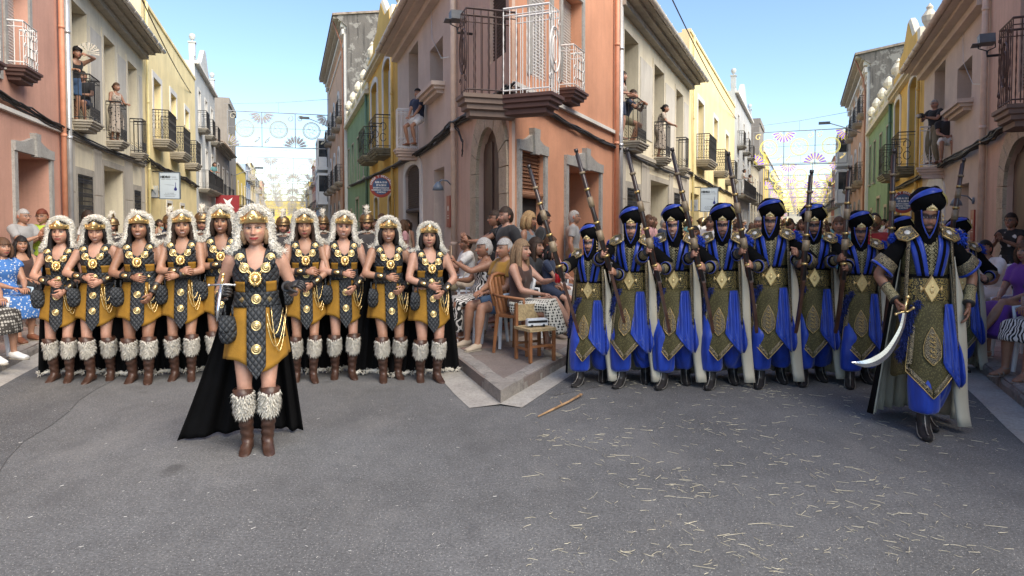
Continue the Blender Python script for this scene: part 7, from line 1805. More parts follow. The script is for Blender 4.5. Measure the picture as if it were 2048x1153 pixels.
spect(at_x(SL, 3.0, 993), -80, 'standing woman with dark hair tied back and white top clapping by the arched door', top='bwflor', topk='capsleeve', bot='black', botk='trouser', skin='tan', hair='bun', hc='dark', H=1.0, head=(6, 0, 0), glass=2, seed=43, group=TG, hands=((-.02, -.46, 1.22), (.06, -.46, 1.25)), curl=(.12, .12), hopt=CLAP['hopt'])
spect(at_x(SL, 2.95, 1014), -60, 'man in glasses and black T-shirt standing in the arched doorway', male=True, top='black', bot='dark', botk='trouser', skin='fair', hair='short', hc='dark', H=1.02, glass=1, beard=.5, seed=44, group=TG)
p = at_x(SL, 2.85, 1012); chair(p, R(-70), 'white plastic chair nearest the kerb corner'); spect(p, -62, 'seated woman with short brown hair clapping beside the zebra dress', sit=True, top='cream', topk='tee', bot='darkflor', botk='skirt', skin='mid', hair='short', hc='brown', glass=1, fat=1.15, seed=45, group=SG, smile=.8, shoes='grey', **CLAPS)
p = at_x(SL, 2.55, 1012); chair(p, R(-58), 'white plastic chair at the tip of the fork pavement'); spect(p, -56, 'seated man in yellow shirt, denim shorts and beige loafers at the pavement corner', sit=True, male=True, top='yellow', topk='tee', bot='denim', botk='short', skin='mid', hair='short', hc='grey', fat=1.18, seed=46, group=SG, shoes='beige', H=1.0, feet=((-.17, -.46, .085), (.14, -.50, .085)), **LAP)
# --- fork, facing the right street
p = at_x(SR, -3.05, 1040); chair(p, R(58), 'brown wooden armchair of the girl in the patterned skirt', chairwood, 'wooden chairs at the fork').name = 'wooden_armchair'; gl, gP = spect(p, 60, 'seated girl in brown top and geometric print skirt holding a red can', sit=True, top='brown', topk='tank', bot='geo', botk='longskirt', skin='fair', hair='long', hc='ash', seed=51, group=SG, shoes='beige', feet=((-.10, -.42, .085), (.06, -.66, .30)), knees=(V3(0, -1, 1), V3(-.1, -.6, 1)), hands=((-.06, -.33, .70), (.05, -.42, .86)), curl=(.5, .9), hopt=(dict(d=(.5, -.8, -.1), pn=(0, 0, -1)), dict(d=(-.2, -.9, .2), pn=(-1, 0, 0))), head=(0, 0, 0))
can = thing('drink_can', 'red drink can held by the girl in the patterned skirt', 'can', gl.matrix_basis @ Vector(gP.wr[1] + V3(-.045, -.07, -.03)), 0); MB().lathe([(.026, 0), (.033, .008), (.033, .105), (.027, .118)], n=18).build('can_body', plain('red_can', (.42, .012, .02), .3), can, True); MB().lathe([(.026, .1181), (.027, .121), (.024, .1185)], n=18).build('can_top', steel, can, True)
p = at_x(SR, -3.35, 1069); chair(p, R(60), 'white plastic chair of the woman in black'); spect(p, 56, 'seated woman with long dark hair, black V-neck top and black trousers', sit=True, top='black', topk='tee', bot='black', botk='trouser', skin='mid', hair='long', hc='dark', seed=52, group=SG, head=(4, 0, 0), shoes='grey', **LAP)
spect(at_x(SR, -3.1, 1098, KH + .16), 66, 'small dark haired boy in navy polo seated on a lap', sit=True, top='navy', topk='tee', bot='navy', botk='short', skin='fair', hair='bob', hc='black', H=.72, seat=.44, seed=53, group=SG, q=.7, head=(0, 4, 0), **LAP)
p = at_x(SR, -3.62, 1099); chair(p, R(60), 'white plastic chair behind the boy in navy'); spect(p, 58, 'seated woman with brown hair tied up behind the boy in navy', sit=True, top='pink', topk='tee', bot='white', botk='trouser', skin='fair', hair='bun', hc='brown', seed=54, group=SG, **LAP)
spect(at_x(SR, -3.75, 1054), 70, 'standing woman with blond bob and grey tank top', top='tank', topk='tank', bot='dark', botk='trouser', skin='tan', hair='bob', hc='blond', seed=55, group=TG, fat=1.1, head=(4, 6, 0), H=.99)
spect(at_x(SR, -3.85, 1085), 78, 'man with curly black hair and black T-shirt standing behind the blond woman', male=True, top='black', bot='khaki', botk='short', skin='mid', hair='curly', hc='black', seed=56, group=TG, beard=.7, H=1.0, head=(0, 4, 0))
spect(at_x(SR, -3.95, 1146), 85, 'grey haired man in grey T-shirt standing by the stone door frame right of the fork', male=True, top='grey', bot='khaki', botk='short', skin='mid', hair='crop', hc='grey', glass=1, seed=57, group=TG, H=1.03)
# low wooden chair with a toy bus on it
cw = thing('wooden_chair', 'low brown wooden chair with woven rush seat near the kerb', 'chair', at_x(SR, -2.72, 1070), R(30))
for sx in (-1, 1):
    MB().box((sx * .15 - .016, -.15 - .016, 0), (sx * .15 + .016, -.15 + .016, .36)).build('leg', chairwood, cw); MB().box((sx * .15 - .016, .15 - .016, 0), (sx * .15 + .016, .15 + .016, .62)).build('leg', chairwood, cw)
    MB().box((sx * .15 - .009, -.134, .12), (sx * .15 + .009, .134, .145)).build('stretcher', chairwood, cw)
for y in (-.15, .15): MB().box((-.134, y - .009, .16), (.134, y + .009, .185)).build('stretcher', chairwood, cw)
MB().box((-.17, -.17, .335), (.17, .17, .365)).build('rush_seat', straw_m, cw); MB().box((-.134, .142, .42), (.134, .158, .60)).build('cane_back', straw_m, cw)
tb_ = thing('toy_bus', 'white toy bus standing on the wooden chair', 'toy', Vector(cw.location) + Vector((.02, -.02, .366)), R(20)); q = MB(); q.box((-.12, -.035, .018), (.12, .035, .085)); q.box((-.11, -.03, .085), (.10, .03, .095)); q.build('bus_body', plasticw, tb_); MB().box((-.115, -.0365, .048), (.112, .0365, .074)).build('window', phone_d, tb_)
for x in (-.07, .07):
    for y in (-.032, .032): MB().lathe([(.016, -.006), (.016, .006)], (x, y, .016), 12, 'y').build('wheel', rubber if False else phone_d, tb_)
# --- right edge
spect(at_x(SR, 3.02, 2023), -62, 'standing woman with glasses and white floral dress clapping by the pink wall', top='bwflor', topk='capsleeve', bot='bwflor', botk='dress', skin='tan', hair='bun', hc='dark', glass=1, seed=61, group=TG, smile=.7, H=.98, **CLAP)
p = at_x(SR, 2.55, 1998); chair(p, R(-70), 'white plastic chair of the man dressed in white'); spect(p, -78, 'seated man in white T-shirt and white trousers leaning forward', sit=True, male=True, top='white', bot='white', botk='trouser', skin='tan', hair='crop', hc='black', lean=22, seed=62, group=SG, shoes='beige', hands=((-.10, -.50, .66), (.06, -.50, .66)), curl=(.5, .5), hopt=LAP['hopt'], fat=1.1)
p = at_x(SR, 2.30, 2058); chair(p, R(-75), 'plastic chair under the purple skirt at the right edge'); spect(p, -76, 'seated spectator in purple skirt with one sandalled foot raised', sit=True, top='purple', topk='tee', bot='purple', botk='longskirt', skin='mid', hair='bob', hc='brown', seed=63, group=SG, shoes='beige', shoe_kind='sandal', feet=((-.10, -.42, .085), (.08, -.70, .34)), knees=(V3(0, -1, 1), V3(-.1, -.6, 1)), **LAP)
p = at_x(SR, 2.28, 2112); chair(p, R(-75), 'plastic chair cut off by the right edge'); spect(p, -72, 'seated spectator in zebra skirt with grey sandals cut off by the right edge', sit=True, top='black', topk='tee', bot='zebra', botk='skirt', skin='tan', hair='bob', hc='grey', seed=64, group=SG, shoes='grey', shoe_kind='sandal', fat=1.1, feet=((-.13, -.46, .085), (.12, -.54, .085)), **LAP)
# --- balconies
BG = 'people on the balconies'
def on_balc(st, side, u, v, out): s, z = st.on(side, u, v, out); x = st.wall[side] + (out if side == 'l' else -out); return st.P(x, s, z)
RAILP = dict(hands=((-.16, -.34, 1.10), (.16, -.34, 1.10)), curl=(.8, .8), hopt=(dict(d=(.5, -.8, -.1), pn=(0, 0, -1)), dict(d=(-.5, -.8, -.1), pn=(0, 0, -1))))
zb1 = SL.on('l', 208, 252, .42)[1]; s1 = SL.on('l', 168, 200, .15)[0]
fw, fP = spect(SL.P(-4.66 - .08, s1, zb1), 60, 'woman with curly black hair on the balcony shading her eyes with a fan', top='black', topk='tank', bot='denim', botk='short', skin='mid', hair='curly', hc='black', seed=71, group=BG, hv=1.22, lean=22, hands=((-.16, -.46, 1.12), (.10, -.42, 1.50)), curl=(.7, .9), hopt=(dict(d=(.5, -.8, -.1), pn=(0, 0, -1)), None), feet=((-.1, .0, .085), (.1, .05, .085)), elb=(None, (.8, -.2, .2)))
fan = thing('hand_fan', 'open black and white hand fan held up on the balcony', 'fan', fw.matrix_basis @ Vector(fP.wr[1] + V3(0, -.07, .04)), R(20))
for k in range(11):
    a = R(-8 + 15.0 * k); MB().prism([(.02 * math.cos(a), .02 * math.sin(a)), (.23 * math.cos(a - .09), .23 * math.sin(a - .09)), (.24 * math.cos(a), .24 * math.sin(a)), (.23 * math.cos(a + .09), .23 * math.sin(a + .09))], 'y', -.002 + .001 * (k % 2), .001 + .001 * (k % 2)).build('fan_blade', CL['geo'] if k % 2 else CL['cream'], fan)
s2 = SL.on('l', 186, 200, .2)[0]; spect(SL.P(-4.66, s2, zb1), 15, 'person in shorts sitting on the balcony behind the rail', sit=True, top='black', bot='navy', botk='short', skin='mid', hair='short', hc='dark', seed=72, group=BG, seat=.42, male=True, head=(0, 8, 0), feet=((-.12, -.30, .085), (.12, -.30, .085)), **LAP)
zb2 = SL.on('l', 260, 288, .42)[1]; s3 = SL.on('l', 231, 200, .15)[0]; spect(SL.P(-4.55, s3, zb2), 75, 'woman in dark floral dress on the second balcony with her hair tied up', top='darkflor', topk='tank', bot='darkflor', botk='dress', skin='mid', hair='bun', hc='brown', seed=73, group=BG, H=.95, lean=8, **RAILP)
s4, z4 = SL.on('r', 829, 292, .3); spect(SL.P(3.29 - .20, s4, z4 - .02), -35, 'dark haired boy in navy top and white shorts on the white railed balcony', sit=True, top='navy', bot='white', botk='short', skin='mid', hair='short', hc='black', seed=74, group=BG, seat=.62, H=.95, male=True, feet=((-.12, -.26, .085), (.12, -.26, .085)), **LAP)
s5 = SL.on('l', 421, 300, .3)[0]; spect(SL.P(-4.3, s5, 3.62), 75, 'woman in teal leaning over a far balcony on the left', top='teal', topk='tee', bot='dark', botk='trouser', skin='mid', hair='ponytail', hc='dark', seed=75, group=BG, lean=18, q=.5, voxel=.03, **RAILP)
zc1 = SR.on('l', 1298, 290, .42)[1]; s6 = SR.on('l', 1281, 200, .3)[0]
spect(SR.P(-4.17 - .14, s6, zc1), 66, 'curly haired man in dark T-shirt sitting and leaning out over the balcony rail', sit=True, male=True, top='navy', bot='khaki', botk='short', skin='mid', hair='curly', hc='dark', seed=76, group=BG, seat=.55, lean=24, feet=((-.12, -.24, .085), (.12, -.24, .085)), hands=((-.14, -.50, 1.02), (.12, -.50, 1.02)), curl=(.7, .7), hopt=RAILP['hopt'], beard=.4)
s7 = SR.on('l', 1257, 200, .2)[0]; spect(SR.P(-4.17 - .02, s7, zc1), 60, 'woman in short dark dress standing at the near end of the first balcony', top='darkflor', topk='tank', bot='navy', botk='short', skin='fair', hair='long', hc='dark', seed=77, group=BG, H=.97, lean=6, **RAILP)
zc2 = SR.on('l', 1345, 318, .42)[1]; s8 = SR.on('l', 1331, 200, .25)[0]; spect(SR.P(-4.17 + .04, s8, zc2), 75, 'woman with dark bun and floral dress leaning on the second balcony', top='darkflor', topk='tee', bot='darkflor', botk='dress', skin='mid', hair='bun', hc='black', seed=78, group=BG, H=.97, lean=20, hands=((-.12, -.46, 1.02), (.10, -.48, 1.02)), curl=(.7, .7), hopt=RAILP['hopt'])
s9, z9 = SR.on('r', 1856, 330, .35); cm, cP = spect(SR.P(3.30 - .22, s9, z9), -70, 'man with cropped grey hair and glasses holding a camera on the white railed balcony', male=True, top='black', topk='tee', bot='khaki', botk='trouser', skin='fair', hair='crop', hc='grey', glass=1, seed=79, group=BG, H=.98, hands=((-.06, -.40, 1.22), (.06, -.40, 1.22)), curl=(.8, .8))
cb = thing('camera', 'black camera with pale lens in the balcony photographer\'s hands', 'camera', cm.matrix_basis @ Vector(cP.wr[0] + V3(.06, -.09, .03)), R(-70)); MB().box((-.075, -.035, -.05), (.075, .035, .05)).box((-.03, -.03, .05), (.03, .03, .075)).build('camera_body', phone_d, cb); MB().lathe([(.04, -.035), (.043, -.12), (.038, -.14)], n=16, axis='y').build('lens', CL['cream'], cb, True)
s10, z10 = SR.on('r', 1878, 330, .2); spect(SR.P(3.30 - .05, s10, z10), -30, 'seated person with dark hair and white shorts behind the balcony photographer', sit=True, male=True, top='black', bot='white', botk='short', skin='mid', hair='short', hc='black', seed=80, group=BG, seat=.5, **LAP)
for k, (uu, lb, cc, hh) in enumerate(((1483, 'woman with dark bun and cream top on a far balcony in the right street', 'cream', 'bun'), (1495, 'person in pale dress bending over a far balcony rail', 'beige', 'short'))):
    ss = SR.on('l', uu, 350, .3)[0]; spect(SR.P(-3.85, ss, 3.62), 75, lb, top=cc, topk='tee', bot='white', botk='trouser', skin='mid', hair=hh, hc='dark', seed=81 + k, group=BG, lean=15, q=.5, voxel=.03, **RAILP)
# ------------------------------------------------------------------ people further back
def clone(root, loc, rz, label, H=None):
    r = root.copy(); COL.objects.link(r); r.location = loc; r.rotation_euler = (0, 0, rz); r['label'] = label
    if H: r.scale = (H,) * 3
    for ch in root.children:
        c = ch.copy(); COL.objects.link(c); c.parent = r
        for g in ch.children: d = g.copy(); COL.objects.link(d); d.parent = c
    return r
# helmeted marchers behind the women
def warrior(loc, rz, label, seed, skin='tan', cap=False):
    root, P = spect(loc, rz, label, male=True, top='dark', topk='tee', bot='khaki', botk='trouser', skin=skin, hair='short', hc='black', beard=.8, seed=seed, smile=.5, q=.7, voxel=.022, hands=((-.18, -.28, 1.15), (.16, -.30, 1.2)), H=1.03, group='helmeted marchers behind the women', shoes='brown')
    hc = P.hc; HM = headM(P)
    if not cap:
        q = MB(); q.lathe([(.098, .035), (.112, .045), (.110, .09), (.09, .14), (.05, .175), (.001, .185)], (0, .005, 0), 20); q.lathe([(.103, .028), (.125, .030), (.118, .055), (.104, .06)], (0, .003, 0), 20)
        for s in (-1, 1): q.prism([(-.03, .04), (.035, .04), (.02, -.06), (-.01, -.09)], 'x', s * .088 - .006, s * .088 + .006)
        put('helmet', q.data('helmet', plain('bronze', (.24, .16, .08), .35, .8, var=.35, vs=30), True), root, hc, HM)
        r = np.random.default_rng(seed); q = MB(); q.tube([(0, -.10, .17), (0, -.06, .23), (0, .02, .25), (0, .10, .20), (0, .14, .1)], [.012, .02, .022, .02, .01], 8); pp = []; dd = []
        for k in range(160): t = R(r.uniform(20, 160)); pp.append(V3(r.uniform(-.02, .02), -.14 * math.cos(t), .08 + .16 * math.sin(t))); dd.append(V3(r.uniform(-.2, .2), -math.cos(t) * .6, math.sin(t)))
        v, f = tufts(pp, dd, .07, .006, r); cr = put('helmet_crest', q.data('helmet_crest', gold_d, True), root, hc, HM); link('plume', mesh_data('plume', v, f, fur_w), cr)
    r = np.random.default_rng(seed + 9); pp = []; dd = []
    for k in range(420):
        x = r.uniform(-.26, .26); pp.append(V3(x, r.uniform(-.10, .12), 1.47 - abs(x) * .28)); dd.append(V3(x * 2, -.3, .5))
    v, f = tufts(pp, dd, .06, .006, r, curl=1.0); link('fur_collar', mesh_data('fur_collar', v, f, fur_w), root)
    return root
W = [(268, 11.2, 'helmeted man with plume seen between the second and third woman'), (341, 10.8, 'helmeted man behind the fourth woman from the left'), (405, 10.2, 'smiling bearded man in bronze helmet left of the fifth woman'), (566, 11.0, 'helmeted man behind the leader on her left'), (645, 12.4, 'helmeted man behind the laughing woman'), (733, 11.0, 'bearded man in plumed helmet between two women right of centre'), (225, 12.6, 'helmeted man partly hidden behind the second woman')]
w0 = warrior(ground(405, 660) * 1.0, 0, W[2][2], 91); w1 = warrior(Vector((0, 0, 0)), 0, W[5][2], 92, 'mid')
for k, (u, Y, lb) in enumerate(W):
    d = ray(u, HORIZON); p = Vector((d.x / d.y * Y, Y, 0)); src = (w0, w1)[k % 2]
    if k == 2: src = w0
    if lb == W[2][2]: w0.location = p; w0.rotation_euler = (0, 0, R(20)); continue
    if lb == W[5][2]: w1.location = p; w1.rotation_euler = (0, 0, R(14)); continue
    clone(src, p, R(16 + (k % 3) * 4), lb, 1.0 + .02 * (k % 3))
protos = []
looks = [dict(male=True, top='white', bot='dark', botk='trouser', hair='short', hc='dark', skin='mid'), dict(male=True, top='black', bot='denim', botk='short', hair='crop', hc='black', skin='tan', beard=.6), dict(male=False, top='pink', bot='white', botk='trouser', hair='long', hc='brown', skin='mid'), dict(male=False, top='sky', bot='sky', botk='dress', hair='bob', hc='blond', skin='fair'), dict(male=True, top='navy', bot='khaki', botk='short', hair='short', hc='grey', skin='fair'), dict(male=False, top='red', bot='dark', botk='skirt', hair='bun', hc='dark', skin='tan'), dict(male=False, top='beige', topk='tank', bot='denim', botk='short', hair='ponytail', hc='dark', skin='mid'), dict(male=True, top='teal', bot='beige', botk='short', hair='short', hc='brown', skin='mid')]
desc = ['man in white shirt', 'man in black T-shirt', 'woman in pink top', 'blond woman in blue dress', 'grey haired man in navy T-shirt', 'woman in red top', 'woman in beige tank top', 'man in teal T-shirt']
for k, L in enumerate(looks):
    r_, P_ = spect(Vector((0, 0, 0)), 0, desc[k], seed=100 + k, q=.5, voxel=.026, **L); protos.append(r_)
rr = random.Random(5); used = set(); cnt = {}
def crowd(st, tag, x, s, face, where, g):
    k = rr.randrange(8); key = (k, tag, where); cnt[key] = cnt.get(key, 0) + 1
    ords = ['nearest', 'second nearest', 'third nearest', 'fourth nearest', 'fifth nearest', 'sixth nearest', 'seventh nearest', 'eighth nearest', 'ninth nearest', 'tenth nearest', 'eleventh nearest', 'twelfth nearest']
    lb = '%s %s %s' % (ords[min(cnt[key] - 1, 11)], desc[k], where % tag)
    p = st.P(x, s, KH if abs(x) > 2.2 or (st is SR and x > 1.9) else 0); H = rr.uniform(.92, 1.06)
    if k not in used: used.add(k); r = protos[k]; r.location = p; r.rotation_euler = (0, 0, R(face) + st.rot); r.scale = (H,) * 3; r['label'] = lb
    else: r = clone(protos[k], p, R(face) + st.rot, lb, H)
    r['group'] = g
for st, tag in ((SL, 'left'), (SR, 'right')):
    s = 15.5
    while s < 70:
        crowd(st, tag, st.wall['l'] + rr.uniform(.45, 1.1), s, 75 + rr.uniform(-20, 20), 'on the left pavement, %s street', 'bystanders on the %s street pavements' % tag)
        crowd(st, tag, st.wall['r'] - rr.uniform(.4, .95), s + rr.uniform(-.3, .3), -75 + rr.uniform(-20, 20), 'on the right pavement, %s street', 'bystanders on the %s street pavements' % tag)
        s += rr.uniform(.9, 1.7) * (1 + (s - 12) / 45)
# the band behind the turban row and the crowd behind the women
trumpet_m = plain('brass_instrument', (.62, .50, .28), .25, .9)
def horn(p, rz, label):
    t = thing('trombone', label, 'trombone', p, rz, 'instruments of the band'); q = MB(); q.tube([(0, .25, 0), (0, -.35, .02), (.0, -.40, .04), (0, -.35, .07), (0, .1, .06)], .008, 6); q.tube([(.03, .1, .06), (.03, .30, .07), (.03, .34, .12), (.03, .30, .17), (.03, -.1, .16), (.03, -.28, .155), (.03, -.36, .15)], [.008, .008, .008, .009, .014, .03, .085], 12); q.build('tubing', trumpet_m, t, True)
for j, (s, n) in enumerate(((11.5, 5), (14.2, 5), (17.5, 6), (21.5, 6), (26, 6), (32, 6), (40, 6))):
    for i in range(n):
        x = -2.0 + 3.4 * (i + .5) / n + rr.uniform(-.12, .12); crowd(SR, 'right', x, s + rr.uniform(-.3, .3), rr.uniform(-8, 8), 'in the band, %s street', 'band following the turban row')
        if j < 3 and i % 2 == 0: p = SR.P(x - .12, s - .28, 1.52); horn(p, SR.rot + R(8), 'brass trombone in row %s of the band, %s from the left' % (('one', 'two', 'three')[j], ('first', 'second', 'third', 'fourth', 'fifth', 'sixth')[i]))
for j, (s, n) in enumerate(((15.5, 5), (19, 5), (24, 6), (30, 6), (38, 6))):
    for i in range(n): crowd(SL, 'left', -2.6 + 4.0 * (i + .5) / n + rr.uniform(-.12, .12), s + rr.uniform(-.3, .3), rr.uniform(-8, 8), 'behind the helmets, %s street', 'marchers further down the left street')
for st, tag in ((SL, 'left'), (SR, 'right')):                 # beyond, the crowd fills the road as one mass
    q = []; rn = np.random.default_rng(2)
    for k in range(130):
        x, s = rn.uniform(-2.5, 1.6), rn.uniform(44, 120); p = st.P(x, s); h = rn.uniform(1.55, 1.8)
        q.append(loft_arr([(p.x, p.y, 0), (p.x, p.y, .8), (p.x, p.y, 1.25), (p.x, p.y, h - .28), (p.x, p.y, h - .24)], [.12, .17, .22, .19, .06], (1, 0, 0), 7)); q.append(ell_arr((p.x, p.y, h - .12), (.085, .09, .12), 7, 5))
    V, F = join_arr(q); n = len(F); ci = np.zeros(n, int)
    per = n // 130
    for k in range(130): ci[k * per:(k + 1) * per] = rn.integers(0, 5); ci[(k + 1) * per - 35:(k + 1) * per] = 5
    prop(link('crowd', mesh_data('crowd', V, F, [CL['dark'], CL['white'], CL['navy'], CL['red'], CL['beige'], HAIR['dark']], True, ci)), 'distant crowd filling the far end of the %s street' % tag, 'crowd', kind='stuff')

# ------------------------------------------------------------------ signs, lamps, arches, wires
def text_obj(s, size, m, parent, loc, rot=(math.pi / 2, 0, 0), align_='CENTER', name='lettering', ext=.002, bold=0.0):
    c = bpy.data.curves.new(name, 'FONT'); c.body = s; c.size = size; c.align_x = align_; c.extrude = ext; c.offset = bold; c.resolution_u = 2; c.materials.append(m)
    o = bpy.data.objects.new('tmp', c); dg = evaluate(o); me = bpy.data.meshes.new_from_object(o.evaluated_get(dg)); bpy.data.objects.remove(o); me.name = name
    q = link(name, me, parent, loc, rot); return q
sred = plain('sign_red', (.36, .055, .035), .45, var=.06); sblue = plain('sign_blue', (.06, .12, .24), .45, var=.05); swhite = plain('sign_white', (.80, .80, .78), .5, var=.02); signbg = plain('sign_pale_blue', (.50, .58, .66), .4, var=.03); inkd = plain('ink_dark', (.03, .04, .05), .6); inkb = plain('ink_blue', (.01, .015, .16), .5); inkg = plain('ink_grey', (.28, .33, .38), .6)
def round_sign(st, u, v, dia_px, label):
    s, z = st.on('r', u, v, .42); p = st.P(st.wall['r'] - .42, s, z); r = dia_px / 2 / FPX * p.y
    t = thing('road_sign', label, 'sign', p, math.atan2(-p.x, p.y) * .9 * 1.0 if False else st.rot + R(0))
    MB().lathe([(r, .01), (r, -.012), (r * .99, -.016)], n=36, axis='y').build('red_disc', sred, t); MB().lathe([(r * .74, -.014), (r * .74, -.0195)], n=36, axis='y').build('blue_disc', sblue, t)
    w = 'CARGA Y DESCARGA'
    for i, c in enumerate(w):
        if c == ' ': continue
        a = R(168 - 156 * i / (len(w) - 1)); text_obj(c, r * .24, swhite, t, (r * .82 * math.cos(a), -.0175, r * .82 * math.sin(a) - .0), (math.pi / 2, 0, 0), bold=.004).rotation_euler = (math.pi / 2, -(a - math.pi / 2), 0)
    text_obj('8:30 A 13 H', r * .21, swhite, t, (0, -.022, r * .28), bold=.006); text_obj('17 A 20 H', r * .21, swhite, t, (0, -.022, r * .02), bold=.006)
    for k, s_ in enumerate(('EXCEPTO SABADOS', 'DOMINGOS Y FESTIVOS', '10 METROS')): text_obj(s_, r * .155, swhite, t, (0, -.022, -r * (.20 + .19 * k)), bold=.003)
    q = MB(); q.tube([(r * 1.28, .03, r * .95), (r * 1.28, .03, -r * 1.5)], .035, 10); q.tube([(r * .4, .02, r * .55), (r * 1.6, .03, r * .62)], .016, 6); q.tube([(r * .4, .02, -r * .5), (r * 1.6, .03, -r * .45)], .016, 6); q.build('post', swhite, t, True)
    return t
round_sign(SL, 762, 373, 45, 'round red and blue loading sign on the ochre house in the left street'); round_sign(SR, 1806, 405, 44, 'round red and blue loading sign half hidden by a turban in the right street')
def shop_sign(st, u0, u1, v0, v1, label):
    s, zt = st.on('l', u0, v0, .25); zb = st.on('l', u0, v1, .25)[1]; p = st.P(st.wall['l'] + .25, s, 0); w = (u1 - u0) / FPX * p.y; h = zt - zb
    t = thing('shop_sign', label, 'sign', (p.x, p.y, zb), st.rot * .6)
    MB().box((0, -.03, 0), (w, .03, h)).build('sign_panel', signbg, t); q = MB(); e = .03
    for a, b in (((-e, -.04, -e), (0, .04, h + e)), ((w, -.04, -e), (w + e, .04, h + e)), ((0, -.038, h), (w, .038, h + e)), ((0, -.038, -e), (w, .038, 0))): q.box(a, b)
    q.build('sign_frame', plain('sign_frame_grey', (.12, .15, .18), .5), t)
    text_obj('HIDRO', h * .115, inkd, t, (w * .03, -.034, h * .80), align_='LEFT', bold=.007); text_obj('SAL', h * .115, inkg, t, (w * .60, -.034, h * .80), align_='LEFT')
    q = MB()
    for zz, segs in ((.735, (.08, .28, .31, .60, .64, .70, .74, .92)), (.19, (.26, .32, .38, .46, .49, .72)), (.13, (.20, .50, .53, .82)), (.07, (.26, .60, .63, .76))):          # lines too small to read in the photograph
        for i in range(0, len(segs), 2): q.box((w * segs[i], -.034, h * zz), (w * segs[i + 1], -.031, h * (zz + .022)))
    q.build('small_print', inkg, t)
    q = MB(); q.prism([(w * .80 - .012, .44 * h), (w * .80 + .012, .44 * h), (w * .80 + .006, .63 * h), (w * .80 - .006, .63 * h)], 'y', -.034, -.031); q.prism([(w * .80 + w * .075 * math.sin(a) * (1 if a < 2.2 or a > 4.1 else .8), .36 * h - w * .085 * math.cos(a) * (1 if math.cos(a) > 0 else 1.5)) for a in np.linspace(0, 2 * math.pi, 15)[:-1]], 'y', -.036, -.031); q.build('water_drop', inkb, t)
    MB().prism([(w * .15, .555 * h), (w * .72, .50 * h), (w * .72, .525 * h)], 'y', -.034, -.031).build('print', inkg, t)
    q = MB(); q.box((-.9, -.02, h + .02), (0, .02, h + .06)); q.box((-.9, -.02, h * .0), (0, .02, h * .04)); q.build('bracket', iron, t)
    b2 = thing('banner', 'small pale banner with blue print beside the water firm sign ' + ('on the left' if st is SL else 'on the right'), 'banner', (p.x - w * .62, p.y + .1, zb + h * .02), st.rot * .6 + R(-25)); MB().box((0, -.01, 0), (w * .5, .01, h * .48)).build('banner_cloth', plain('banner_pale', (.60, .64, .68), .6), b2); MB().prism([(w * .1, h * .3), (w * .16, h * .36), (w * .38, h * .16), (w * .33, h * .12)], 'y', -.014, -.0105).build('print', inkg, b2)
shop_sign(SL, 320, 356, 346, 397, 'framed pale water treatment firm sign over the left pavement'); shop_sign(SR, 1402, 1434, 377, 423, 'framed pale water treatment firm sign behind the middle turbans')
def floodlight(st, u, v, label):
    s, z = st.on('r', u, v, .35); p = st.P(st.wall['r'] - .35, s, z); t = thing('floodlight', label, 'floodlight', p, st.rot); t.scale = (.8,) * 3
    MB().prism([(-.14, -.10), (.10, -.14), (.14, .08), (-.10, .10)], 'x', -.17, .13).build('housing', plain('grey_casting', (.13, .14, .15), .45), t); MB().prism([(-.10, -.115), (.12, -.155), (.12, -.15), (-.1, -.10)], 'x', -.30, -.1).build('visor', plain('grey_casting', (.13, .14, .15), .45), t)
    q = MB(); q.tube([(-.16, 0, 0), (-.17, .0, -.2), (0, .0, -.27), (.15, 0, -.2), (.14, 0, 0)], .014, 6); q.tube([(0, 0, -.27), (.0, 0, -.38), (.35, 0, -.38)], .03, 8); q.build('arm', iron, t, True)
floodlight(SL, 915, 32, 'grey floodlight on the beige house at the left of the fork'); floodlight(SR, 1975, 78, 'grey floodlight near the right edge')
def wall_lamp(st, u, v, label):
    s, z = st.on('r', u, v, 0); p = st.P(st.wall['r'], s, z); t = thing('wall_lamp', label, 'lamp', p, st.rot); m = plain('blue_grey_enamel', (.13, .17, .22), .4)
    q = MB(); q.lathe([(.07, 0), (.07, -.03), (.03, -.04)], (0, 0, 0), 16, 'x'); q.build('wall_plate', m, t, True); MB().tube([(-.03, 0, 0), (-.12, 0, .10), (-.24, 0, .12), (-.30, 0, .06)], .014, 8).build('arm', m, t, True); MB().lathe([(.02, .08), (.05, .05), (.10, -.02), (.12, -.10), (.105, -.10), (.02, .03)], (-.32, 0, 0), 18).build('lamp_shade', m, t, True)
wall_lamp(SL, 906, 372, 'blue grey swan neck lamp beside the left roller shutter'); wall_lamp(SR, 1948, 402, 'blue grey swan neck lamp beside the right roller shutter')
def plaque(st, u, v0, v1, label):
    s, zt = st.on('r', u, v0); zb = st.on('r', u, v1)[1]; t = thing('wall_plaque', label, 'plaque', st.P(st.wall['r'] - .002, s, zb), st.rot); h = zt - zb
    MB().box((-.03, -.16, 0), (0, .16, h)).build('plate', plain('plaque_red', (.30, .045, .035), .35, var=.15), t); q = MB(); q.prism([(.05 * math.cos(a), h * .6 + .06 * math.sin(a)) for a in np.linspace(0, 2 * math.pi, 11)[:-1]], 'x', -.033, -.031); q.box((-.033, -.06, h * .36), (-.031, .06, h * .38)); q.box((-.033, -.09, h * .28), (-.031, .09, h * .30)); q.build('emblem', swhite, t)
plaque(SL, 899, 392, 455, 'narrow red wall plaque right of the left roller shutter'); plaque(SR, 1948, 420, 482, 'narrow red wall plaque right of the right roller shutter')
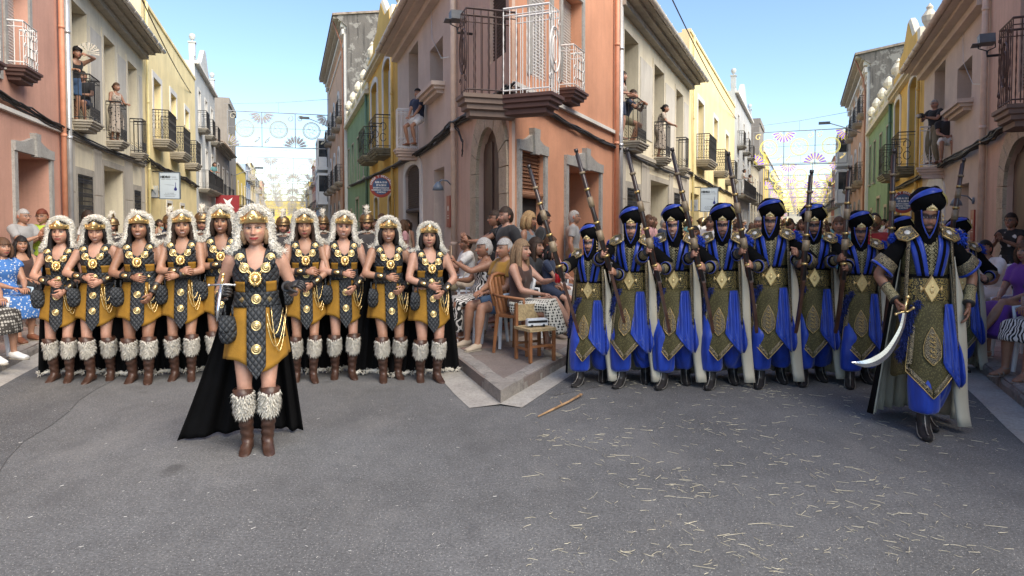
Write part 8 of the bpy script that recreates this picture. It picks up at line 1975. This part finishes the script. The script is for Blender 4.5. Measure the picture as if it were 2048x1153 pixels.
# cables along the facades
def cab(st, side, pts, label, **k): cable('cable_bundle', label, [st.P(st.wall[side] + (k.get('o', .08) if side == 'l' else -k.get('o', .08)), *st.on(side, u, v, .08)) for u, v in pts], n=k.get('n', 6), r=k.get('r', .018), sag=k.get('sag', .02), seed=k.get('seed', 1), spread=k.get('spread', .05))
cab(SL, 'l', [(-60, 154), (0, 187), (60, 222), (139, 264)], 'black cable bundle under the sill of the left salmon house'); cab(SL, 'l', [(139, 264), (215, 302), (290, 325)], 'thin cables along the left cream house', n=4, seed=2); cab(SL, 'l', [(292, 318), (330, 340), (370, 358), (395, 374)], 'tangled cables and twigs on the left yellow house', n=7, seed=3, r=.022, spread=.08)
cab(SR, 'l', [(1026, 181), (1100, 225), (1180, 268), (1237, 295)], 'black cable bundle across the fork salmon house', n=7, seed=4); cab(SR, 'l', [(1237, 295), (1300, 330), (1376, 358)], 'thin cables along the right street cream house', n=4, seed=5); cab(SR, 'l', [(1378, 345), (1410, 365), (1440, 378), (1467, 392)], 'tangled cables on the right street yellow house', n=7, seed=6, r=.022, spread=.08)
cab(SL, 'r', [(1019, 174), (960, 214), (907, 246), (860, 290), (800, 326), (745, 352), (700, 372)], 'thick tangled cable bundle climbing to the brown balcony', n=9, seed=7, r=.020, spread=.07); cab(SL, 'r', [(907, 246), (918, 262), (926, 285), (925, 312)], 'loose cable hanging beside the left downpipe', n=2, seed=8, spread=.02, r=.012)
cab(SR, 'r', [(2080, 200), (2000, 262), (1966, 284), (1900, 320), (1846, 352), (1790, 378)], 'thick tangled cable bundle on the right hand beige house', n=9, seed=9, r=.020, spread=.07)
for st, a, b, lb in ((SL, (275, -20, 22), (396, 204, 40), 'thin overhead wire crossing the sky of the left street'), (SR, (1340, -10, 22), (1478, 245, 48), 'thin overhead wire crossing the sky of the right street')):
    A = at_depth(a[0], a[1], a[2] - 4); B = at_depth(b[0], b[1], b[2]); pts = [A.lerp(B, t / 20) - Vector((0, 0, 1.2 * t / 20 * (1 - t / 20))) for t in range(21)]; q = MB(); q.tube(pts, .018, 5); prop(q.build('overhead_wire', cablem), lb, 'wire')
def emit(name, col, st_):
    m = bpy.data.materials.new(name); m.use_nodes = True; b = m.node_tree.nodes['Principled BSDF']; b.inputs['Base Color'].default_value = (*[min(1, c * .8) for c in col], 1); b.inputs['Emission Color'].default_value = (*col, 1); b.inputs['Emission Strength'].default_value = st_; return m
def arches(st, lit, tag, Ys):
    W_ = st.wall['r'] - st.wall['l'] - .5; x0 = st.wall['l'] + .25; H_ = 2.7; n = 3; cell = W_ / n
    mw = emit('bulbs_warm_' + tag, (1.0, .78, .30) if lit else (.62, .58, .44), .36 if lit else .05); my = emit('bulbs_yellow_' + tag, (1.0, .88, .22) if lit else (.55, .52, .28), .34 if lit else .05); mp = emit('bulbs_violet_' + tag, (.30, .12, .95) if lit else (.50, .47, .62), .45 if lit else .05); mg = plain('arch_frame_' + tag, (.34, .34, .33), .5)
    F_ = MB()
    for z in (0, H_): F_.tube([(0, 0, z), (W_, 0, z)], .035, 4)
    F_.tube([(0, 0, H_ * .55), (W_, 0, H_ * .55)], .014, 4)
    for i in range(n + 1): F_.tube([(i * cell, 0, 0), (i * cell, 0, H_)], .03, 4)
    F_.tube([(cell * 1.5, 0, H_), (cell * 1.5, 0, H_ + .8)], .012, 4); F_.tube([(-.25, 0, H_ + .5), (cell * 1.5, 0, H_ + .8), (W_ + .25, 0, H_ + 1.3)], .015, 4)
    R_ = MB(); S_ = MB(); P_ = MB()
    for i in range(n):
        cx, cz = (i + .5) * cell, H_ * .52
        for r_, w_ in ((.66, .035), (.57, .022)): R_.tube([(cx + r_ * math.cos(t), 0, cz + r_ * math.sin(t)) for t in np.linspace(0, 2 * math.pi, 27)[:-1]], w_, 5, closed=True)
        for k in range(5):
            a = 2 * math.pi * k / 5 + i; S_.tube([(cx + .28 * math.cos(a) + .15 * math.cos(t), 0, cz + .28 * math.sin(a) + .15 * math.sin(t)) for t in np.linspace(0, 5, 9)], .016, 4)
        for sx in (-1, 1):
            for sz in (-1, 1):
                if (i + (sz > 0)) % 2 == 0 or True:
                    c0, c1 = cx + sx * cell * .34, cz + sz * H_ * .33; S_.tube([(c0 + (.05 + .035 * t) * math.cos(t * sx + 1), 0, c1 + (.05 + .035 * t) * math.sin(t * sx * sz + 1)) for t in np.linspace(0, 6.5, 16)], .030, 4)
    for k in range(n + 1):                                       # fans of petals alternately at the top and the bottom
        up = k % 2 == 0; zc = .04 if up else H_ - .04; cx = k * cell; rng_ = np.linspace(12, 168, 9) if 0 < k < n else (np.linspace(8, 82, 5) if k == 0 else np.linspace(98, 172, 5))
        for a in rng_:
            a = R(a); d = (math.cos(a), math.sin(a) * (1 if up else -1)); L1 = .95; w = .085; nrm_ = (-d[1], d[0])
            P = [(cx + d[0] * t + nrm_[0] * w * s, 0, zc + d[1] * t + nrm_[1] * w * s) for t, s in ((.18, 0), (.5, .6), (.78, 1), (L1, .0), (.78, -1), (.5, -.6))]; R_.tube(P, .022, 4, closed=True)
            P_.tube([(cx + d[0] * .35, .0, zc + d[1] * .35), (cx + d[0] * .82, 0, zc + d[1] * .82)], [.03, .055], 5)
    me = [F_.data('arch_frame', mg), R_.data('lamp_rings', my), S_.data('lamp_scrolls', mw), P_.data('lamp_petals', mp)]
    ordn = ['nearest', 'second', 'third', 'fourth', 'fifth', 'sixth', 'seventh', 'eighth', 'ninth', 'tenth']
    for k, (s, zb) in enumerate(Ys):
        t = thing('lamp_arch', '%s %s festoon of rings and fans across the %s street' % (ordn[k], 'lit' if lit else 'unlit', tag), 'street lights', st.P(x0, s, zb), st.rot, 'festive lamp arches over the %s street' % tag)
        for nm, m_ in zip(('arch_frame', 'lamp_rings', 'lamp_scrolls', 'lamp_petals'), me): prop(link(nm, m_, t), kind='stuff' if 'lamp' in nm else None)
arches(SL, False, 'left', [(57, 7.7), (84, 6.7), (100, 5.9), (112, 5.3), (122, 4.8), (131, 4.4), (139, 4.1), (147, 3.8), (155, 3.6)]); arches(SR, True, 'right', [(60, 6.5), (78, 5.4), (90, 4.9), (101, 4.6), (111, 4.3), (120, 4.0), (129, 3.8), (138, 3.6), (147, 3.4)])
def street_light(st, side, s, z, label):
    x = st.wall[side]; sg = 1 if side == 'l' else -1; t = thing('street_lamp', label, 'street lamp', st.P(x, s, z), st.rot); MB().tube([(0, 0, 0), (sg * .8, 0, .35), (sg * 1.9, 0, .75)], .035, 6).build('arm', zinc, t, True); MB().box((sg * 1.8, -.12, .68), (sg * 2.5, .12, .84)).build('lamp_head', plain('grey_casting', (.13, .14, .15), .45), t)
street_light(SL, 'r', 52, 8.6, 'street lamp arm on the orange house in the left street'); street_light(SR, 'r', 50, 7.6, 'street lamp arm on the orange house in the right street'); street_light(SL, 'l', 66, 6.0, 'street lamp arm before the brown block in the left street')
rf = thing('red_banner', 'red banner with a white figure hanging on the left wall far down', 'banner', SL.P(-4.4, 47, 2.4), SL.rot); MB().box((0, -.02, 0), (1.4, .02, 1.1)).build('banner_cloth', plain('banner_red', (.26, .02, .025), .7), rf); MB().prism([(.3, .2), (.6, .55), (.45, .9), (.7, .75), (1.0, .95), (.85, .6), (1.1, .25), (.75, .42)], 'y', -.026, -.021).build('figure_print', swhite, rf)

# ------------------------------------------------------------------ straw, stick and litter on the road
r = np.random.default_rng(12); V = []; F = []
def blade(p, a, L, w, bend, z0=.010):
    w *= .42; L *= .85; b = len(V); d = V3(math.cos(a), math.sin(a), 0); s = V3(-d[1], d[0], 0); m = p + d * L * .5 + s * bend * L
    for q, ww in ((p, w), (m, w), (p + d * L + s * bend * .2, w * .5)): V.extend([q - s * ww + V3(0, 0, z0 - .002), q + s * ww + V3(0, 0, z0 - .002), q + V3(0, 0, z0 + ww * 1.2)])
    for j in range(2):
        for k in range(3): F.append((b + j * 3 + k, b + j * 3 + (k + 1) % 3, b + j * 3 + 3 + (k + 1) % 3, b + j * 3 + 3 + k))
def straw_ok(p):
    xr, sr = SR.local(Vector(p)); xl, sl = SL.local(Vector(p)); return xr > SR.kerb['l'] + .25 and xr < SR.kerb['r'] and p[0] > .02 * p[1]
clus = [ground(u, v) for u, v in ((1220, 895), (1330, 960), (1420, 850), (1480, 780), (1560, 920), (1400, 1080), (1620, 1000), (1150, 880), (1290, 770), (1500, 1100), (1700, 960), (1380, 975), (1560, 790), (1780, 1050))]
for k in range(850):
    if r.uniform() < .42: c = clus[r.integers(len(clus))]; p = V3(c.x, c.y, 0) + np.append(r.normal(size=2) * .16, 0)
    else: q = ground(r.uniform(1030, 2010), r.uniform(745, 1150) if r.uniform() < .7 else r.uniform(745, 900)); p = V3(q.x, q.y, 0)
    if straw_ok(p): blade(p, r.uniform(0, math.pi * 2), r.gamma(2.2, .018) + .012, r.uniform(.0009, .0030), r.uniform(-.25, .25))
prop(link('straw', mesh_data('straw', np.array(V), F, plain('straw_pale', (.48, .44, .33), .8, var=.35, vs=9))), 'pale straw and chaff scattered over the asphalt of the right street', 'straw', kind='stuff')
V.clear(); F.clear()
for k in range(70):
    q = ground(r.uniform(0, 1000), r.uniform(800, 1150)); blade(V3(q.x, q.y, 0), r.uniform(0, 6), r.uniform(.01, .03), r.uniform(.001, .003), 0, .006)
prop(link('litter', mesh_data('litter', np.array(V), F, plain('litter_pale', (.5, .49, .46), .8))), 'tiny pale crumbs and grit on the left asphalt', 'grit', kind='stuff')
a, b = ground(1076, 836), ground(1160, 797); q = MB(); q.tube([a + Vector((0, 0, .012)), a.lerp(b, .35) + Vector((.01, .01, .016)), a.lerp(b, .7) + Vector((0, -.01, .02)), b + Vector((0, 0, .03))], [.006, .011, .010, .013], 7); q.tube([b + Vector((0, 0, .03)), b + Vector((.03, .04, .03))], [.018, .004], 5); q.tube([a.lerp(b, .55) + Vector((0, 0, .02)), a.lerp(b, .55) + Vector((-.02, .05, .04))], [.007, .002], 5)
prop(q.build('stick', plain('dry_stick', (.34, .21, .11), .9, var=.4, vs=12), smooth=True), 'dry broken stick lying on the asphalt before the fork kerb', 'stick')
# newer, darker asphalt laid in a band along each kerb, a hair above the road
def band(st, side, w, s0, s1, seed, z):
    rn = np.random.default_rng(seed); ph = rn.uniform(0, 6, 4); sg = 1 if side == 'l' else -1; V = []; F = []; n = 90; off = .24
    for i in range(n + 1):
        s = s0 + (s1 - s0) * i / n; ww = w * min(1, (s - s0) / 1.5 + .02) + .05 * math.sin(s * 1.3 + ph[0]) + .03 * math.sin(s * 4.1 + ph[1]) + .012 * math.sin(s * 11 + ph[2]) + rn.uniform(-.008, .008)
        V += [tuple(st.P(st.kerb[side] + sg * off, s, z)), tuple(st.P(st.kerb[side] + sg * (off + ww), s, z))]
        if i: F.append((2 * i - 2, 2 * i - 1, 2 * i + 1, 2 * i))
    prop(link('asphalt_band', mesh_data('asphalt_band', V, F, MATS['asphalt_dark'], False)), kind='structure')
    P = [Vector(V[2 * i + 1]) for i in range(n + 1)]; V2 = []
    for p in P: V2 += [tuple(p + Vector((-.003, 0, .0012))), tuple(p + Vector((.003, 0, .0012)))]
    prop(link('tar_joint', mesh_data('tar_joint', V2, [(2 * i, 2 * i + 1, 2 * i + 3, 2 * i + 2) for i in range(n)], plain('tar', (.06, .06, .06), .7), False)), kind='structure')
band(SL, 'l', .95, 2.6, 40, 1, .0022); band(SR, 'l', 1.0, sR_tip + .5, 40, 3, .0022)

bpy.data.scenes.remove(TMP)
